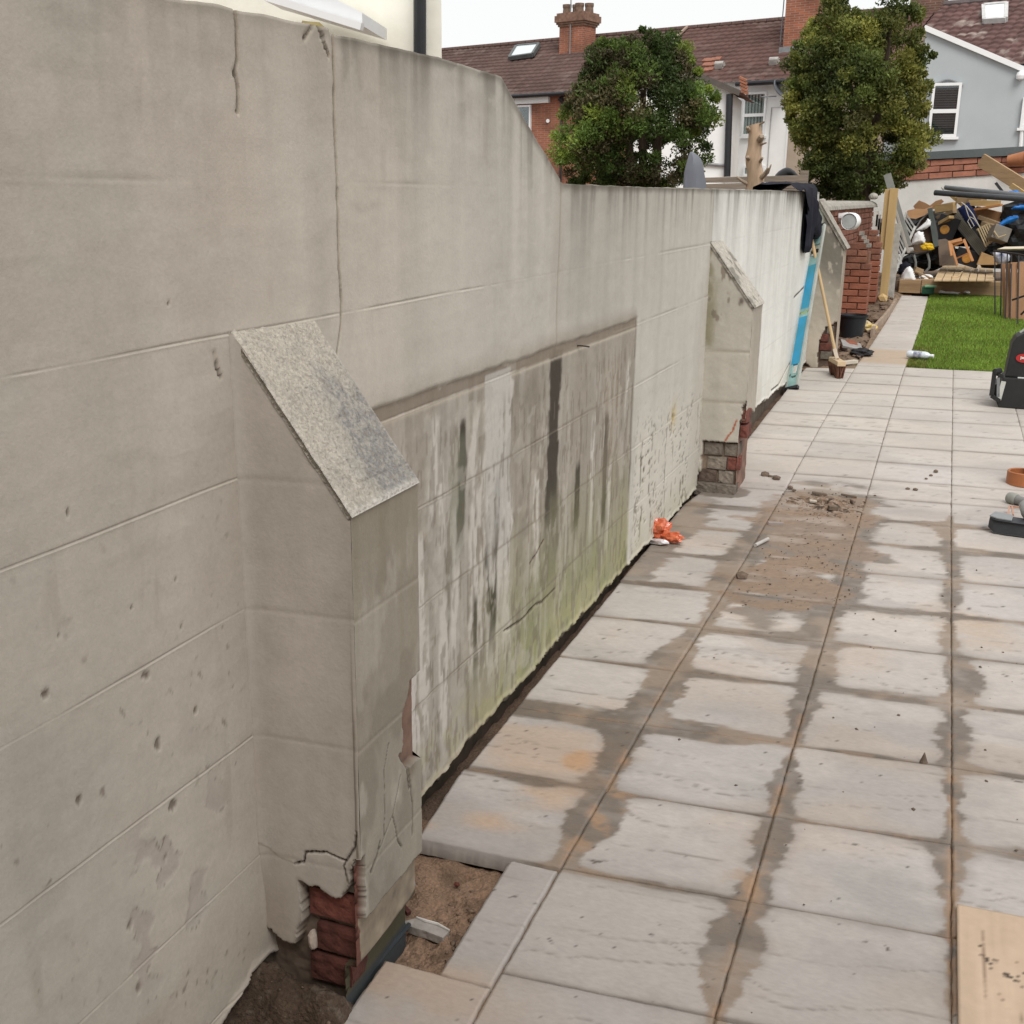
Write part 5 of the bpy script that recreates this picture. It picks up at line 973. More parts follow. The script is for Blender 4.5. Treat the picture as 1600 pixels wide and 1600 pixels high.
def pier(Y0,depth,xo,ztop,stepped):
    z=gz(Y0)+.04; r=0
    while z<ztop:
        off=0
        for (zz,dx) in stepped:
            if z>zz: off=dx
        x1=xo+off; x0=XF; ws=[.213,.1025] if r%2==0 else [.1025,.213]; x=x1; 
        for w in ws*2:
            if x-w<x0-.1: w=x-x0-.004
            if w<.02: break
            mt=m_brick2 if z<Y0*0+.95+random.uniform(-.15,.15) else m_brick3
            brick_at((x-w/2,Y0+.05,z+.0325),(round(w,3),.1,.065),bw,mt,rot=random.uniform(-.015,.015)); x-=w+.01
        # return face
        brick_at((x1-.05,Y0+.11+.105,z+.0325),(.1,.205,.065),bw,m_brick2 if z<1 else m_brick3); z+=.075; r+=1
    mm=MB(); mm.box(((XF+xo)/2-.01,Y0+depth/2+.01,(gz(Y0)+ztop)/2-.02),(xo-XF-.03,depth-.02,ztop-gz(Y0)-.05)); mm.build('pier_core',mb_core,bw)
m_brick2=M('orange_red_brick',(.235,.088,.054),rough=.9,var=.45,ns=4,bump=.5,bs=40,rnd=.12); m_brick3=M('brown_brick',(.20,.09,.06),rough=.9,var=.4,ns=7,bump=.5,bs=40,rnd=.22)
pier(13.7,.34,-.815,1.15,[(.95,-.05)]); pier(15.2,.34,-.80,1.28,[(1.1,-.06)])
m=MB(); 
for k in range(4): m.box((-.815-.03*k-.04,13.75,1.18+.045*k),(.05,.1,.04)); 
m.build('mortar_steps',m_cop,bw)
m=MB()
for k in range(4): m.box((-.79-.03*k-.05,15.9,1.30+.05*k),(.055,.1,.2))
m.build('white_mortar',M('white_mortar',(.6,.58,.54)),bw)
# round white vent cowl on the brick wall
vc=at(1331,346,12.2); co=thing('vent_cowl','round white vent cowl with grey flap fixed to the brick wall','vent',vc)
m=MB(); rot=Matrix.Rotation(R(90),3,'X')@Matrix.Rotation(R(-12),3,'Y'); m.lathe(Vector(vc)+Vector((0,.10,0)),[(.07,-.06),(.085,.0),(.088,.12),(.080,.13),(.074,.10),(.001,.095)],20,rot); m.build('cowl',m_upvc,co,smooth=True)
m=MB(); m.lathe(Vector(vc)+Vector((0,.10,0)),[(.001,.112),(.071,.112),(.071,.120),(.001,.122)],18,rot); m.build('flap',M('grey_flap',(.42,.46,.46),rough=.5),co)
m=MB(); m.tube([Vector(vc)+Vector((-.02,.12,.03)),(XF,vc[1]+.2,vc[2]+.03)],.05,10); m.build('duct',m_upvc,co); m=MB(); m.bar(Vector(vc)+Vector((-.05,.05,.075)),Vector(vc)+Vector((-.14,.05,.06)),.03,.03); m.build('bracket',m_upvc,co)
# posts at the end of the brick wall
PYY=15.8; m_post=M('new_timber_post',(.47,.32,.14),rough=.8,var=.15,ns=5,bump=.3,bs=30,col2=(.55,.39,.19),stretch=(1,1,.15))
a=at(1381,470,PYY); m=MB(); z0=gz(PYY)-.05; m.box((-.735,PYY,(z0+1.83)/2),(.10,.10,1.83-z0)); m.build('timber_post',m_post,bevel=.006); o=bpy.data.objects['timber_post']; tag(o,'new yellow timber post at the end of the brick wall','post')
m=MB(); m.box((-.815,PYY+.02,1.44),(.065,.07,.76)); tag(m.build('post_offcut',m_post,bevel=.005),'short timber fixed against the upper left side of the yellow post','timber')
m=MB(); m.box((-.655,PYY+.25,.86),(.075,.10,1.05)); tag(m.build('concrete_post',M('pale_concrete',(.42,.40,.37),var=.3,ns=9,bump=.5)),'slim pale concrete post just right of the yellow timber post','post')
m=MB(); m.bar(at(1419,385,16.9),at(1386,272,16.9),.10,.05,(0,1,0)); tag(m.build('leaning_board',M('silver_board',(.23,.235,.22),var=.2,ns=4),bevel=.004),'long silver grey board leaning behind the yellow post','board')
m=MB(); m.bar(at(1420,395,16.7),at(1391,300,16.7),.035,.03); tag(m.build('leaning_batten',M('grey_batten',(.40,.37,.33),var=.2),bevel=.003),'thin pale batten leaning beside the silver grey board','batten')
crumple('concrete_lump',at(1365,307,16.2),(.06,.06,.05),m_cop,None,8,.2,2); tag(bpy.data.objects['concrete_lump'],'small rounded concrete lump on the coping beside the yellow post','stone')
crumple('timber_offcut',at(1378,470,15.3)+np.array([0,0,.03]),(.07,.07,.06),m_post,None,9,.35,1); tag(bpy.data.objects['timber_offcut'],'yellow sawn timber offcut lying at the foot of the yellow post','timber')

# ================================================================== LEVEL, BROOM, JACKET
lev=thing('spirit_level','long turquoise spirit level leaning against the end of the white wall','spirit level',tuple(gnd(1238,609)))
la=Vector(gnd(1237,608)); lb=Vector(at(1281,352,10.22)); ld=(lb-la); LL=ld.length; ld.normalize()
lx=Vector((.80,-.60,0)); lx=(lx-ld*lx.dot(ld)).normalized(); lz=lx.cross(ld)
def lv(a,l,h): return la+lx*a+ld*l+lz*h
m_lev=M('turquoise_paint',(.06,.33,.42),rough=.45,var=.3,ns=3,bump=.1,col2=(.03,.30,.55)); m_leve=M('worn_pale_metal',(.34,.36,.33),rough=.5,var=.2,ns=6); m_levt=M('pale_turquoise_wear',(.22,.36,.35),rough=.6,var=.25,ns=9)
def lbox(mb,a0,a1,l0,l1,h0,h1):
    P=[lv(a,l,h) for l in(l0,l1) for (a,h) in((a0,h0),(a1,h0),(a1,h1),(a0,h1))]; return mb.add(P,[(0,1,2,3),(7,6,5,4),(0,4,5,1),(1,5,6,2),(2,6,7,3),(3,7,4,0)])
hw=.048
m=MB(); lbox(m,-hw+.008,hw-.008,.24,LL*.42,-.009,.009); lbox(m,-hw+.008,hw-.008,LL*.47,LL*.74,-.009,.009); m.build('body',m_lev,lev)
m=MB(); lbox(m,-hw+.008,hw-.008,.02,.105,-.009,.009); lbox(m,-hw+.008,-hw+.024,.105,.24,-.009,.009); lbox(m,hw-.024,hw-.008,.105,.24,-.009,.009); m.build('hand_hole_section',m_levt,lev)
for l0,l1 in ((.125,.150),(LL*.42,LL*.44),(LL*.45,LL*.47),(LL*.74,LL*.80),(LL*.87,LL*.985)): m=MB(); lbox(m,-hw+.008,hw-.008,l0,l1,-.009,.009); m.build('vial_section',m_levt,lev)
for s in(-1,1): m=MB(); lbox(m,s*hw-.008,s*hw+.008,0.012,LL,-.013,.013); m.build('edge_rail',m_leve,lev)
m=MB(); lbox(m,-hw-.01,hw+.01,-.006,.02,-.015,.015); m.build('end_cap',m_black,lev); m=MB(); lbox(m,-hw-.008,hw+.008,LL-.012,LL,-.014,.014); m.build('end_cap',m_black,lev)
m=MB(); m.tube([lv(-.03,LL*.445,0),lv(.03,LL*.445,0)],.011,8); m.build('vial',M('yellow_vial',(.35,.42,.12),rough=.2,bump=0),lev); m=MB(); m.tube([lv(-.03,LL*.83,0),lv(.03,LL*.83,0)],.016,8); m.build('vial',m_black,lev)
br=thing('broom','wooden broom with reddish brown bristles standing on its head in front of the turquoise level','broom',tuple(gnd(1306,588)))
b0=Vector(gnd(1306,588)); b1_=Vector(at(1268,372,10.0)); hd=b0+Vector((0,0,.125))
m_hand=M('pale_broom_wood',(.52,.37,.20),rough=.6,var=.12,ns=4,bump=.1,stretch=(3,3,.3))
m=MB(); m.tube([hd+(b1_-hd)*.03,b1_],.014,10); m.build('handle',m_hand,br,smooth=True)
hx=Vector((.33,-.94,0)); m=MB(); m.bar(hd-hx*.15,hd+hx*.15,.07,.04); m.build('head',M('pale_head_wood',(.56,.43,.28),var=.1,ns=5),br,bevel=.006)
m=MB(); m.bar(hd+Vector((0,0,.02))+(b1_-hd)*.0,hd+(b1_-hd)*.10,.05,.03,(1,0,0)); m.build('bracket',M('pale_bracket',(.58,.50,.40),var=.1),br,bevel=.004)
m=MB(); rr=random.Random(3)
for i in range(17):
    for j in range(6):
        p=hd+hx*(-.13+.26*i/16)+Vector((hx.y,-hx.x,0))*(-.035+.07*j/5)-Vector((0,0,.015)); e=p+Vector((rr.uniform(-.018,.018)+.03*(j-2.5)/2.5,rr.uniform(-.02,.02),-.108+rr.uniform(-.008,.01))); m.tube([p,e],[.010,.006],4)
m.build('bristles',M('brown_bristles',(.13,.055,.035),rough=.9,var=.5,ns=30),br)
# jacket over the wall
def cloth_panel(name,mat,outline,plane,thick,step,parent,seed,folds=.02):
    """outline (s,z) on a plane function(s,z)->point,normal ; padded both ways into one closed sheet with folds"""
    o=np.array(outline); lo=o.min(0);hi=o.max(0); ss_=np.arange(lo[0]-step,hi[0]+step,step); zs=np.arange(lo[1]-step,hi[1]+step,step); S,Z=np.meshgrid(ss_,zs,indexing='ij'); P=np.stack([S,Z],-1)
    ins=inpoly(P,outline); d=polyd(P,list(outline)+[outline[0]]); b=thick*np.sqrt(np.clip(d/.05,0,1))+folds*(fbm(S*16,Z*4,3,seed)-.5)*np.clip(d/.03,0,1)
    V=[];idx=-np.ones(S.shape,int); F=[]
    nu,nv=S.shape; quad=ins[:-1,:-1]&ins[1:,:-1]&ins[1:,1:]&ins[:-1,1:]
    for side in(1,-1):
        base=len(V); idx=np.arange(nu*nv).reshape(nu,nv)
        pts=plane(S,Z,np.where(ins,b if side>0 else -.004,0)); V.append(pts.reshape(-1,3))
        q=np.stack([idx[:-1,:-1][quad],idx[1:,:-1][quad],idx[1:,1:][quad],idx[:-1,1:][quad]],1)+(nu*nv if side<0 else 0); F.append(q if side>0 else q[:,::-1])
    V=np.concatenate(V);F=np.concatenate(F); us,inv=np.unique(F,return_inverse=True); return npmesh(name,V[us],inv.reshape(F.shape),mat,parent)
jk=[]
def wp(px,py):
    d=ray(px,py); n=np.array([1,-WS,0]); t=(-1.21)/(d@n); return d*t+np.array([0,0,EYE])
jo=[(1257,300),(1262,299),(1266,308),(1270,325),(1275,352),(1277,368),(1274,375),(1267,374),(1265,366),(1260,363),(1259,380),(1258,396),(1251,396),(1249,389),(1252,350),(1255,320)]
jpts=[(wp(x,y)[1],wp(x,y)[2]) for x,y in jo]
jc=np.array(jpts).mean(0); jkt=thing('jacket','dark navy jacket hung over the top of the white wall','jacket',(wx(jc[0])+.03,jc[0],1.3))
m_jk=M('navy_cloth',(.016,.017,.026),rough=.9,var=.3,ns=10,bump=.3,bs=50,spec=.15)
cloth_panel('front_panel',m_jk,jpts,lambda S,Z,b:np.stack([wx(S)+.018+b,S,Z],-1),.045,.013,jkt,601,.05)
m=MB(); n=9; rows=[]
pa_=wp(1230,296)[1]; pb_=max(p[0] for p in jpts)-.12; pm=min(jpts[0][0],jpts[1][0])
vs=[];fs=[]
prof=[(.05,-.16),(.055,-.05),(.05,.02),(.02,.05),(-.05,.058),(-.14,.055),(-.19,.05),(-.235,.02),(-.245,-.2)]
for k in range(14):
    y=8.35+(9.72-8.35)*k/13; f=min(1,max(0,(y-8.9)/.5)); tp=float(wtop(y))
    for i,(dx,dz) in enumerate(prof): vs.append((wx(y)+dx*1.0,y,tp+ (dz if i>2 else (dz*f+ (1-f)*(.012 if i<2 else .02)))+.012*math.sin(k*1.3+i)))
for k in range(13):
    for i in range(len(prof)-1): fs.append((k*9+i,k*9+i+1,(k+1)*9+i+1,(k+1)*9+i))
m.add(vs,fs); m.build('draped_top',m_jk,jkt,smooth=True)

# ================================================================== BED BESIDE THE PATH
bk=gnd(1330,526); bt_=thing('bucket','black plastic bucket standing on the soil by the brick piers','bucket',tuple(bk))
rim=at(1353,492,bk[1])[0]-at(1330,492,bk[1])[0]; hgt=at(1330,490,bk[1])[2]-bk[2]; rb=rim*.74
m=MB(); m.lathe(bk-np.array([0,0,.03]),[(.001,0),(rb,0),(rim*.97,hgt),(rim*1.05,hgt+.004),(rim*1.06,hgt+.022),(rim*.99,hgt+.022),(rim*.95,hgt-.005),(rb*.94,.02),(.001,.02)],28); m.build('pail',M('black_bucket_plastic',(.016,.019,.024),rough=.45,var=.25,ns=6,bump=.1),bt_,smooth=True)
p=gnd(1352,519); crumple('packet',p+np.array([0,0,.05]),(.10,.07,.06),M('white_yellow_wrapper',(.68,.66,.6),rough=.4,var=.4,ns=14,col2=(.62,.42,.05)),None,12,.6,3); tag(bpy.data.objects['packet'],'crumpled white and yellow packet on the soil right of the black bucket','packet')
pts=[gnd(x,y,.03) for x,y in [(1362,520),(1370,510),(1381,498),(1390,487),(1396,478),(1399,472)]]
m=MB(); 
for a,b in zip(pts[:-1],pts[1:]): m.bar(a,b+(b-a)*.02,.03,.09)
tag(m.build('edging_strip',M('grey_brown_edging',(.33,.25,.19),var=.25,ns=6),bevel=.004),'curved timber edging strip between soil and path','edging')
p=gnd(1318,552); crumple('brick_fragment',p+np.array([.02,.25,.05]),(.08,.06,.05),m_brick2,None,14,.4,2); tag(bpy.data.objects['brick_fragment'],'broken red brick piece on the soil behind the broom head','brick')
m=MB(); p=gnd(1328,550); m.box(p+np.array([0,.1,.05]),(.20,.14,.025),(R(20),R(12),R(20))); tag(m.build('stone_flake',M('grey_stone_flake',(.30,.29,.28),var=.3),bevel=.005),'flat grey stone flake on the soil beside the broken red brick','stone')
p=gnd(1345,558); crumple('dark_cloth',p+np.array([0,.08,.035]),(.10,.06,.035),M('dark_rag',(.03,.03,.034),rough=.95,var=.4,ns=9),None,16,.6,3); tag(bpy.data.objects['dark_cloth'],'dark crumpled rag on the soil at the corner of the paving','cloth')
p=gnd(1356,503); crumple('soil_clod',p+np.array([.05,.1,.03]),(.07,.07,.05),m_ground,None,17,.4,2); tag(bpy.data.objects['soil_clod'],'dark lump of soil right of the black bucket','soil lump')
m=MB(); a=gnd(1303,573,.01); b=gnd(1336,569,.01); m.bar(a+np.array([0,.12,.01]),b+np.array([0,.12,.01]),.05,.03); tag(m.build('timber_batten',M('pale_batten',(.55,.5,.42),var=.1),bevel=.003),'pale timber batten along the far edge of the paving by the broom','batten')

# ================================================================== THINGS ON THE LAWN AND PATIO
# bottle
p=gnd(1438,562); q=gnd(1452,560); bo=thing('plastic_bottle','empty clear plastic water bottle with blue and white label lying on the lawn','bottle',tuple(p))
ax=Vector((.97,-.22,0)); c0=Vector(p)+Vector((-.07,0,.045)); bot=Matrix((Vector((0,0,1)),ax.cross(Vector((0,0,1)))*-1,ax)).transposed()
m=MB(); m.lathe(c0-ax*.05,[(.001,0),(.030,0),(.034,.01),(.034,.05),(.031,.055),(.034,.06),(.034,.16),(.028,.185),(.014,.205),(.013,.22),(.001,.22)],16,bot); mg=M('clear_plastic',(.62,.68,.74),rough=.15,var=.1,bump=0,spec=.8); m.build('bottle_body',mg,bo,smooth=True)
m=MB(); m.lathe(c0-ax*.05,[(.0352,.062),(.0352,.135)],16,bot); m.build('label',M('blue_white_label',(.05,.10,.30),rough=.4,var=.4,ns=22,bump=0,col2=(.8,.8,.82)),bo,smooth=True)
m=MB(); m.lathe(c0-ax*.05,[(.001,.218),(.016,.218),(.016,.238),(.001,.238)],12,bot); m.build('bottle_cap',m_upvc,bo)
# green crate by the deck, scraps
p=gnd(1449,461); m=MB(); m.box(p+np.array([0,.1,.06]),(.16,.2,.10)); gcr=thing('green_container','small green plastic tub at the far end of the path','tub',tuple(p)); m.build('tub',M('dark_green_plastic',(.02,.09,.05),rough=.5),gcr,bevel=.01); m=MB(); m.box(p+np.array([.03,.08,.115]),(.15,.2,.02)); m.build('lid',M('pale_green_plastic',(.18,.42,.24),rough=.5),gcr,bevel=.005)
for x,y,l in [(1472,459,'small white scrap at the foot of the sleeper edging, nearest the path'),(1485,460,'larger flat white scrap on the lawn edge by the sleeper edging'),(1510,459,'tiny pale scrap at the right under the sleeper edging')]:
    p=gnd(x,y); crumple('paper_scrap',p+np.array([0,0,.02]),(.05 if x!=1485 else .11,.05,.02),m_upvc,None,x,.4,2); bpy.data.objects[[o.name for o in bpy.data.objects if o.name.startswith('paper_scrap')][-1]]['label']=l; o=sorted([o for o in bpy.data.objects if o.name.startswith('paper_scrap')],key=lambda o:o.name)[-1]; o['label']=l; o['category']='scrap'
# tool box
Yt=8.85; m_tb=M('black_toolbox',(.020,.021,.022),rough=.5,var=.3,ns=5,bump=.1,bs=30); tb=thing('tool_case','black plastic tool case standing on a wheeled base at the edge of the lawn','tool case',tuple(gnd(1575,638)))
def tp_(px,py,Y=Yt): return at(px,py,Y)
x0=tp_(1567,600)[0]; x1=x0+.46; zb=gz(Yt)+.0; zmid=tp_(1580,590)[2]; 
m=MB(); m.prism([(x0-.045,Yt,zb+.08),(x0-.01,Yt,zb),(x1,Yt,zb),(x1,Yt,zmid),(x0-.0,Yt,zmid)],(0,.30,0)); m.build('base_box',m_tb,tb,bevel=.012)
zt=tp_(1582,522)[2]; m=MB(); xl0=tp_(1570,590)[0]; m.prism([(xl0,Yt+.015,zmid+.003),(x1-.02,Yt+.015,zmid+.003),(x1-.02,Yt+.015,zt+.02),(xl0+.10,Yt+.015,zt+.015),(xl0+.045,Yt+.015,zt-.02),(xl0+.02,Yt+.015,zt-.07)],(0,.25,0)); m.build('lid_case',m_tb,tb,bevel=.012)
m=MB(); m.tube([(xl0+.07,Yt+.10,zt),(xl0+.10,Yt+.10,zt+.028),(xl0+.19,Yt+.10,zt+.035),(xl0+.30,Yt+.10,zt+.03),(xl0+.34,Yt+.10,zt)],.012,8); m.build('carry_handle',M('silver_grey_handle',(.30,.32,.30),rough=.4),tb,smooth=True)
m=MB(); m.bar((x0-.015,Yt-.006,zb+.06),(x0+.003,Yt-.006,zmid-.03),.032,.012,(0,1,0)); m.build('side_strip',M('silver_strip',(.50,.51,.48),rough=.4),tb)
m=MB(); m.box((tp_(1597,592)[0]+.03,Yt+.008,tp_(1597,592)[2]),(.12,.012,.022)); m.build('latch',M('silver_latch',(.55,.56,.55),rough=.4),tb,bevel=.002)
c=tp_(1598,560,Yt); m=MB(); n=20; pts=[(c[0]+.01+.055*math.cos(2*math.pi*k/n),Yt+.013,c[2]+.032*math.sin(2*math.pi*k/n)) for k in range(n)]; m.prism(pts,(0,-.006,0)); m.build('badge',M('red_badge',(.42,.03,.03),rough=.4,bump=0),tb)
m=MB(); m.box((c[0]+.0,Yt+.004,c[2]+.002),(.022,.004,.014)); m.bar((c[0]-.012,Yt+.004,c[2]-.012),(c[0]-.012,Yt+.004,c[2]+.014),.006,.004); m.build('badge_mark',M('pale_mark',(.7,.6,.55),bump=0),tb)
m=MB(); A=tp_(1554,582);B=tp_(1549,618); m.bar(A,B,.03,.03,(0,1,0)); m.bar(A+np.array([0,.0,0]),A+np.array([.06,.02,-.03]),.025,.025,(0,1,0)); m.bar(B,B+np.array([.06,.0,-.035]),.03,.03,(0,1,0)); m.bar(A+np.array([.03,0,-.01]),B+np.array([.035,0,.01]),.012,.02,(0,1,0)); m.build('pull_frame',m_tb,tb,bevel=.003)
m=MB(); m.tube([A+np.array([0,-.02,.008]),A+np.array([.035,.02,.012])],.022,10); m.build('pull_grip',m_tb,tb)
m=MB(); A2=tp_(1561,590); m.bar(A2+np.array([-.005,-.002,.0]),tp_(1555,620)+np.array([.02,-.002,0]),.02,.02,(0,1,0)); m.build('grey_brace',M('mid_grey_plastic',(.20,.21,.22),rough=.45),tb)
m=MB(); m.prism([(x0-.002,Yt-.002+.31,zmid-.05),(x0-.06,Yt+.31,zmid-.06),(x0-.06,Yt+.31,zb+.1),(x0-.02,Yt+.31,zb+.05)],(0,-.3,0)); m.build('side_tray',m_tb,tb)
# terracotta ring with grey pole
p=gnd(1597,756); rr_=at(1597,756,p[1])[0]-at(1571,756,p[1])[0]; m=MB(); h=.07; m.lathe(p,[(rr_,0),(rr_,h),(rr_-.006,h+.004),(rr_-.014,h),(rr_-.014,.0)],30); tag(m.build('clay_pipe_collar',M('terracotta_plastic',(.36,.13,.05),rough=.5,var=.12,ns=5),smooth=True),'terracotta drain pipe collar standing on the paving at the right edge','pipe collar')
m=MB(); m.tube([p+np.array([.035,.05,0]),p+np.array([.035,.05,.55])],.022,12); tag(m.build('upright_pipe',M('dark_grey_pipe',(.07,.075,.075),rough=.45),smooth=True),'short dark grey pipe standing upright inside the terracotta collar','pipe')
# grey pipe
a=gnd(1579,778,.028);b=a+np.array([.19,-.175,0]); pp=thing('waste_pipe','grey plastic waste pipe with white ring lying on the paving','pipe',tuple(gnd(1578,780)))
m_gp=M('grey_pvc',(.20,.195,.19),rough=.45,var=.12,ns=8); d_=(b-a)/np.linalg.norm(b-a); m=MB(); m.tube([a+d_*.03,b+d_*.6],.024,16); m.build('tube',m_gp,pp,smooth=True); m=MB(); m.tube([a-d_*.012,a,a+d_*.035,a+d_*.04],[.027,.031,.031,.027],16); m.build('socket',M('dull_grey_pvc',(.24,.245,.22),rough=.5),pp,smooth=True); m=MB(); m.tube([a+d_*.105,a+d_*.118],.029,16); m.build('ring',m_upvc,pp,smooth=True)
# black tool base and grey trowel-like body
p=gnd(1560,835); Yp=p[1]; bt2=thing('power_tool','dark grey power tool lying on the paving at the right edge','power tool',tuple(p)); m_pt=M('charcoal_plastic',(.035,.038,.043),rough=.5,var=.25,ns=9,bump=.2,bs=60)
xx0=at(1544,820,Yp)[0]; zz=gz(Yp); m=MB(); m.prism([(xx0,Yp+.02,zz+.028),(xx0+.03,Yp,zz+.002),(xx0+.42,Yp-.05,zz+.002),(xx0+.42,Yp-.05,zz+.062),(xx0+.035,Yp,zz+.072),(xx0+.003,Yp+.02,zz+.078)],(.03,.10,0)); m.build('battery_base',m_pt,bt2,bevel=.006)
m=MB(); m.prism([(xx0+.002,Yp+.022,zz+.079),(xx0+.036,Yp+.004,zz+.0735),(xx0+.10,Yp-.004,zz+.072),(xx0+.11,Yp+.07,zz+.078),(xx0+.03,Yp+.10,zz+.082)],(0,0,.006)); m.build('grey_top',M('steel_grey_plastic',(.22,.235,.24),rough=.4),bt2,bevel=.002)
m=MB(); m.tube([(xx0+.20,Yp+.05,zz+.07),(xx0+.17,Yp+.08,zz+.10),(xx0+.16,Yp+.13,zz+.12),(xx0+.20,Yp+.19,zz+.13),(xx0+.32,Yp+.2,zz+.12)],[.026,.03,.03,.028,.03],12); m.build('grip',M('pale_grey_plastic',(.26,.26,.25),rough=.45),bt2,smooth=True)
m=MB(); o_=gnd(1575,805,.03); m.bar(o_,gnd(1577,791,.04),.008,.008); m.bar(gnd(1583,805,.03),gnd(1581,791,.04),.008,.008); m.bar(gnd(1576,791,.04),gnd(1600,793,.04),.008,.008); tag(m.build('wire_hook',M('copper_wire',(.45,.24,.16),rough=.4)),'small copper coloured bent wire frame behind the dark power tool','wire')
# plywood sheet
q0=gnd(1493,1415,.012);q1=gnd(1493,1640,.012); x_=q1[0]; pl=MB(); z=.010
A=[(q0[0]+.003,q0[1]),(q1[0]+.012,1.2),(1.3,1.2),(1.3,q0[1]+.03)]
bx_=MA('plywood_sheet',rough=.75,var=.06,ns=30,bump=.15,bs=80)
xs=np.arange(0,1.0001,.006); ys=np.arange(0,1.0001,.006); Ux,Vy=np.meshgrid(xs,ys,indexing='ij')
Pq=((1-Ux)*(1-Vy))[...,None]*np.array(A[0])+((1-Ux)*Vy)[...,None]*np.array(A[1])+(Ux*Vy)[...,None]*np.array(A[2])+(Ux*(1-Vy))[...,None]*np.array(A[3])
X=Pq[...,0];Y=Pq[...,1]; Zs=gz(Y)+.018+.002*(fbm(X*3,Y*3,2,701)-.5); gr=fbm(X*40,Y*3,4,702); c=np.array([.53,.40,.29])*(.86+.28*gr)[...,None]*(.85+.3*fbm(X*3,Y*3,3,703))[...,None]
c=mixc(c,(.42,.30,.19),.5*ss(.55,.7,fbm(X*9,Y*2.5,4,704)));
for sx,sy,r_ in [(.235,2.35,.005),(.245,2.335,.006),(.25,2.325,.007),(.243,2.34,.005),(.262,2.338,.006),(.253,2.312,.006),(.259,2.322,.005),(.283,2.298,.008),(.276,2.304,.004),(.292,2.292,.005),(.298,2.286,.004),(.303,2.305,.005),(.305,2.29,.004),(.31,2.275,.005),(.23,2.38,.002),(.222,2.42,.002),(.318,2.32,.005),(.33,2.27,.004),(.27,2.36,.002)]:
    c=mixc(c,(.035,.026,.02),.95*ss(r_,r_*.6,np.hypot(X-sx,Y-sy)+r_*.8*(fbm(X*200,Y*200,2,705)-.5)))
c=mixc(c,(.03,.024,.02),.9*ss(.93,.965,vn(X*70,Y*70,706))*(vn(X*19,Y*19,707)>.7))
PP=np.stack([X,Y],-1)
for a_,b_ in [((.205,2.315),(.24,2.312)),((.25,2.26),(.28,2.20)),((.30,2.35),(.36,2.345)),((.28,2.19),(.36,2.186)),((.238,2.44),(.238,2.1)),((.30,2.33),(.306,2.16))]:
    c=mixc(c,(.20,.13,.09),.7*ss(.0018,.0006,polyd(PP,[a_,b_])+.001*fbm(X*60,Y*60,2,708)))
tv=np.stack([X,Y,Zs],-1).reshape(-1,3); nn=len(xs); top=np.arange(nn*nn).reshape(nn,nn); ring=np.concatenate([top[:,0],top[-1,1:],top[::-1,-1][1:],top[0,::-1][1:-1]]); k=len(ring); low=tv[ring]-np.array([0,0,.017]); ii=np.arange(k); C=c.reshape(-1,3)
o=npmesh('plywood_board',np.concatenate([tv,low]),np.concatenate([gridfaces(nn,nn)[:,::-1],np.stack([ring,ring[(ii+1)%k],nn*nn+(ii+1)%k,nn*nn+ii],1)]),bx_,None,col=np.concatenate([C,C[ring]*.75])); tag(o,'pale plywood sheet with black specks lying on the paving, bottom right','board')
# crisp packet, rod, offcut, crumbs
p=gnd(1037,848); mpk=M('orange_foil',(.62,.085,.02),rough=.25,var=.35,ns=24,bump=.5,bs=30,col2=(.72,.20,.09),spec=.8)
cp=thing('snack_packet','crumpled orange and white snack packet against the foot of the wall','packet',tuple(p)); crumple('foil_bag',p+np.array([-.03,.03,.05]),(.044,.040,.050),mpk,cp,21,.75,3); crumple('foil_bag_end',p+np.array([.035,-.0,.03]),(.046,.026,.028),mpk,cp,22,.8,3)
crumple('silver_lining',p+np.array([-.015,-.045,.016]),(.045,.02,.014),M('silver_foil',(.75,.73,.75),rough=.25,metal=.6,bump=.4,bs=30),cp,23,.6,2)
a=gnd(1180,852,.010);b=gnd(1200,842,.010); m=MB(); m.tube([a,b],.009,10); tag(m.build('metal_rod',M('silver_rod',(.42,.40,.38),rough=.4)),'short silver rod lying across a paving joint near the sandy spill','rod')
a=gnd(1200,818,.006);b=gnd(1224,819,.006); m=MB(); m.bar(a,b,.028,.018); tag(m.build('flat_offcut',M('grey_offcut',(.30,.26,.24),var=.2),bevel=.002),'flat grey offcut strip lying beside the brown mortar debris','offcut')
def crumbs(name,label,pix,mat,grp=None):
    for k,(x,y,s) in enumerate(pix):
        p=gnd(x,y); o=crumple(name,p+np.array([0,0,s*.55]),(s*1.2,s,s*.75),mat,None,int(x+y),.5,1); tag(o,label[k] if isinstance(label,list) else label,'crumb',grp)
m_crumb=M('dark_crumb',(.14,.105,.08),rough=.95,var=.4,ns=30)
crumbs('mortar_crumb',['large dark mortar crumb nearest the far buttress, left of a row','middle dark mortar crumb in the row right of the far buttress','right end dark mortar crumb in the row by the far buttress','tiny dark mortar crumb just behind the row by the far buttress'],[(1195,744,.021),(1204,746,.013),(1213,750,.022),(1199,741,.010)],m_crumb,'dark crumbs beside the far buttress')
crumbs('mortar_crumb',['upper dark crumb at the slab joint left of the mortar debris','lower dark crumb at the slab joint left of the mortar debris'],[(1235,764,.014),(1240,768,.012)],m_crumb,'crumbs left of the mortar debris')
crumbs('mortar_crumb',['farthest dark crumb in the slanting row right of the mortar debris','middle dark crumb in the slanting row right of the mortar debris','nearest tiny crumb in the slanting row right of the mortar debris','left dark crumb of the level pair right of the mortar debris','right larger crumb of the level pair right of the mortar debris'],[(1462,738,.012),(1455,744,.010),(1447,749,.008),(1418,765,.010),(1430,767,.013)],m_crumb,'crumbs right of the mortar debris')
crumbs('mortar_crumb','dark pebble in the joint beside the sandy spill',[(1159,903,.022)],m_crumb)
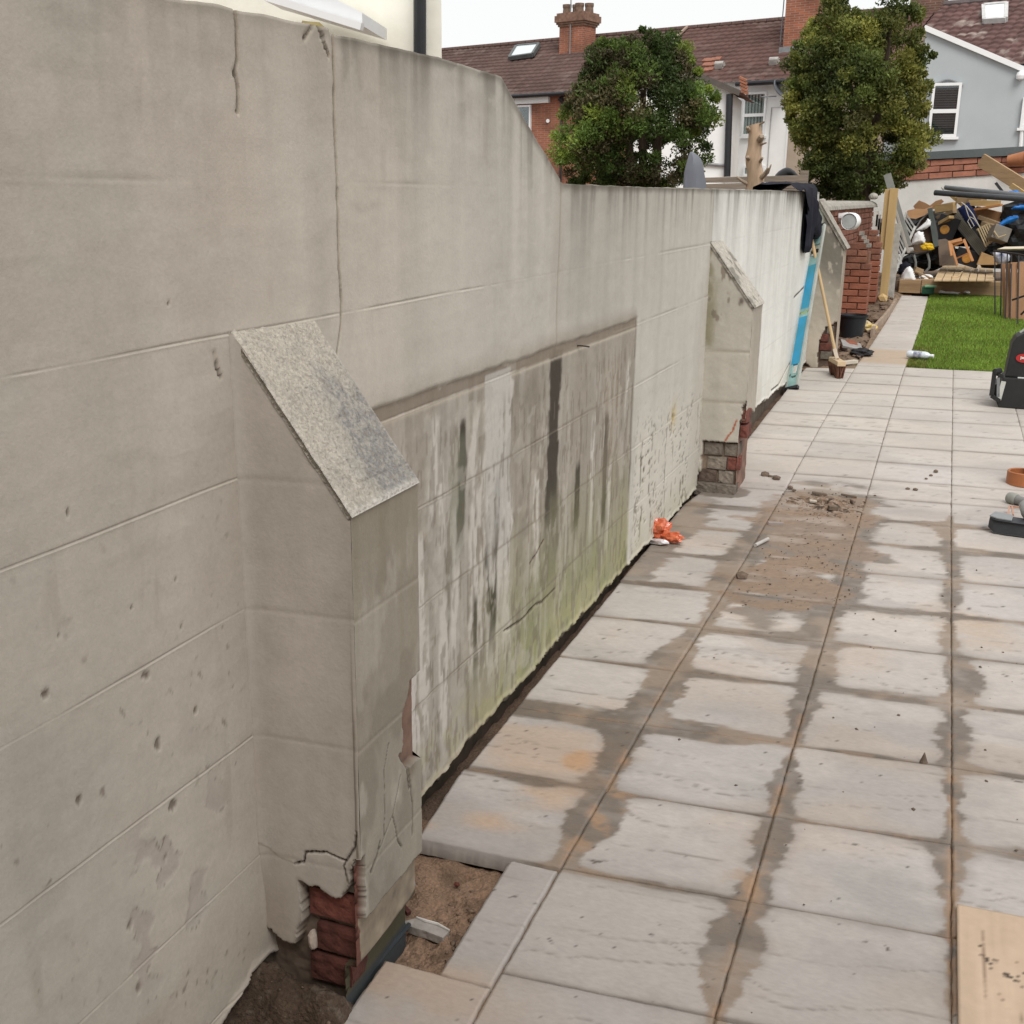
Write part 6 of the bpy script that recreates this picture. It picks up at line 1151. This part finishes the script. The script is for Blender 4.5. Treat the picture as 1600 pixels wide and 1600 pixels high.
p=gnd(1443,1191); m=MB(); m.lathe(p+np.array([0,0,.0]),[(.012,0),(.010,.006),(.001,.032)],7); tag(m.build('dark_cone',m_crumb),'small dark pointed pebble standing on a slab joint at the right','pebble')
# mortar debris heap
def h_db(X,Y):
    e=np.exp(-((X+.46)/.16)**2-((Y-5.85)/.16)**2); return gz(Y)-.004+e*(.004+.030*np.clip(fbm(X*18,Y*18,4,721)-.42,0,1)*3)*ss(.05,.2,e)-.012*ss(.22,.1,e)
xs=np.arange(-.72,-.24,.006); ys=np.arange(5.5,6.25,.006); X,Y=np.meshgrid(xs,ys,indexing='ij'); Z=h_db(X,Y); k=fbm(X*40,Y*40,3,722); c=mixc(np.broadcast_to(np.array([.24,.165,.115]),X.shape+(3,)),(.07,.05,.036),ss(.45,.65,k)); c=mixc(c,(.45,.36,.29),ss(.6,.7,fbm(X*60,Y*60,2,723))*.6)
o=npmesh('mortar_debris',np.stack([X,Y,Z],-1).reshape(-1,3),gridfaces(len(xs),len(ys)),m_soil,col=c.reshape(-1,3)); o['kind']='stuff'
for k,(x,y,sx,sy,sz,rz,lb) in enumerate([(1326,778,.075,.02,.018,.1,'long dark shard at the right of the mortar debris'),(1295,783,.06,.02,.018,.9,'dark slanting shard in the middle of the mortar debris'),(1270,787,.035,.025,.02,.3,'pale lump at the left front of the mortar debris'),(1301,799,.045,.04,.035,.5,'largest dark clod at the front of the mortar debris'),(1332,787,.04,.025,.02,2.,'flat dark chip right of the largest clod'),(1280,775,.07,.03,.02,.2,'low dark crust at the back of the mortar debris')]):
    p=gnd(x,y); m=MB(); m.box(p+np.array([0,0,sz*.35+.006]),(sx*1.1,sy*.7,sz*.6),(R(8*k%20),R(6),rz)); tag(m.build('mortar_shard',M('pale_lump',(.45,.40,.34),var=.3,ns=20) if k==2 else m_crumb,bevel=.004),lb,'shard')
# things in the sand pocket by the near buttress
p=gnd(660,1462,-.055); fc=thing('grey_fragment','broken grey slab fragment with a pale chipped edge on the sand by the near buttress','fragment',tuple(p))
A=gnd(627,1452,-.04);B=gnd(692,1478,-.04); m=MB(); d_=(B-A); n_=np.array([-d_[1],d_[0],0]); n_/=np.linalg.norm(n_); pts=[A,A+d_*.3-n_*.004,A+d_*.6-n_*.0,B,B+n_*.028,A+d_*.7+n_*.034,A+d_*.45+n_*.028,A+d_*.2+n_*.03]; m.prism(pts,(0,0,.022)); m.build('stone',M('fragment_grey',(.34,.31,.285),rough=.8,var=.25,ns=18,bump=.5,bs=60),fc,bevel=.003)
m=MB(); up=np.array([0,0,.0235]); m.tube([A+n_*.030+d_*.2+up,A+d_*.42+n_*.029+up,A+d_*.68+n_*.034+up,B+n_*.029+up],[.002,.004,.0035,.002],6); m.build('chipped_edge',M('pale_chip',(.62,.6,.57),bump=.3),fc)
p=gnd(638,1392,-.03); m=MB(); m.add([p+np.array(q) for q in[(-.02,-.02,0),(.0,-.035,.0),(.02,.0,.02),(.0,.03,.055),(-.018,.02,.06),(-.01,0,.03)]],[(0,1,5),(1,2,5),(2,3,5),(3,4,5),(4,0,5)]); o=m.build('blue_wrapper',M('blue_wrapper',(.16,.23,.42),rough=.35,var=.4,ns=40,col2=(.5,.55,.65))); tag(o,'small torn blue wrapper between the near buttress and the sand','wrapper')
crumple('red_stone',gnd(714,1384,-.05)+np.array([0,0,.004]),(.009,.008,.006),M('dark_red_stone',(.11,.03,.02)),None,31,.4,1); tag(bpy.data.objects['red_stone'],'small dark red stone in the middle of the sand pocket','stone')
m=MB(); A=gnd(633,1424,-.04); m.box(A+np.array([0,0,.006]),(.035,.012,.012),(0,R(10),R(-30))); tag(m.build('brick_chip',m_brick,bevel=.002),'thin red brick chip beside the grey slab fragment','brick')
m=MB(); m.tube([(-1.005,1.66,.0),(-1.02,1.78,.035),(-1.012,1.9,.05),(-1.005,2.02,.045)],[.012,.012,.010,.006],6); tag(m.build('damp_membrane',M('blue_black_membrane',(.02,.026,.032),rough=.4)),'blue black strip of membrane along the foot of the near buttress','membrane')
# wall hook nail on the panel
m=MB(); c=wp(905,540); m.tube([c+np.array([-.01,0,0]),c+np.array([.012,0,.0]),c+np.array([.018,.06,-.010])],.0028,6); tag(m.build('bent_nail',M('rusty_nail',(.05,.035,.025))),'bent rusty nail sticking out of the stained wall panel','nail')

# ================================================================== DECK, SLEEPERS AND RUBBISH HEAP
def zhit(px,py,z): d=ray(px,py); t=(z-EYE)/d[2]; P=d*t; return np.array([P[0],P[1],z])
SY_=17.15; zs0=gz(SY_)-.02; zs1=at(1450,438,SY_)[2]
m_sleep=M('oak_sleeper',(.36,.235,.125),rough=.85,var=.25,ns=3,bump=.4,bs=30,stretch=(.4,1,4),col2=(.46,.31,.18))
xa,xb,xc=at(1405,440,SY_)[0],at(1440,440,SY_)[0],at(1640,440,SY_)[0]
m=MB(); m.box(((xa+xb)/2,SY_+.11,(zs0+zs1)/2),(xb-xa-.006,.22,zs1-zs0)); tag(m.build('sleeper',m_sleep,bevel=.008),'short left timber sleeper edging the far end of the lawn','sleeper','sleepers edging the deck')
m=MB(); m.box(((xb+xc)/2,SY_+.10,(zs0+zs1)/2+.008),(xc-xb-.006,.22,zs1-zs0)); tag(m.build('sleeper',m_sleep,bevel=.008),'long right timber sleeper edging the far end of the lawn','sleeper','sleepers edging the deck')
m=MB(); m.prism([(-.65,SY_+.225,zs1-.03),(2.6,SY_+.225,zs1-.03),(2.6,20.4,zs1-.03),(-.65,20.4,zs1-.03)],(0,0,-.6)); struct(m.build('raised_bed',m_ground))
pl=thing('pallet','pale new timber pallet boards lying flat on the sleepers','pallet',tuple(zhit(1505,430,zs1)))
m_pal=M('new_pallet_wood',(.52,.37,.21),rough=.8,var=.15,ns=4,bump=.3,bs=30,col2=(.60,.45,.28)); zp=zs1+.075
edges_b=[1470,1483,1496,1508,1519,1530,1541,1553]; edges_f=[1459,1472,1486,1499,1513,1526,1539,1552]
for k in range(7):
    y0,y1=437,415.5; A=zhit(edges_f[k]+.6,y0,zp);B=zhit(edges_f[k+1]-.6,y0,zp);C_=zhit(edges_b[k+1]-.6,y1,zp);D=zhit(edges_b[k]+.6,y1,zp); m=MB(); m.prism([A,B,C_,D],(0,0,-.022)); m.build('board',m_pal,pl,bevel=.003)
A=zhit(1462,436,zs1+.03);B=zhit(1552,436,zs1+.03); m=MB(); m.bar(A+np.array([0,.05,0]),B+np.array([0,.05,0]),.08,.045); m.build('bearer',m_pal,pl); m=MB(); m.bar(zhit(1473,417,zs1+.03),zhit(1550,417,zs1+.03),.08,.045); m.build('bearer',m_pal,pl)
m=MB(); m.bar(zhit(1487,433,zp+.012),zhit(1497,433,zp+.012),.03,.02); m.bar(zhit(1498,432,zp+.012),zhit(1509,417,zp+.012),.018,.012); tag(m.build('timber_strip',m_pal,bevel=.002),'thin cut timber strip lying across the pallet boards','timber')
crumple('wood_chip',zhit(1525,424,zp)+np.array([0,0,.02]),(.03,.02,.02),m_upvc,None,41,.4,1); tag(bpy.data.objects['wood_chip'],'small pale chip lying on the right half of the pallet','chip')
def HY(k): return 17.6+k
def pp(name,label,cat,pts,Y,depth,mat,bevel=.006,tilt=0,group=None):
    m=MB(); P=[at(x,y,Y+tilt*(pts[0][1]-y)/40.) for x,y in pts]; m.prism(P,(0,depth,0)); o=m.build(name,mat,bevel=bevel); return tag(o,label,cat,group)
m_card=M('brown_cardboard',(.36,.20,.10),rough=.9,var=.15,ns=3,bump=.2,bs=20); m_ply=M('old_board',(.34,.24,.14),rough=.85,var=.2,ns=4,bump=.2,stretch=(.4,1,3)); m_ywood=M('yellow_plank',(.45,.31,.14),rough=.8,var=.2,ns=4,stretch=(.5,1,3))
m_gm=M('galvanised_grey',(.36,.36,.34),rough=.5,var=.2,ns=10)
gr_=thing('slatted_grille','pale grey slatted metal grille leaning at the left end of the rubbish heap','grille',tuple(zhit(1400,425,zs1)))
TL,TR,BR,BL=at(1416,333,18.5),at(1430,354,18.2),at(1398,427,17.75),at(1391,404,18.0)
m=MB(); m.bar(TL,BL,.035,.03,(0,1,0)); m.build('rail',m_gm,gr_); m=MB(); m.bar(TR,BR,.035,.03,(0,1,0)); m.build('rail',m_gm,gr_)
for k in range(13):
    t=(k+.2)/12.6; m=MB(); m.bar(TL+(BL-TL)*t,TR+(BR-TR)*t,.022,.015,(0,1,0)); m.build('slat',m_gm,gr_)
pp('cardboard_sheet','curved brown cardboard flap at the top left of the heap','cardboard',[(1427,322),(1436,313),(1446,317),(1453,321),(1462,314),(1471,311),(1475,315),(1463,325),(1448,332),(1432,331)],18.9,.02,m_card,.004)
pp('cardboard_sheet','long curled brown cardboard strip above the wheelbarrow','cardboard',[(1413,340),(1418,329),(1431,326),(1444,327),(1457,322),(1455,330),(1444,337),(1431,342)],18.5,.03,m_card,.004,.3)
wbw=thing('wheelbarrow','black wheelbarrow tipped on end holding a white sack, beside the slatted grille','wheelbarrow',tuple(zhit(1440,424,zs1)))
rim=[(1455,330),(1460,345),(1464,365),(1465,379),(1459,389),(1447,395),(1433,397),(1421,394),(1417,388),(1421,376),(1428,362),(1438,345)]
RM=[Vector(at(x,y,17.95+.5*(395-y)/70)) for x,y in rim]; cen=sum(RM,Vector())/len(RM); bk_=[cen+(p-cen)*.62+Vector((0,.32,-.05)) for p in RM]; bk2=[cen+(p-cen)*1.0+Vector((0,.03,0)) for p in RM]; n=len(RM)
m=MB(); fs=[(i,(i+1)%n,(i+1)%n+n,i+n) for i in range(n)]+[tuple(range(n,2*n))]; m.add(RM+bk_,fs); o=m.build('tray',M('rusty_brown_tray',(.16,.10,.06),rough=.6,var=.35,ns=6),wbw)
m=MB(); m.tube(RM+[RM[0]],.016,8); m.build('tray_rim',M('dark_rim',(.05,.05,.048),rough=.5),wbw,smooth=True)
for leg in([(1449,396),(1452,408),(1452,418),(1447,424)],[(1428,398),(1431,410),(1430,422)]):
    m=MB(); m.tube([at(x,y,17.9) for x,y in leg],.018,8); m.build('leg',M('grey_leg',(.22,.23,.22),rough=.5),wbw,smooth=True)
m=MB(); c=at(1440,412,18.15); m.tube([at(1424,412,18.2),at(1462,405,18.2)],.02,8); m.build('axle',m_black,wbw)
m_sack=M('white_sack',(.78,.79,.80),rough=.7,var=.06,ns=6,bump=.3,bs=15)
def pad(name,label,cat,pts,Y,mat,thick=.08,step=.012,seed=1,folds=.03,tilt=0):
    P=[at(x,y,Y) for x,y in pts]; o=[(p[0],p[2]) for p in P]; r=cloth_panel(name,mat,o,lambda S,Z,b:np.stack([S,Y-b+tilt*(Z-o[0][1]),Z],-1),thick,step,None,seed,folds); return tag(r,label,cat)
pad('sack','white sack lying inside the tipped wheelbarrow','sack',[(1422,384),(1428,366),(1434,360),(1443,362),(1446,372),(1447,385),(1440,381),(1430,383)],17.98,m_sack,.10,seed=811)
pad('paper_sheet','crumpled white sheet above the white sack in the wheelbarrow','sheet',[(1429,361),(1437,354),(1446,346),(1449,340),(1455,343),(1455,352),(1448,358),(1438,361)],18.1,m_sack,.05,seed=812)
crumple('yellow_glove',at(1449,386,17.85),(.085,.05,.055),M('yellow_rubber',(.62,.40,.01),rough=.5,var=.15),None,51,.5,3); tag(bpy.data.objects['yellow_glove'],'bright yellow crumpled glove on the rim of the wheelbarrow','glove')
m=MB(); m.lathe(at(1422,391,17.85),[(.03,-.05),(.045,0),(.03,.05)],10,Matrix.Rotation(R(70),3,'Y')); tag(m.build('tin_can',m_gm,smooth=True),'small dull metal can at the left lip of the wheelbarrow','can')
pad('white_sheet','white peaked sheet standing at the left end of the sleepers','sheet',[(1405,441),(1409,427),(1416,417),(1422,415),(1427,420),(1430,430),(1432,440)],17.28,m_sack,.10,seed=813)
pad('dark_sack','dark bundle behind the white peaked sheet','sack',[(1400,428),(1406,412),(1416,407),(1424,412),(1427,425),(1415,432)],17.6,m_jk,.12,seed=814)
m=MB(); m.box(at(1434,424,17.5),(.12,.1,.10),(0,R(20),R(20))); tag(m.build('wood_block',m_ply,bevel=.005),'square wooden block right of the white peaked sheet','block')
m=MB(); m.bar(at(1431,424,17.42),at(1459,436,17.36),.05,.02); tag(m.build('loose_batten',m_ply,bevel=.003),'loose wooden batten slanting down to the left end of the pallet','batten')
crumple('plastic_bag',at(1447,434,17.42),(.09,.06,.05),m_upvc,None,52,.5,3); tag(bpy.data.objects['plastic_bag'],'small white plastic bag left of the pallet','bag')
m=MB(); m.bar(at(1453,326,18.3),at(1463,386,17.85),.07,.03,(0,1,0)); tag(m.build('dark_lath',M('dark_green_lath',(.05,.06,.055),rough=.5),bevel=.004),'dark upright strip between the wheelbarrow and the loudspeaker box','strip')
def speaker(px,py,w,h,rz,Y,lb,dp):
    c=Vector(at(px,py,Y)); t=thing('loudspeaker_box',lb,'speaker',tuple(c)); rot=Matrix.Rotation(R(rz),3,'Y'); m=MB(); m.box(c+Vector((0,.12,0)),(w,.24,h),rot); m.build('cabinet',m_black,t,bevel=.008)
    q=c+rot@Vector((dp[0],0,dp[1])); m=MB(); m.lathe(q+Vector((0,-.002,0)),[(.068,-.004),(.066,.006),(.056,.010),(.03,.004),(.001,.007)],18,Matrix.Rotation(R(90),3,'X')); m.build('cone',M('orange_cone',(.50,.24,.05),rough=.6,var=.25,ns=20),t,smooth=True)
speaker(1478,357,.30,.36,18,18.25,'black loudspeaker box with round orange cone, centre of the heap',(-.01,-.02))
speaker(1512,403,.34,.22,15,18.0,'black loudspeaker box with orange cone low behind the chair frame',(-.01,-.01))
dpn=thing('upholstered_panel','large dark ribbed panel leaning in the middle of the heap','panel',tuple(zhit(1520,412,zs1)))
m_ds=M('black_brown_panel',(.045,.042,.038),rough=.6,var=.3,ns=5,bump=.2)
PN=[(1483,340),(1497,327),(1520,318),(1554,381),(1531,402)]; PQ=[at(x,y,18.45-.5*(y-330)/70) for x,y in PN]; m=MB(); m.prism(PQ,(0,.10,.02)); m.build('panel_board',m_ds,dpn,bevel=.01)
m_rib=M('olive_rib',(.12,.11,.085),rough=.6,var=.2)
for k in range(7):
    t=k/6; A=at(1485+(1496-1485)*t,342-(342-329)*t,18.40);B=at(1531+(1542-1531)*t,399-(399-389)*t,17.95); m=MB(); m.bar(A,B,.018,.02,(0,1,0)); m.build('rib',m_rib,dpn)
pad('navy_cushion','dark navy cushion at the top of the ribbed panel','cushion',[(1495,327),(1503,320),(1514,315),(1522,326),(1531,352),(1517,359),(1506,345)],18.02,M('navy_fabric',(.014,.022,.075),rough=.9,var=.25,ns=9,spec=.15),.06,seed=815)
m=MB(); m.tube([at(*p,17.9) for p in [(1507,318),(1513,337),(1522,353),(1518,357),(1512,346),(1516,339),(1522,342),(1527,349)]],.007,6); m.tube([at(*p,17.9) for p in [(1502,316),(1511,323),(1520,335),(1528,350),(1539,368)]],.009,6); tag(m.build('bent_wire',M('pale_wire',(.42,.40,.34),rough=.4),smooth=True),'bent pale wire frame lying over the navy cushion','wire')
rk=thing('bamboo_rack','beige barred wooden rack on the right of the ribbed panel','rack',tuple(at(1542,372,17.85)))
m_bam=M('bamboo',(.40,.31,.18),rough=.7,var=.25,ns=7)
for k in range(6):
    A=at(1528+3.3*k,357-1.6*k,17.9);B=at(1541+2.8*k,386-2.6*k,17.8); m=MB(); m.bar(A,B,.018,.02,(0,1,0)); m.build('bar',m_bam,rk)
for (a,b) in (((1526,360),(1546,349)),((1538,384),(1556,373))): m=MB(); m.bar(at(*a,17.93),at(*b,17.93),.03,.02,(0,1,0)); m.build('cross_bar',m_bam,rk)
chf=thing('chair_frame','orange wooden chair frame lying upside down in front of the black loudspeakers','chair',tuple(zhit(1502,414,zs1)))
m_ow=M('orange_wood',(.46,.215,.085),rough=.6,var=.15,ns=6)
for nm,a,b,w in (('leg',(1486,381),(1496,414),.03),('leg',(1506,374),(1520,408),.035),('rail',(1486,386),(1506,378),.022),('rail',(1494,404),(1514,395),.02),('leg',(1483,377),(1487,400),.03)):
    m=MB(); m.bar(at(*a,17.6),at(*b,17.5),w,w,(0,1,0)); m.build(nm,m_ow,chf,bevel=.004)
m=MB(); m.prism([at(1484,380,17.62),at(1485,376,17.8),at(1502,371,17.8),at(1504,376,17.62)],(0,.03,-.03)); m.build('seat_rail',m_ow,chf,bevel=.004)
pp('grey_board','dull grey brown board standing left of the orange chair frame','board',[(1465,375),(1477,373),(1486,378),(1495,415),(1468,415)],17.95,.02,M('grey_brown_board',(.20,.155,.12),var=.25,ns=4),.004)
pp('grey_board','smaller dark board standing in front of the grey brown board','board',[(1471,398),(1487,397),(1492,415),(1472,415)],17.75,.02,M('dark_brown_board',(.15,.12,.10),var=.25,ns=4),.004)
pp('wooden_box','tan wooden box end at the right of the pallet','box',[(1534,394),(1546,399),(1560,403),(1558,414),(1526,414)],17.7,.25,M('tan_box',(.40,.25,.115),var=.2,ns=4),.008)
pad('blue_white_cloth','crumpled blue and white cloth behind the wire stand','cloth',[(1550,394),(1560,391),(1572,393),(1580,399),(1577,409),(1566,414),(1557,413),(1552,404)],17.5,M('blue_white_fabric',(.03,.055,.17),rough=.8,var=.4,ns=10,col2=(.72,.73,.78)),.08,seed=816)
m=MB(); m.tube([at(1461,301,18.3),at(1640,314,17.4)],.040,12); tag(m.build('dark_pipe',M('dark_slate_pipe',(.055,.06,.068),rough=.4,var=.15),smooth=True),'long dark slate pipe sticking out to the left over the heap','pipe')
m=MB(); a=at(1477,293,18.9);b=at(1640,312,17.9); m.tube([a,b],[.035,.06],12); tag(m.build('gutter_length',M('mid_grey_gutter',(.13,.14,.15),rough=.4,var=.15),smooth=True),'long mid grey gutter length lying just above the dark slate pipe','gutter')
m=MB(); m.tube([at(1476,293,18.9),at(1474,297,18.85),at(1471,293,18.8)],.008,6); tag(m.build('bracket_wire',m_gm),'small bent wire at the left tip of the grey gutter','wire')
for k,(a,b,w,h,Y,mat,lb) in enumerate([((1488,305),(1508,322),.05,.04,18.7,m_ywood,'short yellow plank end under the left of the dark pipe'),((1497,310),(1540,310),.16,.03,18.6,m_ply,'pale board lying level under the dark pipe'),((1515,317),(1562,318),.09,.03,18.3,m_ywood,'pale plank under the level board'),((1522,328),(1565,320),.035,.03,18.2,m_ow,'thin reddish batten crossing the planks'),((1525,330),(1567,341),.16,.03,18.4,m_card,'wide brown board right of the navy cushion'),((1530,339),(1565,352),.06,.03,18.2,m_ply,'narrow board below the wide brown board'),((1463,327),(1492,322),.13,.03,18.7,m_ywood,'yellow board left of the navy cushion'),((1466,340),(1492,330),.06,.03,18.5,m_ply,'slanting pale plank under the yellow board'),((1468,350),(1487,339),.05,.03,18.3,m_ywood,'short slanting plank above the loudspeaker box'),((1536,350),(1556,357),.09,.03,18.1,m_ply,'broken board end beside the beige barred rack'),((1515,312),(1536,314),.10,.03,18.45,m_ply,'pale offcut just above the navy cushion')]):
    m=MB(); m.bar(at(*a,Y),at(*b,Y-.15),.10,w*.9,(0,0,1)); tag(m.build('plank',mat,bevel=.004),lb,'plank')
m=MB(); m.bar(at(1533,250,19.4),at(1640,316,18.9),.07,.20,(0,0,1)); tag(m.build('timber_beam',m_sleep,bevel=.006),'large brown timber beam leaning across the top right of the heap','beam')
m=MB(); m.bar(at(1580,290,18.9),at(1640,330,18.6),.05,.08,(0,0,1)); tag(m.build('timber_beam',m_ywood,bevel=.004),'smaller yellow timber under the large brown beam','beam')
m=MB(); m.bar(at(1556,286,19),at(1569,303,18.9),.04,.03,(0,1,0)); tag(m.build('black_bar',m_black),'short black bar slanting above the grey gutter','bar')
cpt=at(1592,249,20.3); m=MB(); m.lathe(Vector(cpt),[(.001,-.16),(.085,-.16),(.115,.10),(.125,.10),(.125,.16),(.10,.16),(.08,-.12),(.001,-.12)],20,Matrix.Rotation(R(82),3,'Y')@Matrix.Rotation(R(15),3,'X')); tag(m.build('clay_pot',M('terracotta',(.42,.17,.08),rough=.85,var=.15,ns=7),smooth=True),'terracotta pot on its side on top of the clay block courses','pot')
m_blue=M('blue_plastic',(.012,.16,.52),rough=.35,var=.2,ns=8,bump=.2,bs=15)
pad('blue_bag','bright blue plastic bag twisted among the dark bags at the right','bag',[(1555,354),(1562,347),(1575,338),(1590,335),(1594,341),(1582,348),(1570,352),(1560,358)],17.75,m_blue,.07,seed=817)
pad('blue_sheet','blue plastic sheet under the large beam','sheet',[(1568,303),(1576,298),(1590,296),(1598,303),(1584,306)],18.6,m_blue,.05,seed=818)
pad('blue_sheet','blue plastic sheet edge at the far right under the pipes','sheet',[(1577,328),(1584,321),(1610,318),(1610,330),(1590,328)],17.9,m_blue,.05,seed=819)
m=MB(); c=at(1561,366,17.75); m.box(c,(.24,.20,.20),(R(-12),R(18),R(15))); o=tag(m.build('plastic_crate',M('taupe_plastic',(.17,.145,.12),rough=.5,var=.15),bevel=.012),'taupe plastic box under the blue bag','box')
m=MB(); m.tube([at(1553,361,17.6),at(1560,371,17.58),at(1572,367,17.6)],.012,6); tag(m.build('box_handle',m_bam,smooth=True),'pale loop lying across the taupe plastic box','loop')
for k,(x,y,Y,sx,sz) in enumerate([(1592,365,17.9,.24,.22),(1600,335,18.2,.3,.2),(1470,395,18.4,.22,.22),(1440,410,18.5,.28,.16),(1500,365,18.75,.3,.25),(1545,392,18.2,.24,.16),(1410,380,18.9,.22,.22),(1530,355,18.9,.34,.24),(1450,350,18.95,.3,.2),(1572,398,18.2,.34,.26),(1487,400,18.5,.28,.12)]):
    o=crumple('bag_and_fill',at(x,y,Y),(sx,.22,sz),m_bag if k else (globals().__setitem__('m_bag',M('black_bag_and_fill',(.012,.012,.014),rough=.35,var=.3,ns=10,bump=.3,bs=14)) or m_bag),None,60+k,.35,3); tag(o,['black bin bag behind the blue bag at the right edge of the heap','tall added black filler behind the blue sheet at the far right, under the pipes','added black filler between the wheelbarrow and the standing grey brown board','added black filler for the dark void under the tipped wheelbarrow','added black filler hidden behind the first loudspeaker box and navy cushion','added black filler below the beige barred rack','added black filler behind the slatted grille','added black filler under the pale board, behind the navy cushion','added black filler behind the curled cardboard strip','added black filler between the wire stand and the heap','added black filler behind the orange chair frame'][k],'bin bag','bin bags in the rubbish heap')  # first is a bag; the others are added black filler for dark gaps
m=MB(); m.prism([at(1558,389,16.4),at(1620,388,16.4),at(1620,384.5,16.7),at(1570,385.5,16.7)],(0,.05,-.02)); tag(m.build('white_board',M('cream_board',(.68,.58,.46),rough=.6,var=.1),bevel=.003),'cream board lying flat on the black wire stand','board')
# wire stand with brown panels behind
fy=14.25; ws_=thing('wire_stand','tall black wire stand on the lawn at the right edge','stand',tuple(gnd(1580,500)))
m_wire=M('black_wire',(.012,.012,.014),rough=.4,bump=0)
for x0,y0,x1,y1 in [(1554.5,392,1554.5,491),(1565,393,1563.5,494),(1574,395,1571,499),(1580.5,397,1578,500),(1592,399,1590,507)]:
    b=gnd(x1,y1); m=MB(); m.bar(b,at(x0,y0,b[1]+.25),.014,.014,(0,1,0)); m.build('rod',m_wire,ws_)
m=MB(); m.bar(at(1553,392,14.9),at(1620,393,14.6),.02,.02,(0,0,1)); m.bar(at(1553,392,14.9),at(1640,405,13.6),.02,.02); m.build('top_rail',m_wire,ws_)
m=MB(); m.bar(at(1581,469,14.1),at(1610,459,14.1),.02,.02,(0,1,0)); m.bar(at(1595,492,14.1),at(1610,476,14.1),.02,.02,(0,1,0)); m.build('brace',m_wire,ws_)
m_bp=M('brown_panel',(.36,.195,.105),rough=.7,var=.18,ns=3,bump=.15,stretch=(2,2,.4))
pnl=thing('brown_panels','brown wooden panels standing on the lawn inside the black wire stand','panel',tuple(gnd(1580,499)))
for k,(xa_,xb_,yt,yb_) in enumerate([(1565,1571,412,497),(1571.6,1578.5,411,499),(1579,1590,410,500),(1590.6,1640,409,501)]):
    Yp=gnd(xa_+2,yb_)[1]+.1; m=MB(); m.prism([at(xa_+(2.5 if k==0 else 0),yb_,Yp),at(xb_,yb_,Yp),at(xb_,yt,Yp+.1),at(xa_,yt,Yp+.1)],(0,.03,0)); m.build('board',m_bp,pnl,bevel=.004)

# ================================================================== LOOSE GRIT AND CRUMBS
def scatter(name,P,S,mat,seed):
    r=np.random.default_rng(seed); n=len(P); base=np.array([(1,0,0),(-1,0,0),(0,1,0),(0,-1,0),(0,0,1),(0,0,-1)],float); F0=np.array([(0,2,4),(2,1,4),(1,3,4),(3,0,4),(2,0,5),(1,2,5),(3,1,5),(0,3,5)])
    V=base[None]*(.55+.9*r.random((n,6,1)))*S[:,None,None]; a=r.random(n)*6.283; ca,sa=np.cos(a)[:,None],np.sin(a)[:,None]; X=V[...,0]*ca*1.3-V[...,1]*sa; Y=V[...,0]*sa*1.3+V[...,1]*ca; V=np.stack([X,Y,V[...,2]*.75],-1)+np.array(P)[:,None]; V[...,2]+=S[:,None]*.4
    return npmesh(name,V.reshape(-1,3),(F0[None]+6*np.arange(n)[:,None,None]).reshape(-1,3),mat,smooth=False,kind='stuff')
gr=np.random.default_rng(77)
def gpts(n,cx,cy,sx,sy,hf): x=cx+sx*gr.normal(size=n); y=cy+sy*gr.normal(size=n); return np.stack([x,y,hf(x,y)],1)
top_=lambda x,y: gz(y)
P=np.concatenate([gpts(260,-.46,5.85,.13,.13,top_),gpts(240,-.47,4.75,.13,.30,top_),gpts(90,-.45,5.4,.16,.3,top_),gpts(120,.0,3.6,.35,1.3,top_)]); P=P[(P[:,0]>-.70)]
scatter('paving_grit',P,.0016+.0045*gr.random(len(P))**3,m_crumb,81)
x=-1.17+.5*gr.random(420); y=1.35+.95*gr.random(420); ok=((y>1.9)&(x<-.88)&(x>-1.0)&(y<2.32))|((y<1.7)&(x<-1.0)); P=np.stack([x,y,h_pit(x,y)],1)[ok]; scatter('pit_crumbs',P,.002+.008*gr.random(len(P))**3,M('soil_crumb',(.17,.12,.085),var=.5,ns=40),82)
x=-1.16+.05*gr.random(260); y=2.45+3.3*gr.random(260); scatter('trench_crumbs',np.stack([x,y,h_tr(x,y)],1),.003+.010*gr.random(260)**3,M('trench_crumb',(.16,.10,.07),var=.5,ns=40),83)
x=-1.0+.45*gr.random(500); y=10.3+6.5*gr.random(500); ok=x<XB[1](y)-.06; P=np.stack([x,y,h_bd(x,y)],1)[ok]; scatter('border_crumbs',P,.006+.03*gr.random(len(P))**3,M('border_crumb',(.15,.105,.075),var=.5,ns=20),84)
